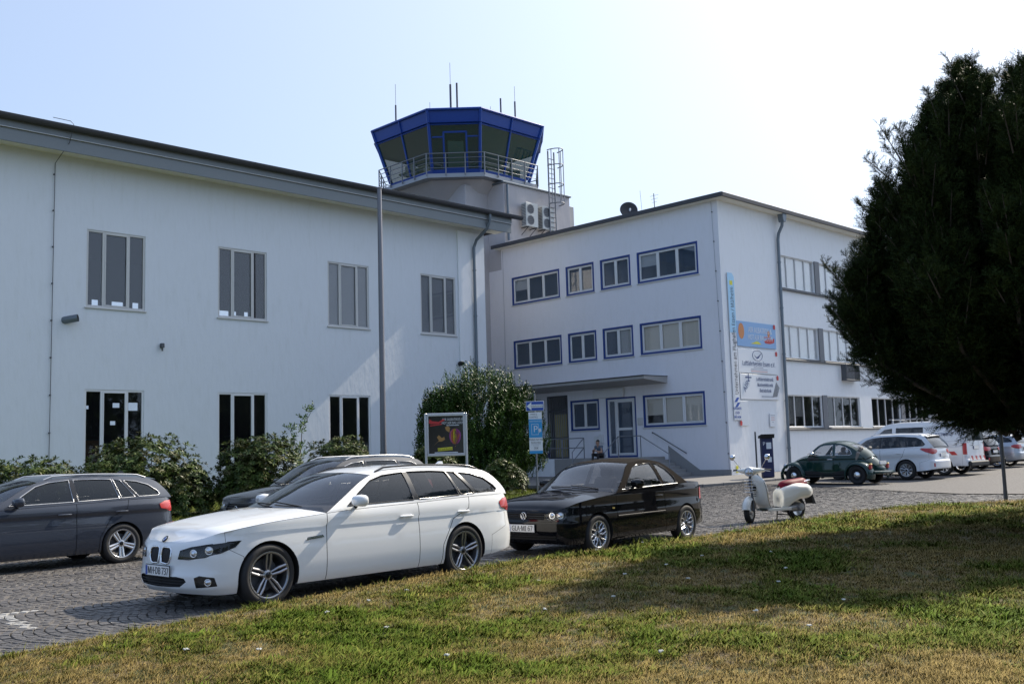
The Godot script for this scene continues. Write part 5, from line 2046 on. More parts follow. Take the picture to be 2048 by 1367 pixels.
func spec_estate() -> Dictionary:
	return {
		"outline": [[0, 0], [.0, .28], [.07, .56], [.22, .78], [.5, .89], [.9, .925], [1.6, .93], [3.0, .93], [4.0, .925], [4.6, .87], [4.86, .76], [4.905, .45], [4.91, 0]], "half": .93,
		"side": [[.16, .075], [.24, .03], [.3, .012], [.45, .0], [.62, .006], [.78, .026], [.815, .03], [.845, .014], [.93, .024], [1.0, .05], [1.06, .075]],
		"front": [[.16, .10], [.21, .05], [.26, .01], [.36, .0], [.44, .02], [.50, .025], [.6, .03], [.68, .05], [.74, .09], [.8, .16]],
		"rear": [[.25, .1], [.32, .02], [.5, .0], [.6, .0], [.64, .03], [.8, .05], [1.0, .09], [1.05, .11]],
		"shoulder": [[0, .715], [.08, .75], [.3, .825], [.8, .90], [1.5, .95], [2.0, .975], [3.0, 1.0], [4.2, 1.03], [4.7, 1.03], [4.91, 1.0]],
		"sill": [[0, .19], [.3, .17], [.8, .19], [1.3, .2], [3.3, .2], [4.3, .25], [4.91, .33]],
		"wheels": [.83, 3.80], "wr": .335, "arch": .372, "rim_r": .252, "tw": .25, "style": "star",
		"xa": 1.60, "xh": 2.45, "xr": 4.46, "xd": 4.80, "bow": .22, "rbow": .06, "roof_crown": .05, "top": 1.42,
		"roof": [[1.60, .955], [1.9, 1.115], [2.3, 1.31], [2.5, 1.372], [2.8, 1.41], [3.3, 1.42], [4.0, 1.40], [4.35, 1.37], [4.5, 1.325], [4.66, 1.19], [4.8, 1.035]],
		"zr": [[1.6, .60], [2.6, .60], [3.6, .595], [4.8, .555]], "crown": [[0, .01], [.4, .035], [1.6, .06], [4.7, .02], [4.91, .01]], "bulge": .012, "crown_p": 3.0,
		"windows": [[[1.93, 1.02], [2.15, 1.16], [2.4, 1.297], [2.62, 1.352], [2.97, 1.38], [2.97, 1.035]], [[3.05, 1.038], [3.05, 1.382], [3.45, 1.38], [3.70, 1.365], [3.77, 1.055]], [[3.81, 1.058], [3.735, 1.362], [3.86, 1.352], [4.06, 1.066]], [[4.13, 1.07], [3.925, 1.345], [4.15, 1.32], [4.36, 1.255], [4.50, 1.155], [4.545, 1.10], [4.5, 1.075]]],
		"seams": [[[.52, -.1], [.52, .56], [.34, .66], [.30, 1.2]], [[1.58, -.1], [1.58, .6], [1.62, 1.2]], [[2.99, -.1], [3.01, 1.2]], [[3.36, -.1], [3.40, .45], [3.60, .76], [3.88, .88], [3.99, 1.2]], [[4.3, -.1], [4.32, .5], [4.64, .60], [4.66, .78], [4.66, 1.2]]],
		"panels": ["front_bumper", "front_fender", "front_door", "rear_door", "rear_quarter", "rear_bumper"],
		"pillars": [[[2.972, 1.035], [3.048, 1.037], [3.048, 1.38], [2.972, 1.38]], [[3.772, 1.055], [3.808, 1.057], [3.733, 1.362], [3.702, 1.365]], [[4.062, 1.066], [4.128, 1.07], [3.923, 1.345], [3.862, 1.352]]],
		"handles": [2.80, 3.78], "handle_y": .845, "plate_y": [.42, .80], "fin": true, "spoiler": true,
		"feats": [
			{"name": "grille", "at": "f", "poly": [[.035, .505], [.022, .57], [.028, .655], [.06, .672], [.19, .668], [.225, .64], [.225, .56], [.195, .51], [.15, .495]], "mat": M.black_gloss, "d": -.035, "rim": M.chrome, "rim_r": .010, "bars": 9, "bar_r": .0055},
			{"name": "headlight", "at": "f", "poly": [[.36, .556], [.385, .640], [.54, .678], [.76, .705], [1.0, .725], [1.12, .73], [1.05, .672], [.90, .618], [.72, .576], [.52, .553]], "mat": M.lamp_dark, "d": -.05, "rim": M.black_gloss, "rim_r": .006, "bulbs": [[.56, .612, .045], [.76, .64, .045]]},
			{"name": "lower_intake", "at": "f", "poly": [[0, .25], [0, .362], [.36, .37], [.47, .355], [.50, .32], [.40, .262]], "mat": M.matt_black, "d": -.05, "both": true, "bars": 4, "upright": false, "bar_r": .005, "bar_mat": M.rubber},
			{"name": "side_intake", "at": "f", "poly": [[.62, .255], [.60, .36], [.66, .385], [.83, .36], [.86, .27]], "mat": M.matt_black, "d": -.06, "bulbs": [[.75, .31, .04]]},
			{"name": "tail_light", "at": "r", "poly": [[.45, .84], [.46, .97], [.74, .985], [.98, .975], [1.10, .93], [1.08, .86], [.86, .80], [.62, .80]], "mat": M.tail_red, "d": .008},
			{"name": "fender_vent", "at": "x", "poly": [[1.30, .672], [1.32, .705], [1.53, .72], [1.55, .69]], "mat": M.chrome, "d": .007, "hole": false},
		],
	}

func spec_suv() -> Dictionary:
	return {
		"outline": [[0, 0], [.0, .45], [.05, .72], [.24, .86], [.8, .9], [2, .9], [3.7, .9], [4.35, .87], [4.6, .76], [4.655, .45], [4.66, 0]], "half": .90,
		"side": [[.2, .05], [.3, .0], [.5, .012], [.75, .03], [.9, .008], [1.0, .02], [1.1, .05], [1.2, .09]],
		"front": [[.2, .1], [.3, .01], [.5, .0], [.7, .02], [.82, .08], [.9, .15]],
		"rear": [[.3, .04], [.45, .0], [.65, .0], [.7, .04], [1.0, .07], [1.15, .12]],
		"shoulder": [[0, .82], [.12, .87], [.5, .97], [1.25, 1.05], [2, 1.08], [3.5, 1.12], [4.4, 1.14], [4.66, 1.1]],
		"sill": [[0, .28], [.4, .24], [3.4, .26], [4.3, .32], [4.66, .38]],
		"wheels": [.93, 3.6], "wr": .345, "arch": .395, "rim_r": .235, "tw": .23, "style": "multi",
		"xa": 1.25, "xh": 2.1, "xr": 4.22, "xd": 4.58, "bow": .2, "rbow": .06, "roof_crown": .045, "top": 1.63,
		"roof": [[1.25, 1.055], [1.6, 1.28], [2.0, 1.515], [2.2, 1.58], [2.6, 1.62], [3.3, 1.63], [3.9, 1.605], [4.2, 1.555], [4.4, 1.39], [4.58, 1.145]],
		"zr": [[1.2, .62], [3, .62], [4.6, .57]], "crown": [[0, .01], [.5, .04], [1.3, .06], [4.5, .02], [4.66, .01]],
		"windows": [[[1.6, 1.115], [1.85, 1.285], [2.1, 1.46], [2.3, 1.52], [2.62, 1.555], [2.62, 1.13]], [[2.70, 1.13], [2.70, 1.56], [3.3, 1.565], [3.52, 1.55], [3.62, 1.16]], [[3.70, 1.165], [3.60, 1.54], [3.95, 1.515], [4.18, 1.42], [4.32, 1.25], [4.24, 1.185]]],
		"seams": [[[.5, -.1], [.5, .7], [.3, .9], [.3, 1.3]], [[1.45, -.1], [1.45, 1.3]], [[2.64, -.1], [2.66, 1.3]], [[3.15, -.1], [3.2, .5], [3.5, .85], [3.66, 1.3]], [[4.1, -.1], [4.12, .6], [4.45, .7], [4.45, 1.3]]],
		"panels": ["front_bumper", "front_fender", "front_door", "rear_door", "rear_quarter", "rear_bumper"],
		"pillars": [[[2.622, 1.13], [2.698, 1.13], [2.698, 1.557], [2.622, 1.555]], [[3.622, 1.16], [3.698, 1.165], [3.602, 1.54], [3.522, 1.55]]],
		"handles": [2.46, 3.36], "handle_y": .95, "plate_y": [.48, .86], "spoiler": true,
		"feats": [
			{"name": "grille", "at": "f", "poly": [[0, .60], [0, .80], [.36, .80], [.40, .70], [.33, .60]], "mat": M.matt_black, "d": -.03, "both": true, "bars": 4, "upright": false, "bar_r": .008, "bar_mat": M.black_gloss},
			{"name": "headlight", "at": "f", "poly": [[.43, .70], [.45, .78], [.7, .83], [.95, .875], [1.1, .885], [1.0, .80], [.75, .71]], "mat": M.lamp_dark, "d": -.05, "bulbs": [[.58, .755, .04], [.76, .79, .04]]},
			{"name": "lower_intake", "at": "f", "poly": [[0, .32], [0, .46], [.45, .46], [.52, .36], [.4, .32]], "mat": M.matt_black, "d": -.04, "both": true},
			{"name": "tail_light", "at": "r", "poly": [[.40, .99], [.43, 1.07], [.75, 1.10], [1.15, 1.12], [1.22, 1.08], [1.0, .97], [.75, .90], [.55, .92]], "mat": M.tail_red, "d": .008},
			{"name": "reflector", "at": "r", "poly": [[.68, .45], [.68, .58], [.74, .58], [.74, .45]], "mat": M.tail_red, "d": .006},
		],
	}

func spec_cabriolet() -> Dictionary:
	return {
		"outline": [[0, 0], [.0, .40], [.04, .66], [.18, .80], [.7, .84], [2, .85], [3.2, .84], [3.8, .79], [4.04, .68], [4.08, .4], [4.08, 0]], "half": .85,
		"side": [[.18, .05], [.28, .01], [.45, .0], [.6, .004], [.75, .016], [.86, .016], [.93, .03], [1.0, .06]],
		"front": [[.18, .08], [.26, .02], [.34, .0], [.5, .0], [.53, .035], [.66, .055], [.72, .1]],
		"rear": [[.2, .06], [.3, .0], [.5, .0], [.55, .04], [.9, .07], [1.0, .11]],
		"shoulder": [[0, .68], [.1, .72], [.4, .80], [1.25, .885], [1.6, .92], [3.0, .955], [3.5, .975], [3.9, .965], [4.08, .92]],
		"sill": [[0, .2], [.4, .18], [3.0, .2], [4.08, .3]],
		"wheels": [.82, 3.29], "wr": .298, "arch": .335, "rim_r": .205, "tw": .2, "style": "mesh",
		"xa": 1.30, "xh": 1.98, "xr": 2.82, "xd": 3.42, "bow": .17, "rbow": .06, "roof_crown": .04, "top": 1.37, "rear_bow": .1,
		"roof": [[1.30, .89], [1.6, 1.10], [1.92, 1.31], [2.08, 1.35], [2.5, 1.375], [2.82, 1.345], [3.02, 1.26], [3.22, 1.12], [3.42, .98]],
		"zr": [[1.3, .55], [2.5, .56], [3.6, .5]], "crown": [[0, .01], [.4, .04], [1.3, .05], [3.6, .03], [4.08, .01]], "bulge": .01,
		"windows": [[[1.57, .965], [1.75, 1.09], [2.0, 1.255], [2.15, 1.30], [2.56, 1.325], [2.60, .972]], [[2.69, .978], [2.65, 1.315], [2.78, 1.295], [2.92, 1.215], [3.05, 1.07], [3.07, .99]]],
		"seams": [[[.42, -.1], [.42, .5], [.14, .52], [.12, 1.3]], [[1.28, -.1], [1.28, 1.3]], [[2.62, -.1], [2.64, 1.3]], [[3.64, -.1], [3.66, .5], [3.95, .54], [3.97, 1.3]]],
		"panels": ["front_bumper", "front_fender", "front_door", "rear_quarter", "rear_bumper"],
		"handles": [2.46], "handle_y": .80, "plate_y": [.43, .66],
		"feats": [
			{"name": "headlight", "at": "f", "poly": [[.43, .60], [.44, .655], [.50, .685], [.68, .685], [.78, .655], [.80, .60], [.75, .56], [.62, .545], [.48, .55]], "mat": M.lamp_bright, "d": -.05, "bulbs": [[.53, .615, .05], [.69, .615, .05]]},
			{"name": "grille", "at": "f", "poly": [[0, .555], [0, .66], [.40, .66], [.40, .555]], "mat": M.matt_black, "d": -.02, "both": true, "bars": 3, "upright": false, "bar_r": .009, "bar_mat": M.black_gloss},
			{"name": "lower_intake", "at": "f", "poly": [[0, .255], [0, .33], [.62, .33], [.62, .265]], "mat": M.matt_black, "d": -.03, "both": true, "bars": 2, "upright": false, "bar_mat": M.rubber},
			{"name": "tail_light", "at": "r", "poly": [[.56, .68], [.56, .90], [.78, .90], [.90, .86], [.92, .68]], "mat": M.tail_red, "d": .008},
			{"name": "indicator", "at": "x", "poly": [[1.16, .66], [1.16, .685], [1.22, .685], [1.22, .66]], "mat": M.amber, "d": .008, "hole": false},
		],
	}

func spec_van() -> Dictionary:
	return {
		"outline": [[0, 0], [.0, .5], [.08, .80], [.3, .93], [.9, .95], [2.5, .95], [4.2, .95], [4.78, .93], [4.88, .84], [4.89, .5], [4.89, 0]], "half": .95,
		"side": [[.25, .03], [.4, .0], [.9, .0], [1.1, .01], [1.25, .03]],
		"front": [[.2, .08], [.35, .0], [.6, .0], [.8, .04], [1.0, .14]],
		"rear": [[.3, .0], [.5, .0], [.55, .05], [1.25, .06]],
		"shoulder": [[0, .90], [.2, 1.0], [.7, 1.13], [1.5, 1.18], [4.89, 1.2]],
		"sill": [[0, .26], [4.89, .32]],
		"wheels": [.92, 3.92], "wr": .335, "arch": .375, "rim_r": .22, "tw": .22, "style": "seven",
		"xa": .72, "xh": 1.65, "xr": 4.72, "xd": 4.86, "bow": .18, "rbow": .02, "roof_crown": .06, "top": 1.9,
		"roof": [[.72, 1.135], [1.1, 1.45], [1.5, 1.76], [1.75, 1.86], [2.4, 1.9], [4.3, 1.89], [4.68, 1.85], [4.76, 1.78], [4.86, 1.205]],
		"zr": [[.7, .76], [2, .78], [4.86, .76]], "crown": [[0, .01], [.7, .06], [4.8, .0]],
		"windows": [[[1.05, 1.22], [1.3, 1.45], [1.62, 1.68], [1.95, 1.72], [1.95, 1.23]], [[2.1, 1.24], [2.1, 1.73], [3.2, 1.73], [3.2, 1.24]]],
		"seams": [[[.5, -.1], [.5, 1.4]], [[1.0, -.1], [1.0, 1.4]], [[2.02, -.1], [2.02, 1.4]], [[3.3, -.1], [3.3, 1.4]], [[4.66, -.1], [4.66, .5], [4.70, 1.4]]],
		"panels": ["front_bumper", "front_fender", "front_door", "sliding_door", "rear_quarter", "rear_bumper"],
		"handles": [1.85, 2.2], "handle_y": 1.02, "plate_y": [.45, .95], "rear_crown": .5, "rear_bow": .02,
		"feats": [
			{"name": "headlight", "at": "f", "poly": [[.5, .72], [.5, .86], [.85, .92], [.95, .8], [.8, .7]], "mat": M.lamp_bright, "d": -.04, "bulbs": [[.65, .79, .05]]},
			{"name": "tail_light", "at": "r", "poly": [[.84, .72], [.84, 1.12], [1.04, 1.12], [1.04, .72]], "mat": M.tail_red, "d": .008},
		],
	}

func spec_vintage() -> Dictionary:
	return {
		"outline": [[.28, 0], [.28, .16], [.5, .36], [1.0, .56], [1.4, .66], [2.1, .69], [2.8, .66], [3.3, .54], [3.7, .34], [3.86, .18], [3.88, 0]], "half": .775,
		"side": [[.3, .02], [.45, .0], [.8, .012], [.84, .03], [.88, .015], [1.0, .05]],
		"front": [[.3, .03], [.4, .0], [.6, .05], [.8, .25]],
		"rear": [[.35, .03], [.45, .0], [.6, .03], [.9, .2]],
		"shoulder": [[.28, .60], [.4, .68], [.7, .81], [1.0, .89], [1.35, .94], [2.2, .96], [3.0, .94], [3.4, .82], [3.7, .64], [3.88, .5]],
		"sill": [[.28, .38], [1, .3], [3, .3], [3.88, .38]],
		"wheels": [.78, 3.18], "wr": .318, "arch": .345, "rim_r": .2, "tw": .165, "style": "cap", "tuck": .05,
		"xa": 1.32, "xh": 1.82, "xr": 2.8, "xd": 3.42, "bow": .1, "rbow": .1, "roof_crown": .075, "top": 1.42, "rear_bow": .1,
		"roof": [[1.32, .945], [1.5, 1.15], [1.72, 1.34], [1.9, 1.405], [2.2, 1.43], [2.5, 1.41], [2.8, 1.33], [3.1, 1.16], [3.42, .84]],
		"zr": [[1.3, .46], [2.4, .47], [3.4, .40]], "crown": [[.28, .02], [.8, .10], [1.3, .10], [3.3, .12], [3.88, .02]], "crown_p": 2.0,
		"windows": [[[1.52, 1.0], [1.62, 1.15], [1.80, 1.305], [1.95, 1.345], [2.27, 1.36], [2.29, 1.0]], [[2.39, 1.0], [2.37, 1.36], [2.55, 1.345], [2.75, 1.275], [2.92, 1.16], [2.98, 1.03], [2.9, 1.0]]],
		"seams": [[[.5, -.1], [.5, 1.3]], [[1.38, -.1], [1.38, 1.3]], [[2.34, -.1], [2.34, 1.3]], [[3.7, -.1], [3.7, 1.3]]],
		"panels": ["front_apron", "front_quarter", "front_door", "rear_quarter", "rear_apron"],
		"handles": [2.2], "handle_y": .86, "rear_inset": [.06, .52, .74], "handle_mat": M.chrome, "plate_y": [.35, .72], "trim": M.chrome, "mirror_x": .3, "mirror_mat": M.chrome,
		"feats": [],
	}

# ---------------------------------------------------------------- street furniture, scooter, person

func post(called: String, label: String, at: Vector3, h: float, r0: float, r1: float, mt: Material) -> Node3D:
	var t := thing(called, label, "post", at)
	var m := MB.new()
	m.tube([Vector3(0, -.1, 0), Vector3(0, h * .12, 0), Vector3(0, h * .121, 0), Vector3(0, h, 0)], [r0 * 1.12, r0 * 1.12, r0, r1], 14)
	m.lathe([Vector2(r1 * 1.2, h - .02), Vector2(r1 * 1.2, h + .02), Vector2(0, h + .06)], 14)
	put(m, "pole", mt, t)
	return t

func furniture() -> void:
	var m := MB.new()
	post("flag_pole", "tall bare grey metal pole standing in front of the hangar wall", Vector3(23.95, bed_y(24, -31), -31.0), 11.6, .115, .085, M.pole)
	post("thin_post", "thin grey post at the lawn edge, its top hidden in the yew", Vector3(23.9, lawn_y(23.9, -8.5), -8.5), 3.0, .04, .04, M.steel_dark)
	# poster board facing the road
	var dir := Vector3(-.66, 0, .75).normalized()
	var t := thing("poster_board", "aluminium poster board on two legs with a dark balloon flight poster", "sign", Vector3(19.2, bed_y(19.2, -22), -21.95), atan2(dir.x, dir.z))
	var bw := .575
	m = MB.new()
	for x in [-bw, bw]: m.box(Vector3(x, 1.3, 0), Vector3(.07, 2.6, .09), .012)
	put(m, "legs", M.aluminium, t)
	m = MB.new()
	m.box(Vector3(0, 2.56, 0), Vector3(bw * 2 - .07, .09, .1), .012)
	m.box(Vector3(0, 1.42, 0), Vector3(bw * 2 - .07, .08, .1), .012)
	m.box(Vector3(-bw + .06, 1.99, .002), Vector3(.05, 1.06, .09), .008)
	m.box(Vector3(bw - .06, 1.99, .002), Vector3(.05, 1.06, .09), .008)
	put(m, "frame", M.aluminium, t)
	m = MB.new()
	m.box(Vector3(0, 1.99, 0), Vector3(bw * 2 - .15, 1.07, .04))
	var pp := put(m, "poster", M.poster_dark, t)
	var z := .0225
	text("AIR ALBATROS &", .095, M.white_panel, pp, Transform3D(Basis(), Vector3(.2, 2.42, z)), "lettering", "Droid Sans", .85)
	text("HOT AIR BALLOON", .095, M.white_panel, pp, Transform3D(Basis(), Vector3(.2, 2.32, z)), "lettering", "Droid Sans", .8)
	print_line(pp, Vector3(.2, 2.25, z), .36, .018, M.sign_pale)
	text("Infos und Buchung", .06, M.ink, pp, Transform3D(Basis(Vector3(0, 0, 1), .06), Vector3(-.03, 1.585, z + .008)))
	print_line(pp, Vector3(0, 1.485, z), .66, .025, M.sign_pale)
	m = MB.new()
	m.box(Vector3(-.03, 1.585, z), Vector3(.42, .085, .01), .0, Basis(Vector3(0, 0, 1), .06))
	put(m, "yellow_label", M.banner_yellow, pp)
	var cl := [M.print_purple, M.print_orange, M.banner_yellow, M.print_orange, M.print_purple]
	for k in 5:
		m = MB.new()
		var pl := PackedVector2Array()
		for j in 9:
			var a := PI * j / 8 - PI / 2
			pl.append(Vector2(sin((k - 2.5) / 2.5 * PI / 2) * cos(a) * .165, sin(a) * .2 + (.0 if a > 0 else -.05 * sin(-a))))
		for j in 9:
			var a := PI / 2 - PI * j / 8
			pl.append(Vector2(sin((k - 1.5) / 2.5 * PI / 2) * cos(a) * .165, sin(a) * .2 + (.0 if a > 0 else -.05 * sin(-a))))
		m.prism(Geometry2D.convex_hull(pl).slice(0, -1), Vector3(.26, 1.96, z), Vector3.RIGHT, Vector3.UP, Vector3(0, 0, .004))
		put(m, "balloon_print", cl[k], pp)
	m = MB.new()
	m.box(Vector3(.26, 1.66, z), Vector3(.03, .03, .006))
	put(m, "basket_print", M.wood, pp)
	m = MB.new()
	m.prism(P2([[-.48, 2.32], [-.42, 2.30], [-.2, 2.30], [-.02, 2.40], [-.05, 2.44], [-.2, 2.36], [-.38, 2.38], [-.46, 2.44]]), Vector3(0, 0, z), Vector3.RIGHT, Vector3.UP, Vector3(0, 0, .004))
	m.box(Vector3(-.28, 2.27, z), Vector3(.34, .03, .006), 0.0, Basis(Vector3(0, 0, 1), .12))
	put(m, "plane_print", M.sign_red, pp)
	m = MB.new()
	m.prism(P2([[-.34, 1.70], [-.2, 1.83], [-.26, 1.92], [-.2, 1.98], [-.12, 1.9], [-.05, 1.93], [-.03, 1.85], [-.12, 1.8], [-.22, 1.8]]), Vector3(0, 0, z), Vector3.RIGHT, Vector3.UP, Vector3(0, 0, .004))
	m.prism(P2([[-.02, 2.2], [.06, 2.24], [.12, 2.18], [.1, 2.05], [.05, 2.08], [.0, 2.12]]), Vector3(0, 0, z), Vector3.RIGHT, Vector3.UP, Vector3(0, 0, .004))
	put(m, "ornament_print", M.print_gold, pp)
	# post with the one-way sign and the parking sign
	dir = Vector3(-.74, 0, .67).normalized()
	t = thing("parking_signpost", "steel post with a blue one way arrow above a blue and white parking sign", "sign", Vector3(25.45, gy(25, -24) + .05, -24.4), atan2(dir.x, dir.z))
	m = MB.new()
	m.tube([Vector3(0, -.1, 0), Vector3(0, 3.42, 0)], .03, 10)
	put(m, "pole", M.galvanised, t)
	var s := part(t, "one_way_sign")
	m = MB.new()
	m.box(Vector3(0, 2.98, .045), Vector3(.62, .34, .012), .004)
	put(m, "plate", M.white_panel, s)
	m = MB.new()
	m.box(Vector3(0, 2.98, .053), Vector3(.59, .31, .006))
	put(m, "blue_field", M.eu_blue, s)
	m = MB.new()
	m.prism(P2([[-.28, 2.98], [-.12, 3.12], [-.12, 3.035], [.28, 3.035], [.28, 2.925], [-.12, 2.925], [-.12, 2.84]]), Vector3(0, 0, .0565), Vector3.RIGHT, Vector3.UP, Vector3(0, 0, .003))
	put(m, "arrow", M.white_panel, s)
	text("Einbahnstraße", .085, M.ink, s, Transform3D(Basis(), Vector3(.07, 2.98, .062)), "lettering", "Droid Sans", .75)
	s = part(t, "parking_sign")
	m = MB.new()
	m.box(Vector3(0, 2.06, .045), Vector3(.46, 1.42, .012), .004)
	put(m, "plate", M.white_panel, s)
	m = MB.new()
	m.box(Vector3(0, 2.215, .053), Vector3(.456, .63, .006)); m.box(Vector3(0, 1.40, .053), Vector3(.456, .1, .006))
	put(m, "blue_field", M.sign_cyan, s)
	m = MB.new()
	for q in [[-.02, 2.36, .24, .012], [-.02, 2.0, .24, .012], [-.135, 2.18, .012, .36], [.095, 2.18, .012, .36]]: m.box(Vector3(q[0], q[1], .058), Vector3(q[2], q[3], .004))
	m.prism(P2([[.1, 2.18], [.17, 2.22], [.2, 2.12], [.13, 2.06]]), Vector3(0, 0, .058), Vector3.RIGHT, Vector3.UP, Vector3(0, 0, .004))
	put(m, "square_outline", M.sign_pale, s)
	text("P", .3, M.white_panel, s, Transform3D(Basis(), Vector3(.0, 2.19, .06)), "lettering", "Droid Sans")
	text("PARK &\nCONTROL", .085, M.ink_soft, s, Transform3D(Basis(), Vector3(-.05, 2.65, .053)), "lettering", "Droid Sans", .8)
	text("PRIVATPARKPLATZ", .07, M.sign_pale, s, Transform3D(Basis(), Vector3(0, 2.46, .058)), "lettering", "Droid Sans", .75)
	text("Parken nur mit\nParkschein", .085, M.ink, s, Transform3D(Basis(), Vector3(0, 1.78, .053)), "lettering", "Droid Sans", .8)
	print_line(s, Vector3(0, 1.665, .053), .34, .012, M.print_grey)
	print_line(s, Vector3(0, 1.625, .053), .2, .012, M.print_grey)
	text("30€", .1, M.ink_soft, s, Transform3D(Basis(), Vector3(0, 1.54, .053)))
	# ticket machine with its pole
	t = thing("ticket_machine", "dark blue parking ticket machine with a slanted hood by the downpipe", "machine", Vector3(36.6, gy(36.6, -22.2) + .09, -22.15), -.75)
	m = MB.new()
	m.box(Vector3(0, .8, 0), Vector3(.46, 1.6, .32), .03)
	put(m, "body", M.machine_blue, t)
	m = MB.new()
	m.prism(P2([[-.2, 0], [.24, 0], [.3, .16], [-.2, .1]]), Vector3(-.27, 1.58, 0), Vector3.BACK, Vector3.UP, Vector3(.54, 0, 0))
	put(m, "hood", M.matt_black, t)
	m = MB.new()
	m.box(Vector3(.05, 1.28, .165), Vector3(.2, .26, .012), .003)
	m.box(Vector3(.06, .72, .165), Vector3(.16, .2, .012), .003)
	put(m, "front_panel", M.sign_pale, t)
	text("P", .2, M.white_panel, t, Transform3D(Basis(), Vector3(-.14, 1.36, .163)))
	m = MB.new()
	m.tube([Vector3(-.42, -.1, -.05), Vector3(-.42, 1.85, -.05)], .035, 8)
	put(m, "side_pole", M.steel_dark, t)
	# dish and aerials on the terminal roof
	t = thing("satellite_dish", "round dark satellite dish on the terminal roof edge", "dish", Vector3(38.9, 12.7, -30.5), -.75)
	m = MB.new()
	m.lathe([Vector2(0, .0), Vector2(.2, .03), Vector2(.36, .1), Vector2(.44, .16), Vector2(.43, .18), Vector2(.34, .12), Vector2(0, .02)], 28, Vector3(0, .42, 0), Vector3(0, .3, 1).normalized(), -1.0)
	put(m, "reflector", M.dish, t)
	m = MB.new()
	m.tube([Vector3(0, -.05, -.05), Vector3(0, .45, -.05)], .03, 8)
	m.tube([Vector3(0, .1, 0), Vector3(.0, .35, .5)], .014, 6)
	put(m, "mast", M.steel_dark, t)
	m = MB.new()
	m.box(Vector3(0, .38, .5), Vector3(.08, .14, .12), .02)
	put(m, "receiver", M.sign_pale, t)
	for q in [[-29.5, 1.25, "thin whip aerial leaning on the terminal roof beside the dish", .008], [-28.75, .95, "short aerial with cross bars on the terminal roof", .022], [-32.2, .22, "stub pipe on the terminal roof left of the dish", .03]]:
		t = thing("roof_aerial", q[2], "aerial", Vector3(38.7, 12.68, q[0]))
		m = MB.new()
		m.tube([Vector3(0, 0, 0), Vector3(-.03, q[1], -.06 if q[3] < .01 else 0)], q[3], 6)
		if q[3] > .02 and q[1] > .5:
			for k in 3: m.tube([Vector3(0, q[1] - .1 - k * .16, -.25 + k * .05), Vector3(0, q[1] - .1 - k * .16, .25 - k * .05)], .007, 4)
		put(m, "mast", M.steel_dark, t)

func entrance() -> void:
	# landing, steps and railings in front of the door; node at the foot of the wall below the door
	var t := thing("entrance_steps", "concrete landing and steps with grey railings before the terminal door", "stairs", Vector3(38.28, 0, -31.0))
	var g := .3
	var m := MB.new()
	m.box(Vector3(-.95, .7, -.1), Vector3(1.9, .88, 5.2), .015)
	put(m, "landing", M.step, t)
	m = MB.new()
	m.box(Vector3(-.95, .68, -3.6), Vector3(1.9, .9, 1.9), .015)
	put(m, "ramp_wall", M.plaster_pale, t)
	for k in 5:
		m = MB.new()
		m.box(Vector3(-.85, .26 + (5 - k) * .147 * .5, 2.65 + k * .29), Vector3(1.65, (5 - k) * .147, .3), .012)
		put(m, "step", M.step, t)
	for k in 3:
		m = MB.new()
		m.box(Vector3(-2.05 - k * .3, .26 + (4 - k) * .2 * .5, .2), Vector3(.32, (4 - k) * .2, 1.7), .012)
		put(m, "step", M.step, t)
	# railings
	var rails := [
		[[-1.85, 1.12, -4.4], [-1.85, 2.1, -4.4]], [[-1.85, 1.12, -3.2], [-1.85, 2.1, -3.2]], [[-1.85, 1.12, -2.2], [-1.85, 2.1, -2.2]], [[-1.85, 1.12, -.8], [-1.85, 2.1, -.8]],
		[[-1.85, 2.1, -4.4], [-1.85, 2.1, -.8], [-2.7, 1.45, -.8], [-2.7, .4, -.8]], [[-1.85, 1.65, -4.4], [-1.85, 1.65, -.8], [-2.7, 1.0, -.8]],
		[[-1.7, 1.12, 1.15], [-1.7, 2.1, 1.15], [-2.7, 1.4, 1.15], [-2.7, .4, 1.15]], [[-1.7, 1.14, 2.45], [-1.7, 2.1, 2.45], [-1.7, 1.25, 4.0], [-1.7, .35, 4.0]], [[-1.7, 2.1, 1.15], [-1.7, 2.1, 2.45]],
	]
	for q in rails:
		m = MB.new()
		var p := []
		for w in q: p.append(Vector3(w[0], w[1], w[2]))
		m.tube(p, .024, 8)
		put(m, "railing", M.galvanised, t)
	m = MB.new()
	m.tube([Vector3(-.02, 2.22, 1.85), Vector3(-.1, 2.27, 1.9), Vector3(-.1, 1.3, 3.7), Vector3(-.02, 1.26, 3.72)], .022, 8)
	put(m, "wall_handrail", M.steel_dark, t)
	t = thing("flower_box", "small dark blue box hung on the landing rail", "box", Vector3(36.35, 1.2, -34.2))
	m = MB.new()
	m.prism(P2([[-.16, 0], [.16, 0], [.22, .24], [-.22, .24]]), Vector3(-.1, 0, 0), Vector3.BACK, Vector3.UP, Vector3(.2, 0, 0))
	put(m, "bin", M.machine_blue, t)

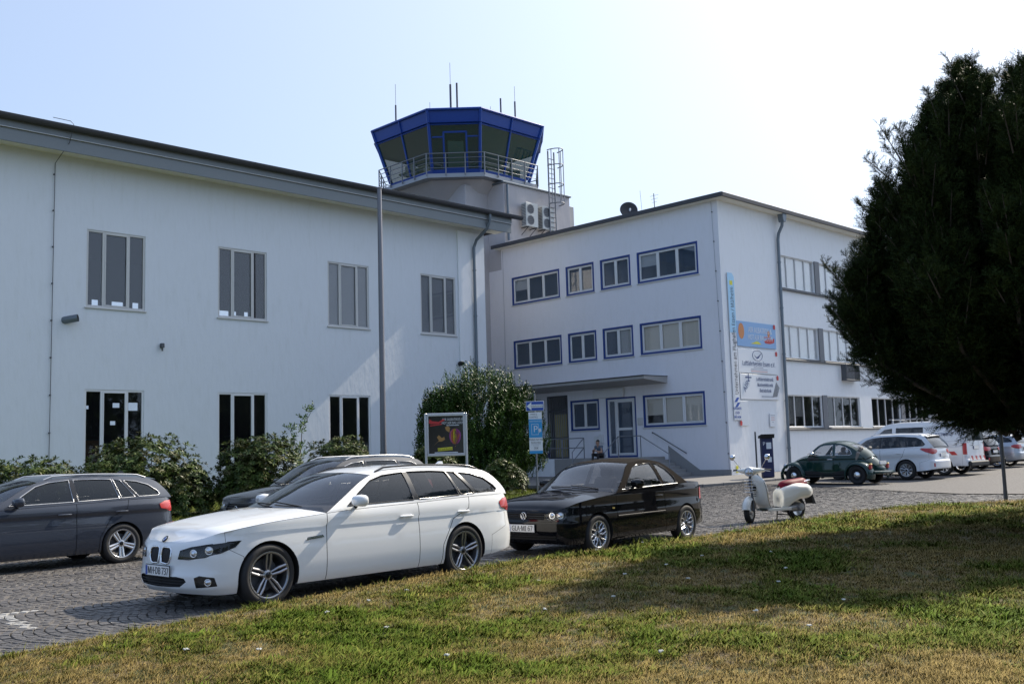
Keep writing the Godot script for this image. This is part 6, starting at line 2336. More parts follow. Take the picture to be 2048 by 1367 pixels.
func scooter() -> void:
	# local axes: nose at -x, wheels on y = 0; front axle x = 0, rear axle x = 1.32
	var t := thing("motor_scooter", "cream white motor scooter with a dark red seat parked on the cobbles", "scooter", Vector3(17.5, -.004, -11.05), -.22)
	var m := MB.new()
	var steer := Node3D.new()
	steer.name = "front_assembly"
	t.add_child(steer)
	steer.rotation.y = .5
	for q in [[0.0, steer], [1.30, t]]:
		var w := Node3D.new()
		w.name = "wheel"
		q[1].add_child(w, true)
		w.position = Vector3(q[0], .235, 0)
		m = MB.new()
		m.lathe([Vector2(.15, -.045), Vector2(.2, -.058), Vector2(.228, -.045), Vector2(.235, 0), Vector2(.228, .045), Vector2(.2, .058), Vector2(.15, .045)], 30, Vector3.ZERO, Vector3.BACK, -1)
		put(m, "tyre", M.tyre, w)
		m = MB.new()
		m.lathe([Vector2(.0, .05), Vector2(.05, .05), Vector2(.07, .02), Vector2(.15, .046), Vector2(.15, -.046), Vector2(.07, -.03), Vector2(0, -.05)], 24, Vector3.ZERO, Vector3.BACK)
		put(m, "rim", M.alloy, w)
	# front mudguard, fork, headset
	m = MB.new()
	m.grid(16, 10, func(u, v):
		var a: float = lerpf(.15, PI - .05, u)
		var q: float = (v - .5) * 2.0
		var r: float = .29 - .07 * q * q
		return Vector3(cos(a) * -r * 1.05, .235 + sin(a) * r, q * .085), Vector3.UP)
	put(m, "mudguard", M.cream, steer)
	m = MB.new()
	m.tube([Vector3(0, .235, .085), Vector3(.06, .5, .06), Vector3(.12, .8, 0)], .022, 8)
	m.tube([Vector3(.12, .7, 0), Vector3(.2, .98, 0)], .03, 8)
	put(m, "fork", M.steel_dark, steer)
	m = MB.new()
	m.grid(16, 14, func(u, v):
		var q: float = u * 2.0 - 1.0
		var a: float = TAU * v
		var r: float = lerpf(.115, .034, pow(absf(q), .8))
		return Vector3(.2 + cos(a) * r * 1.2 + absf(q) * .08, 1.0 + sin(a) * r * .85 + .02 * absf(q), q * .27), Vector3.ZERO)
	put(m, "headset", M.cream, steer)
	m = MB.new()
	m.lathe([Vector2(.085, -.05), Vector2(.092, .0), Vector2(.08, .012), Vector2(.076, .0)], 24, Vector3(.1, .995, 0), Vector3(-1, .1, 0).normalized())
	var hl := put(m, "headlight", M.chrome, steer)
	m = MB.new()
	m.lathe([Vector2(.078, .0), Vector2(.05, .018), Vector2(.0, .024)], 22, Vector3(.1, .995, 0), Vector3(-1, .1, 0).normalized(), -1)
	put(m, "lens", M.lamp_bright, hl)
	for sg in [1.0, -1.0]:
		m = MB.new()
		m.tube([Vector3(.29, 1.03, sg * .25), Vector3(.36, 1.02, sg * .38)], .019, 8)
		put(m, "grip", M.rubber, steer)
		m = MB.new()
		m.tube([Vector3(.24, 1.02, sg * .25), Vector3(.27, 1.0, sg * .38)], .007, 6)
		put(m, "brake_lever", M.alloy, steer)
		m = MB.new()
		m.tube([Vector3(.25, 1.05, sg * .2), Vector3(.2, 1.24, sg * .33)], .007, 6)
		var mr := put(m, "mirror", M.chrome, steer)
		m = MB.new()
		m.lathe([Vector2(0, -.03), Vector2(.045, -.02), Vector2(.06, .0), Vector2(.058, .006), Vector2(0, .007)], 20, Vector3(.2, 1.28, sg * .35), Vector3(1, 0, 0), -1)
		put(m, "mirror_head", M.chrome, mr)
	# leg shield with the glovebox behind, floor, body
	m = MB.new()
	m.grid(18, 14, func(u, v):
		var q: float = v * 2.0 - 1.0
		var y: float = lerpf(.27, .93, u)
		var w: float = lerp_list([[.27, .17], [.4, .2], [.6, .225], [.8, .2], [.93, .07]], y)
		var x: float = lerp_list([[.27, .42], [.35, .33], [.5, .265], [.7, .22], [.93, .17]], y)
		return Vector3(x - .05 * (1.0 - q * q) + .03 * q * q, y, q * w), Vector3(-1, 0, 0))
	m.grid(18, 14, func(u, v):
		var q: float = v * 2.0 - 1.0
		var y: float = lerpf(.27, .93, u)
		var w: float = lerp_list([[.27, .17], [.4, .2], [.6, .225], [.8, .2], [.93, .07]], y)
		var x: float = lerp_list([[.27, .45], [.35, .36], [.5, .3], [.7, .26], [.93, .21]], y)
		return Vector3(x + .02 * q * q, y, q * w), Vector3(1, 0, 0))
	put(m, "leg_shield", M.cream, t)
	m = MB.new()
	var rim := []
	for k in 25:
		var u := k / 24.0
		var sg := -1.0 if u < .5 else 1.0
		var y: float = lerpf(.28, .93, 1.0 - absf(u - .5) * 2.0)
		rim.append(Vector3(lerp_list([[.27, .45], [.35, .36], [.5, .3], [.7, .26], [.93, .2]], y) + .01, y, sg * lerp_list([[.27, .17], [.4, .2], [.6, .225], [.8, .2], [.93, .07]], y)))
	m.tube(rim, .008, 6, false)
	put(m, "shield_trim", M.chrome, t)
	m = MB.new()
	m.box(Vector3(.175, .74, 0), Vector3(.02, .24, .09), .008, Basis(Vector3(0, 0, 1), -.12))
	for k in 3: m.box(Vector3(.168, .52 + k * .035, 0), Vector3(.02, .012, .07), .003)
	put(m, "horn_cover", M.black_gloss, t)
	m = MB.new()
	m.grid(20, 10, func(u, v):
		var q: float = v * 2.0 - 1.0
		var x: float = lerpf(.36, 1.0, u)
		return Vector3(x, .275 - .045 * absf(q) ** 4 + .02 * smoothstep(.85, 1.0, x), q * .17), Vector3.UP)
	m.grid(16, 10, func(u, v):
		var q: float = v * 2.0 - 1.0
		var x: float = lerpf(.36, 1.0, u)
		return Vector3(x, .21 + .03 * q * q, q * .17), Vector3.DOWN)
	m.box(Vector3(.68, .24, .165), Vector3(.64, .06, .02), .008); m.box(Vector3(.68, .24, -.165), Vector3(.64, .06, .02), .008)
	put(m, "footboard", M.cream, t)
	m = MB.new()
	for z in [-.1, 0.0, .1]: m.box(Vector3(.62, .282, z), Vector3(.3, .012, .03), .004)
	put(m, "foot_mat", M.rubber, t)
	m = MB.new()
	m.grid(30, 28, func(u, v):
		# rear body: rounded shell from the seat post to the tail, cheeks bulging at the sides
		var x: float = lerpf(.78, 1.72, u)
		var top: float = lerp_list([[.78, .60], [.95, .70], [1.2, .74], [1.5, .72], [1.65, .64], [1.72, .55]], x)
		var low: float = lerp_list([[.78, .24], [.95, .25], [1.1, .33], [1.3, .40], [1.5, .41], [1.72, .48]], x)
		var wd: float = lerp_list([[.78, .13], [.95, .185], [1.2, .255], [1.4, .26], [1.6, .2], [1.72, .05]], x)
		var a: float = TAU * v
		var c: float = cos(a)
		var s: float = sin(a)
		var cap: float = 0.0 if u < .01 else 1.0
		return Vector3(maxf(x, .79) if cap > 0.0 else .80, (top + low) * .5 + cap * signf(s) * absf(s) ** .75 * (top - low) * .5, cap * signf(c) * absf(c) ** .7 * wd), Vector3.ZERO)
	put(m, "body", M.cream, t)
	m = MB.new()
	m.grid(24, 14, func(u, v):
		var x: float = lerpf(.84, 1.62, u)
		var q: float = v * 2.0 - 1.0
		var wd: float = lerp_list([[.84, .06], [.95, .12], [1.15, .155], [1.4, .15], [1.62, .06]], x)
		var top: float = lerp_list([[.84, .70], [.92, .765], [1.1, .80], [1.3, .815], [1.5, .83], [1.62, .80]], x)
		return Vector3(x, top - .13 * absf(q) ** 3, q * wd), Vector3.UP)
	put(m, "seat", M.seat_red, t)
	m = MB.new()
	m.tube([Vector3(1.4, .76, .17), Vector3(1.62, .78, .12), Vector3(1.7, .78, 0), Vector3(1.62, .78, -.12), Vector3(1.4, .76, -.17)], .011, 6)
	put(m, "grab_rail", M.chrome, t)
	m = MB.new()
	m.box(Vector3(1.72, .60, 0), Vector3(.06, .09, .12), .02)
	put(m, "tail_light", M.tail_red, t)
	m = MB.new()
	m.prism(P2([[0, 0], [.04, 0], [.13, -.2], [.05, -.2]]), Vector3(1.66, .5, -.1), Vector3.RIGHT, Vector3.UP, Vector3(0, 0, .2))
	put(m, "number_plate", M.rubber, t)
	m = MB.new()
	m.lathe([Vector2(.0, .14), Vector2(.07, .13), Vector2(.085, .05), Vector2(.09, -.03)], 20, Vector3(1.28, .26, .06), Vector3(0, 0, 1))
	m.tube([Vector3(1.28, .26, .08), Vector3(1.0, .24, .1)], .06, 10)
	put(m, "engine", M.steel, t)
	m = MB.new()
	m.tube([Vector3(1.05, .2, -.12), Vector3(1.2, .19, -.15), Vector3(1.55, .26, -.15)], [.03, .06, .06], 12)
	put(m, "exhaust", M.steel_dark, t)
	m = MB.new()
	m.tube([Vector3(.92, .24, .14), Vector3(.96, .02, .2), Vector3(1.02, .01, .2)], .013, 6)
	m.tube([Vector3(.92, .24, -.14), Vector3(.96, .02, -.2), Vector3(1.02, .01, -.2)], .013, 6)
	m.tube([Vector3(.94, .12, -.17), Vector3(.94, .12, .17)], .012, 6)
	put(m, "stand", M.matt_black, t)
	# wire carrier on the front
	m = MB.new()
	for k in 5: m.tube([Vector3(.1, .60 + k * .06, -.12), Vector3(-.02, .60 + k * .06, -.11), Vector3(-.02, .60 + k * .06, .11), Vector3(.1, .60 + k * .06, .12)], .005, 5)
	for z in [-.11, 0.0, .11]: m.tube([Vector3(.16, .6, z), Vector3(-.02, .6, z), Vector3(-.02, .84, z)], .005, 5)
	m.tube([Vector3(.17, .85, 0), Vector3(.05, .85, .0)], .006, 5)
	put(m, "front_rack", M.chrome, t)

# a person: one skin over joints, meshed as surface nets
func smin(a: float, b: float, k: float) -> float:
	var h := clampf(.5 + .5 * (b - a) / k, 0.0, 1.0)
	return lerpf(b, a, h) - k * h * (1.0 - h)

func skin(m: MB, bones: Array, cell: float, k: float, pick: Callable) -> void:
	# bones: [a, b, ra, rb]
	var lo := Vector3(1e9, 1e9, 1e9)
	var hi := -lo
	for b in bones:
		for e in [[b[0], b[2]], [b[1], b[3]]]:
			lo = lo.min(e[0] - Vector3.ONE * (e[1] + cell * 2))
			hi = hi.max(e[0] + Vector3.ONE * (e[1] + cell * 2))
	var n := Vector3i(((hi - lo) / cell).ceil()) + Vector3i.ONE
	var d := PackedFloat32Array()
	d.resize(n.x * n.y * n.z)
	d.fill(1.0)
	for b in bones:
		var ba: Vector3 = b[1] - b[0]
		var bb := maxf(ba.length_squared(), 1e-9)
		var reach: float = maxf(b[2], b[3]) + k + cell * 2.0
		var l := Vector3i(((b[0].min(b[1]) - Vector3.ONE * reach - lo) / cell).floor()).clamp(Vector3i.ZERO, n - Vector3i.ONE)
		var h := Vector3i(((b[0].max(b[1]) + Vector3.ONE * reach - lo) / cell).ceil()).clamp(Vector3i.ZERO, n - Vector3i.ONE)
		for x in range(l.x, h.x + 1):
			for y in range(l.y, h.y + 1):
				for z in range(l.z, h.z + 1):
					var p := lo + Vector3(x, y, z) * cell
					var t := clampf((p - b[0]).dot(ba) / bb, 0.0, 1.0)
					var v: float = p.distance_to(b[0] + ba * t) - lerpf(b[2], b[3], t)
					var i := (x * n.y + y) * n.z + z
					d[i] = smin(d[i], v, k) if d[i] < .9 else v
	var at := {}
	var cx := [0, 1]
	for x in n.x - 1:
		for y in n.y - 1:
			for z in n.z - 1:
				var i := (x * n.y + y) * n.z + z
				var c := 0
				var sum := Vector3.ZERO
				var cnt := 0
				var w := PackedFloat32Array()
				for q in 8: w.append(d[i + (q >> 2) * n.y * n.z + ((q >> 1) & 1) * n.z + (q & 1)])
				for q in 8:
					if w[q] < 0.0: c += 1
				if c == 0 or c == 8: continue
				for e in [[0, 1], [2, 3], [4, 5], [6, 7], [0, 2], [1, 3], [4, 6], [5, 7], [0, 4], [1, 5], [2, 6], [3, 7]]:
					var a := w[e[0]]
					var b := w[e[1]]
					if (a < 0.0) == (b < 0.0): continue
					var pa := Vector3(e[0] >> 2, (e[0] >> 1) & 1, e[0] & 1)
					var pb := Vector3(e[1] >> 2, (e[1] >> 1) & 1, e[1] & 1)
					sum += pa.lerp(pb, a / (a - b))
					cnt += 1
				var g := Vector3(w[4] + w[5] + w[6] + w[7] - w[0] - w[1] - w[2] - w[3], w[2] + w[3] + w[6] + w[7] - w[0] - w[1] - w[4] - w[5], w[1] + w[3] + w[5] + w[7] - w[0] - w[2] - w[4] - w[6]).normalized()
				var p := lo + (Vector3(x, y, z) + sum / cnt) * cell
				m.colour = pick.call(p)
				at[i] = m.vert(p, g)
	for key in at:
		var i: int = key
		for ax in 3:
			var st: int = [n.y * n.z, n.z, 1][ax]
			var s1: int = [n.z, 1, n.y * n.z][ax]
			var s2: int = [1, n.y * n.z, n.z][ax]
			if i + st >= d.size() or (d[i] < 0.0) == (d[i + st] < 0.0): continue
			if at.has(i - s1) and at.has(i - s2) and at.has(i - s1 - s2):
				m.tri(at[i], at[i - s1], at[i - s1 - s2]); m.tri(at[i], at[i - s1 - s2], at[i - s2])

func person() -> void:
	# sits on the landing, leaning forward over a phone held in both hands; faces -x
	var t := thing("person", "person in a blue grey t-shirt sitting on the steps looking at a phone", "person", Vector3(36.55, 1.14, -30.9), .0)
	var V := func(x, y, z): return Vector3(x, y, z)
	var hipL := Vector3(.08, .10, .10)
	var hipR := Vector3(.08, .10, -.10)
	var kneeL := Vector3(-.36, .20, .15)
	var kneeR := Vector3(-.36, .18, -.16)
	var footL := Vector3(-.40, -.22, .14)
	var footR := Vector3(-.42, -.22, -.16)
	var chest := Vector3(-.08, .44, 0)
	var neck := Vector3(-.15, .60, 0)
	var head := Vector3(-.20, .73, 0)
	var shL := Vector3(-.12, .53, .18)
	var shR := Vector3(-.12, .53, -.18)
	var elL := Vector3(-.22, .27, .25)
	var elR := Vector3(-.22, .27, -.25)
	var haL := Vector3(-.42, .34, .06)
	var haR := Vector3(-.42, .34, -.06)
	var bones := [
		[Vector3(.08, .12, .06), Vector3(.08, .12, -.06), .12, .12], [Vector3(.07, .14, 0), Vector3(-.02, .32, 0), .13, .13], [Vector3(-.02, .32, .05), chest + Vector3(0, .02, .05), .11, .11], [Vector3(-.02, .32, -.05), chest + Vector3(0, .02, -.05), .11, .11],
		[shL, shR, .065, .065], [chest, neck, .08, .055], [neck, head + Vector3(.02, -.07, 0), .05, .05],
		[shL, elL, .055, .043], [elL, haL, .042, .028], [shR, elR, .055, .043], [elR, haR, .042, .028],
		[hipL, kneeL, .095, .065], [kneeL, footL, .062, .042], [hipR, kneeR, .095, .065], [kneeR, footR, .062, .042],
		[footL + Vector3(.03, -.04, 0), footL + Vector3(-.17, -.06, .02), .042, .035], [footR + Vector3(.03, -.04, 0), footR + Vector3(-.17, -.06, -.02), .042, .035],
	]
	var m := MB.new()
	m.coloured = true
	var shirt := Color(.10, .14, .19)
	var skin_c := Color(.42, .25, .17)
	var trouser := Color(.022, .023, .027)
	skin(m, bones, .014, .03, func(p):
		if p.y < -.2: return Color(.05, .05, .05)
		if p.y > .585: return skin_c
		if p.x < -.19 and p.y > .24 and absf(p.z) < .3: return skin_c
		if p.y < .21 or (p.x < -.1 and p.y < .3): return trouser
		return shirt)
	# head with face, then hands with fingers, on finer grids
	var hb := [[head, head + Vector3(.025, .03, 0), .078, .082], [head + Vector3(-.02, -.06, 0), head + Vector3(-.035, -.085, 0), .055, .04], [head + Vector3(-.085, -.01, 0), head + Vector3(-.098, -.03, 0), .011, .014], [head + Vector3(.0, -.01, .08), head + Vector3(.01, -.035, .083), .016, .012], [head + Vector3(.0, -.01, -.08), head + Vector3(.01, -.035, -.083), .016, .012]]
	skin(m, hb, .006, .012, func(p):
		var q: Vector3 = p - head
		if absf(q.y - .002) < .009 and absf(absf(q.z) - .032) < .013 and q.x < -.05: return Color(.06, .04, .03)
		if absf(q.y + .062) < .006 and absf(q.z) < .025 and q.x < -.05: return Color(.30, .12, .1)
		return skin_c)
	for sg in [1.0, -1.0]:
		var h := Vector3(-.42, .34, .06 * sg)
		var fb := [[h, h + Vector3(-.05, .02, -.012 * sg), .026, .026]]
		for k in 4:
			var a := h + Vector3(-.06, .035 - k * .018, -.006 * sg)
			fb.append([a, a + Vector3(-.03, .004, -.016 * sg), .009, .0085])
			fb.append([a + Vector3(-.03, .004, -.016 * sg), a + Vector3(-.02 + .004 * k, .004, -.04 * sg), .0085, .0075])
		fb.append([h + Vector3(-.02, .03, -.01 * sg), h + Vector3(-.045, .06, -.03 * sg), .0105, .0085])
		skin(m, fb, .005, .006, func(_p): return skin_c)
	put(m, "body", M.person, t)
	m = MB.new()
	m.coloured = true
	skin(m, [[head + Vector3(.015, .035, 0), head + Vector3(.035, .045, 0), .082, .084], [head + Vector3(.05, .0, 0), head + Vector3(.06, -.04, 0), .06, .05]], .008, .01, func(_p): return Color(.03, .02, .014))
	put(m, "hair", M.person, t)
	var ph := thing("phone", "dark phone held in both hands by the sitting person", "phone", Vector3(36.05, 1.5, -30.9))
	m = MB.new()
	m.box(Vector3(0, 0, 0), Vector3(.012, .075, .15), .004, Basis(Vector3(0, 0, 1), -.6))
	put(m, "case", M.black_gloss, ph)

func side_text(parent: Node3D, words: String, size: float, mt: Material, at: Vector3) -> void:
	text(words, size, mt, parent, Transform3D(Basis(), at), "lettering", "Droid Sans", 1.0)

func cars() -> void:
	var row1 := "cars parked along the lawn"
	var row2 := "cars parked along the planted strip"
	var row3 := "cars parked nose in at the terminal"
	var e := spec_estate()
	e.words = "MH·DB 737"
	e.rim = M.alloy_dark
	e.rails = M.black_gloss
	e.trim = M.black_gloss
	var b := make_car("estate_car", "white estate car with dark star wheels parked nearest, along the lawn", e, Vector3(5.22, -.08, -10.79), .034, M.white_paint, row1)
	badge(b, Transform3D(Basis(Vector3(0, 1, 0), -PI / 2) * Basis(Vector3(1, 0, 0), -.75), Vector3(.085, .752, 0)), .043, "quarters")
	var g := scaled(spec_estate(), .942, .985, .973)
	g.style = "double"
	g.wr = .318
	g.arch = .352
	g.rim_r = .228
	g.rails = M.aluminium
	g.trim = M.aluminium
	make_car("estate_car", "dark grey metallic estate car with silver wheels, cut by the left edge", g, Vector3(3.67, -.08, -17.05), .034, M.grey_paint, row2)
	var o := scaled(spec_suv(), .958, .965, 1.0)
	o.rails = M.aluminium
	o.trim = M.aluminium
	var op := make_car("crossover_car", "dark grey crossover car half hidden behind the white estate", o, Vector3(10.0, -.078, -17.5), .03, M.anthracite_paint, row2)
	badge(op, Transform3D(Basis(Vector3(0, 1, 0), -PI / 2), Vector3(-.005, .68, 0)), .06, "flash")
	var c := spec_cabriolet()
	c.words = "GLA·MI 67"
	c.frame_mat = M.fabric
	c.roof_mat = M.fabric
	c.screen = M.screen_glass
	c.glass = M.clear_glass
	c.seat_rows = [2.45]
	c.trim = M.black_gloss
	var k := make_car("convertible_car", "black convertible with a dark fabric roof and lattice wheels", c, Vector3(11.03, -.056, -10.92), .058, M.black_paint, row1)
	badge(k, Transform3D(Basis(Vector3(0, 1, 0), -PI / 2), Vector3(.035, .607, 0)), .058, "letters")
	var m := MB.new()
	for s in [1.0, -1.0]:
		m = MB.new()
		m.box(Vector3(1.95, .545, s * .853), Vector3(1.32, .022, .012), .005)
		put(m, "side_moulding", M.rubber, k)
		m = MB.new()
		m.box(Vector3(2.25, .957, s * .822), Vector3(1.6, .01, .01), .004, Basis(Vector3(0, 0, 1), .022))
		put(m, "window_sill_trim", M.steel, k)
	# right row: nose towards the terminal
	var turn := -PI / 2
	var at := func(x: float, z: float) -> Vector3: return Vector3(x, gy(x, z + 2) + .024, z)
	var bs := spec_vintage()
	bs.glass = M.clear_glass
	bs.rear_glass = M.clear_glass
	bs.screen = M.clear_glass
	bs.seat_mat = M.cabin_light
	bs.rim = M.matt_black
	bs.seat_rows = [2.35, 3.0]
	var be := make_car("vintage_car", "dark green rounded vintage car with chrome hub caps", bs, at.call(33.75, -19.75), turn, M.green_paint, row3)
	vintage_extras(be)
	var s1 := spec_suv()
	s1.rails = M.aluminium
	make_car("crossover_car", "white crossover car between the green vintage car and the van", s1, at.call(37.2, -19.9), turn, M.suv_paint, row3)
	var v := make_car("panel_van", "white panel van with red and white rear stripes and a roof rack", scaled(spec_van(), 1.0, 1.08, 1.0), at.call(40.5, -20.2), turn, M.suv_paint, row3)
	side_text(v, "WESTNETZ", .17, M.ink_blue, Vector3(3.95, 1.56, .905))
	m = MB.new()
	for i in 3: m.tube([Vector3(1.9 + i * 1.2, 2.06, -.7), Vector3(1.9 + i * 1.2, 2.2, -.66), Vector3(1.9 + i * 1.2, 2.2, .66), Vector3(1.9 + i * 1.2, 2.06, .7)], .02, 6)
	for z in [-.5, .5]: m.tube([Vector3(1.7, 2.22, z), Vector3(4.6, 2.22, z)], .025, 6)
	put(m, "roof_rack", M.galvanised, v)
	for i in 8:
		m = MB.new()
		m.prism(P2([[0, 0], [.1, 0], [.2, .16], [.1, .16]]), Vector3(4.875, .56, -.8 + i * .2), Vector3.BACK, Vector3.UP, Vector3(.012, 0, 0))
		put(m, "stripe", M.sign_red if i % 2 == 0 else M.white_panel, v)
	for i in 3:
		m = MB.new()
		m.prism(P2([[0, 0], [.22, 0], [.1, .14], [-.12, .14]]), Vector3(3.45 + i * .42, .76, .953), Vector3.RIGHT, Vector3.UP, Vector3(0, 0, .006))
		put(m, "stripe", M.sign_red, v)
	m = MB.new()
	m.box(Vector3(4.92, .42, 0), Vector3(.14, .2, 1.8), .04)
	put(m, "rear_step", M.rubber, v)
	var h := scaled(spec_suv(), .86, .88, .96)
	h.wr = .3
	h.arch = .335
	h.rim_r = .2
	make_car("small_car", "small black hatchback just past the white van", h, at.call(44.6, -20.1), turn, M.black_paint, row3)
	var h2 := scaled(spec_estate(), .9, 1.0, .95)
	make_car("small_car", "silver estate car partly hidden by the thin post", h2, at.call(47.9, -20.4), turn, M.silver_paint, row3)
	make_car("small_car", "dark car at the far right end of the parked row", h2.duplicate(true), at.call(51.4, -20.0), turn, M.anthracite_paint, row3)

func vintage_extras(t: Node3D) -> void:
	for xw in [.78, 3.18]:
		for s in [1.0, -1.0]:
			var m := MB.new()
			m.grid(22, 12, func(u, v):
				var a: float = lerpf(-.32, PI + .32, u)
				var r: float = lerpf(.47, .355, pow(v, 2.6))
				var x: float = cos(a) * r * (1.16 if (cos(a) > 0) == (xw > 2.0) else 1.04)
				return Vector3(xw + x, .318 + sin(a) * r * 1.02, s * lerpf(.42, .775, sin(v * PI / 2))), Vector3(0, 1, s))
			put(m, "fender", M.green_paint, t)
			m = MB.new()
			if xw < 2.0:
				m.lathe([Vector2(.085, -.06), Vector2(.095, .0), Vector2(.08, .03), Vector2(0, .045)], 20, Vector3(.42, .66, s * .6), Vector3(-1, .25, 0).normalized(), -1)
				put(m, "headlight", M.lamp_bright, t)
			else:
				m.box(Vector3(3.66, .60, s * .64), Vector3(.1, .2, .14), .035)
				var tl := put(m, "tail_light", M.tail_red, t)
				m = MB.new()
				m.box(Vector3(3.67, .68, s * .64), Vector3(.1, .05, .13), .02)
				put(m, "indicator", M.amber, tl)
	var m := MB.new()
	for s in [1.0, -1.0]:
		m = MB.new()
		m.box(Vector3(1.98, .27, s * .66), Vector3(1.55, .05, .2), .02)
		put(m, "running_board", M.matt_black, t)
	for x in [.18, 3.98]:
		m = MB.new()
		var p := []
		for k in 13:
			var q := k / 6.0 - 1.0
			p.append(Vector3(x + (.16 if x < 1 else -.16) * q * q * absf(q), .40, q * .72))
		m.tube(p, .055, 8)
		m.tube([Vector3(x, .40, -.3), Vector3(x + (.3 if x < 1 else -.3), .38, -.3)], .03, 6)
		m.tube([Vector3(x, .40, .3), Vector3(x + (.3 if x < 1 else -.3), .38, .3)], .03, 6)
		put(m, "bumper", M.green_paint, t)
	m = MB.new()
	m.lathe([Vector2(.03, 0), Vector2(.035, .12)], 10, Vector3(3.95, .27, .3), Vector3.RIGHT)
	m.lathe([Vector2(.03, 0), Vector2(.035, .12)], 10, Vector3(3.95, .27, -.3), Vector3.RIGHT)
	put(m, "exhaust", M.chrome, t)
	m = MB.new()
	for i in 5: m.box(Vector3(3.5, .875 - i * .03, 0), Vector3(.012, .012, .4), .003, Basis(Vector3(0, 0, 1), .7))
	put(m, "air_slots", M.matt_black, t)

func materials() -> void:
	M.matt_black = mat(.012, .012, .013, .8)
	M.black_gloss = mat(.01, .01, .011, .15)
	M.rubber = mat(.02, .02, .021, .7)
	M.tyre = mat(.018, .018, .019, .75)
	M.chrome = mat(.75, .76, .78, .12, 1.0)
	M.alloy = mat(.52, .53, .55, .28, .9)
	M.alloy_dark = mat(.34, .345, .36, .3, .9)
	M.steel = mat(.33, .34, .36, .5, .6)
	M.steel_dark = mat(.10, .105, .115, .55, .4)
	M.galvanised = mat(.22, .23, .25, .5, .5)
	M.aluminium = mat(.55, .56, .58, .35, .8)
	M.pole = mat(.20, .20, .22, .5, .5)
	bump(M.pole, .03, 3, 1.0, 1.0)
	M.antenna = mat(.10, .10, .12, .6)
	M.plate = mat(.78, .78, .76, .4)
	M.ink = mat(.015, .015, .018, .6)
	M.ink_soft = mat(.08, .09, .12, .6)
	M.ink_blue = mat(.03, .06, .18, .6)
	M.eu_blue = mat(.015, .07, .36, .45)
	M.grille_bar = mat(.05, .05, .055, .3, .5)
	M.lamp_dark = mat(.07, .076, .09, .25, .6)
	M.lamp_bright = mat(.55, .56, .58, .18, .8)
	M.lamp_glass = glass(.02, .02, .02, .05)
	M.tail_red = mat(.42, .008, .01, .12)
	M.tail_red.clearcoat_enabled = true
	M.amber = mat(.75, .5, .12, .3)
	M.car_glass = glass(.006, .010, .015, .72, .45)
	M.clear_glass = glass(.01, .014, .014, .22, .5)
	M.screen_glass = glass(.008, .012, .022, .42, .95)
	M.cabin = mat(.035, .035, .038, .8)
	M.cabin_light = mat(.22, .2, .18, .8)
	M.fabric = mat(.016, .0135, .012, .95)
	M.fabric.metallic_specular = .15
	bump(M.fabric, .2, 2, 1.5, 4.0)
	M.white_paint = paint(.74, .75, .75)
	M.white_paint.metallic_specular = .3
	M.grey_paint = paint(.034, .042, .060, .3, .5)
	M.grey_paint.metallic_specular = .2
	M.anthracite_paint = paint(.024, .027, .034, .3, .5)
	M.anthracite_paint.metallic_specular = .2
	M.black_paint = paint(.005, .0055, .0075, 0.0, .7)
	M.black_paint.metallic_specular = .05
	M.black_paint.clearcoat = .7
	M.green_paint = paint(.007, .034, .030, 0.0, .6)
	M.green_paint.metallic_specular = .1
	M.suv_paint = paint(.70, .72, .75)
	M.silver_paint = paint(.45, .47, .5, .7, .35)
	M.cream = paint(.76, .75, .69)
	M.seat_red = mat(.16, .010, .024, .55, 0.0, .25)
	# walls
	M.plaster_cold = wall_mat(.72, .745, .775, 5)
	M.plaster_pale = wall_mat(.82, .83, .845, 7)
	M.plaster_warm = wall_mat(.80, .79, .825, 9)
	M.concrete = wall_mat(.48, .46, .47, 12)
	M.concrete_light = wall_mat(.47, .46, .45, 13)
	M.plinth = wall_mat(.27, .27, .27, 15)
	M.step = wall_mat(.30, .29, .28, 17)
	M.canopy = wall_mat(.38, .37, .36, 19)
	M.soffit = wall_mat(.78, .75, .66, 21)
	M.indoor = mat(.05, .05, .055, .9)
	M.indoor_light = mat(.30, .30, .31, .9)
	M.wood = mat(.20, .09, .03, .6)
	M.navy_dull = mat(.04, .05, .09, .7)
	M.frame_old = mat(.58, .57, .55, .6)
	bump(M.frame_old, .05, 4, 1.5, 1.0)
	M.frame_white = mat(.72, .72, .72, .45)
	M.blue_trim = mat(.01, .045, .22, .5)
	M.pier = mat(.16, .165, .18, .6)
	M.win_grey = glass(.10, .11, .13, .22, .9)
	M.win_pale = glass(.08, .10, .13, .05, .9)
	M.win_clear = glass(.01, .011, .013, .35, .4)
	M.win_blue = glass(.13, .20, .30, .20, .9)
	M.blind_grey = mat(.36, .37, .38, .8)
	M.blind_beige = mat(.60, .56, .48, .8)
	M.blind_white = mat(.72, .73, .72, .8)
	M.curtain = mat(.5, .42, .18, .8)
	M.zinc = mat(.17, .20, .23, .5, .5)
	M.zinc_light = mat(.19, .21, .22, .55, .3)
	bump(M.zinc_light, .02, 4, 1.0, 1.0)
	M.zinc_pale = mat(.5, .5, .5, .5, .3)
	M.gutter = mat(.055, .055, .062, .6)
	M.cab_blue = mat(.006, .055, .31, .45)
	M.cab_navy = mat(.006, .015, .10, .4)
	M.cab_under = mat(.02, .04, .14, .6)
	M.cab_glass = glass(.008, .05, .028, .62, .5)
	M.cab_door_glass = glass(.22, .42, .46, .8, .6)
	M.casing = mat(.66, .65, .60, .5)
	M.dish = mat(.03, .03, .033, .5)
	M.white_panel = mat(.76, .77, .79, .4)
	M.sign_pale = mat(.66, .69, .73, .5)
	M.sign_sky = mat(.24, .42, .68, .45)
	M.sign_cyan = mat(.03, .30, .62, .45)
	M.sign_red = mat(.52, .03, .03, .5)
	M.banner_blue = mat(.38, .64, .84, .5)
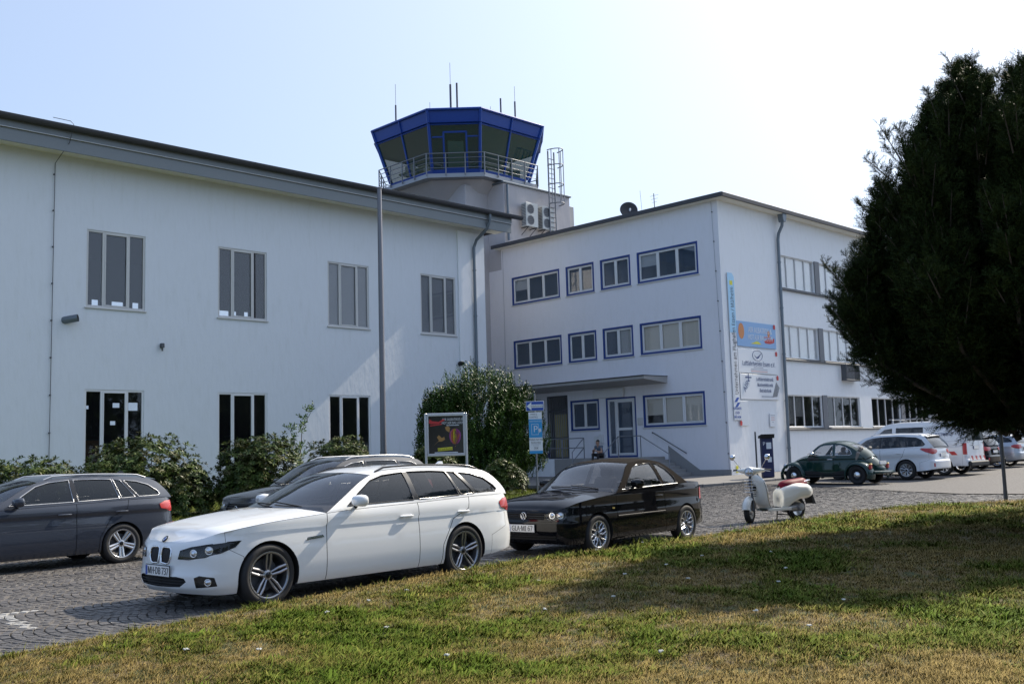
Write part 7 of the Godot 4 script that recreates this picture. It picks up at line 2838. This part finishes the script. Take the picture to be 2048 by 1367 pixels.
	M.banner_yellow = mat(.72, .66, .04, .5)
	M.banner_orange = mat(.62, .22, .06, .5)
	M.print_purple = mat(.30, .04, .22, .4)
	M.print_orange = mat(.7, .22, .02, .4)
	M.print_gold = mat(.36, .19, .05, .4)
	M.poster_dark = mat(.018, .016, .015, .15)
	M.print_grey = mat(.40, .42, .47, .6)
	M.print_rose = mat(.60, .34, .32, .6)
	M.machine_blue = mat(.015, .02, .075, .45)
	# ground
	M.joint = mat(.04, .037, .032, .95)
	M.joint.albedo_texture = noise_tex(.06, 3, [[0.0, Color(.55, .55, .52)], [.5, Color(.8, .8, .75)], [1.0, Color(.75, 1.0, .55)]], 6)
	M.joint.uv1_triplanar = true
	M.joint.uv1_world_triplanar = true
	M.joint.uv1_scale = Vector3.ONE * .5
	M.setts = []
	for k in 4: M.setts.append(sett_mat(Color(.082 + k * .014, .079 + k * .0135, .078 + k * .013), false))
	M.sett_tinted = sett_mat(Color(1, 1, 1), true)
	M.paint_white = mat(.40, .40, .385, .7)
	M.asphalt = mat(.115, .112, .112, .85)
	M.asphalt.albedo_texture = noise_tex(.02, 5, [[0.0, Color(.72, .72, .72)], [.5, Color(.9, .88, .86)], [1.0, Color(1, 1, 1)]], 14)
	bump(M.asphalt, .35, 2, 2.0, .8)
	M.pavement = wall_mat(.15, .145, .14, 23)
	M.kerb = wall_mat(.18, .175, .17, 25)
	M.far_ground = mat(.11, .12, .06, .95)
	M.lawn = soil_mat(.5)
	M.lawn_far = mat(.06, .08, .02, .95)
	bump(M.lawn_far, .2, 3, 4.0, 1.0)
	M.blade = leaf_mat(.7, .22)
	M.leaf_gloss = leaf_mat(.42, .14)
	M.leaf_dull = leaf_mat(.6, .2)
	M.yew_leaf = leaf_mat(.5, .08)
	M.petal = mat(.6, .6, .55, .8)
	M.stem = mat(.07, .10, .02, .8)
	M.bark = mat(.085, .062, .045, .9)
	M.person = mat(1, 1, 1, .7)
	M.person.vertex_color_use_as_albedo = true

func wall_mat(r: float, g: float, b: float, seed_: int) -> StandardMaterial3D:
	var m := mat(r, g, b, .85)
	m.albedo_texture = noise_tex(.012, 5, [[0.0, Color(.972, .972, .966)], [.3, Color(.992, .992, .99)], [.6, Color(1, 1, 1)], [1.0, Color(.985, .985, .985)]], seed_, 1024)
	bump(m, .02, 5, .6, .22, seed_ + 1, 1024)
	m.uv1_scale = Vector3(.22, .05, .22)
	return m

func sett_mat(c: Color, tinted: bool) -> StandardMaterial3D:
	var m := StandardMaterial3D.new()
	m.albedo_color = c.linear_to_srgb()
	m.roughness = .48
	m.vertex_color_use_as_albedo = tinted
	m.albedo_texture = noise_tex(.04, 4, [[0.0, Color(.7, .69, .68)], [.5, Color(.95, .94, .93)], [1.0, Color(1, 1, 1)]], 33)
	bump(m, .12, 3, 3.0, 1.3, 34)
	return m

func soil_mat(_k: float) -> StandardMaterial3D:
	var m := mat(1, 1, 1, .95)
	m.albedo_texture = noise_tex(.012, 5, [[0.0, srgb(.03, .05, .01)], [.38, srgb(.05, .06, .016)], [.5, srgb(.09, .075, .03)], [.62, srgb(.145, .105, .05)], [1.0, srgb(.19, .14, .075)]], 41, 1024)
	bump(m, .12, 4, 6.0, .25, 42, 1024)
	return m

func leaf_mat(rough: float, back: float) -> StandardMaterial3D:
	var m := StandardMaterial3D.new()
	m.albedo_color = Color(1, 1, 1)
	m.vertex_color_use_as_albedo = true
	m.roughness = rough
	m.cull_mode = BaseMaterial3D.CULL_DISABLED
	m.metallic_specular = .32 if rough < .5 else .12
	m.backlight_enabled = true
	m.backlight = Color(back, back * 1.15, back * .5)
	return m

func sky_picture(sun: Vector3) -> ImageTexture:
	# hazy summer sky: pale blue away from the sun, whitening towards it and towards the horizon
	var w := 512
	var h := 256
	var im := Image.create(w, h, false, Image.FORMAT_RGBF)
	for j in h:
		var el := PI * (.5 - (j + .5) / h)
		for i in w:
			var az := TAU * (i + .5) / w
			var d := Vector3(sin(az) * cos(el), sin(el), -cos(az) * cos(el))
			var ang := rad_to_deg(acos(clampf(d.dot(sun), -1, 1)))
			var up := maxf(d.y, 0.0)
			var base := Vector3(.15, .27, .54).lerp(Vector3(.47, .68, .98), pow(1.0 - up, 2.4))
			var glow := 1.6 * exp(-ang / 20.0) + .36 * exp(-ang / 52.0)
			var c := base * .72 + Vector3(1.0, .985, .95) * glow * 1.05
			if d.y < 0.0: c = c.lerp(Vector3(.22, .21, .19), smoothstep(0.0, .05, -d.y))
			im.set_pixel(i, j, Color(c.x, c.y, c.z))
	return ImageTexture.create_from_image(im)

func _ready() -> void:
	# camera, sky, sun, exposure
	var cam := Camera3D.new()
	cam.name = "camera"
	var yaw := deg_to_rad(44.9707)
	var pitch := deg_to_rad(6.2162)
	var roll := deg_to_rad(-1.7111)
	var f := Vector3(cos(pitch) * cos(yaw), sin(pitch), -cos(pitch) * sin(yaw))
	var r := f.cross(Vector3.UP).normalized()
	var u := r.cross(f)
	cam.transform = Transform3D(Basis(r * cos(roll) + u * sin(roll), u * cos(roll) - r * sin(roll), -f), Vector3(0, 1.5, 0))
	cam.fov = 37.1057
	cam.near = .1
	cam.far = 900.0
	add_child(cam)
	var az := deg_to_rad(3.5)
	var el := deg_to_rad(39.3)
	var sun_dir := Vector3(cos(az) * cos(el), sin(el), sin(az) * cos(el))
	var env := Environment.new()
	env.background_mode = Environment.BG_SKY
	var sky := Sky.new()
	var pm := PanoramaSkyMaterial.new()
	pm.panorama = sky_picture(sun_dir)
	sky.sky_material = pm
	env.sky = sky
	env.tonemap_mode = Environment.TONE_MAPPER_LINEAR
	env.tonemap_exposure = 1.5
	env.sdfgi_enabled = true
	env.ssao_enabled = true
	env.ssil_enabled = true
	var we := WorldEnvironment.new()
	we.name = "environment"
	we.environment = env
	add_child(we)
	var sun := DirectionalLight3D.new()
	sun.name = "sun"
	sun.light_color = Color(1.0, .955, .88)
	sun.light_energy = 1.6
	sun.light_angular_distance = .53
	sun.shadow_enabled = true
	add_child(sun)
	sun.look_at_from_position(sun_dir * 50.0, Vector3.ZERO, Vector3.UP)
	materials()
	var t0 := Time.get_ticks_msec()
	ground()
	print("ground ", Time.get_ticks_msec() - t0)
	hangar()
	terminal()
	tower()
	signs()
	entrance()
	print("buildings ", Time.get_ticks_msec() - t0)
	plants()
	print("plants ", Time.get_ticks_msec() - t0)
	furniture()
	scooter()
	person()
	print("objects ", Time.get_ticks_msec() - t0)
	cars()
	print("cars ", Time.get_ticks_msec() - t0)
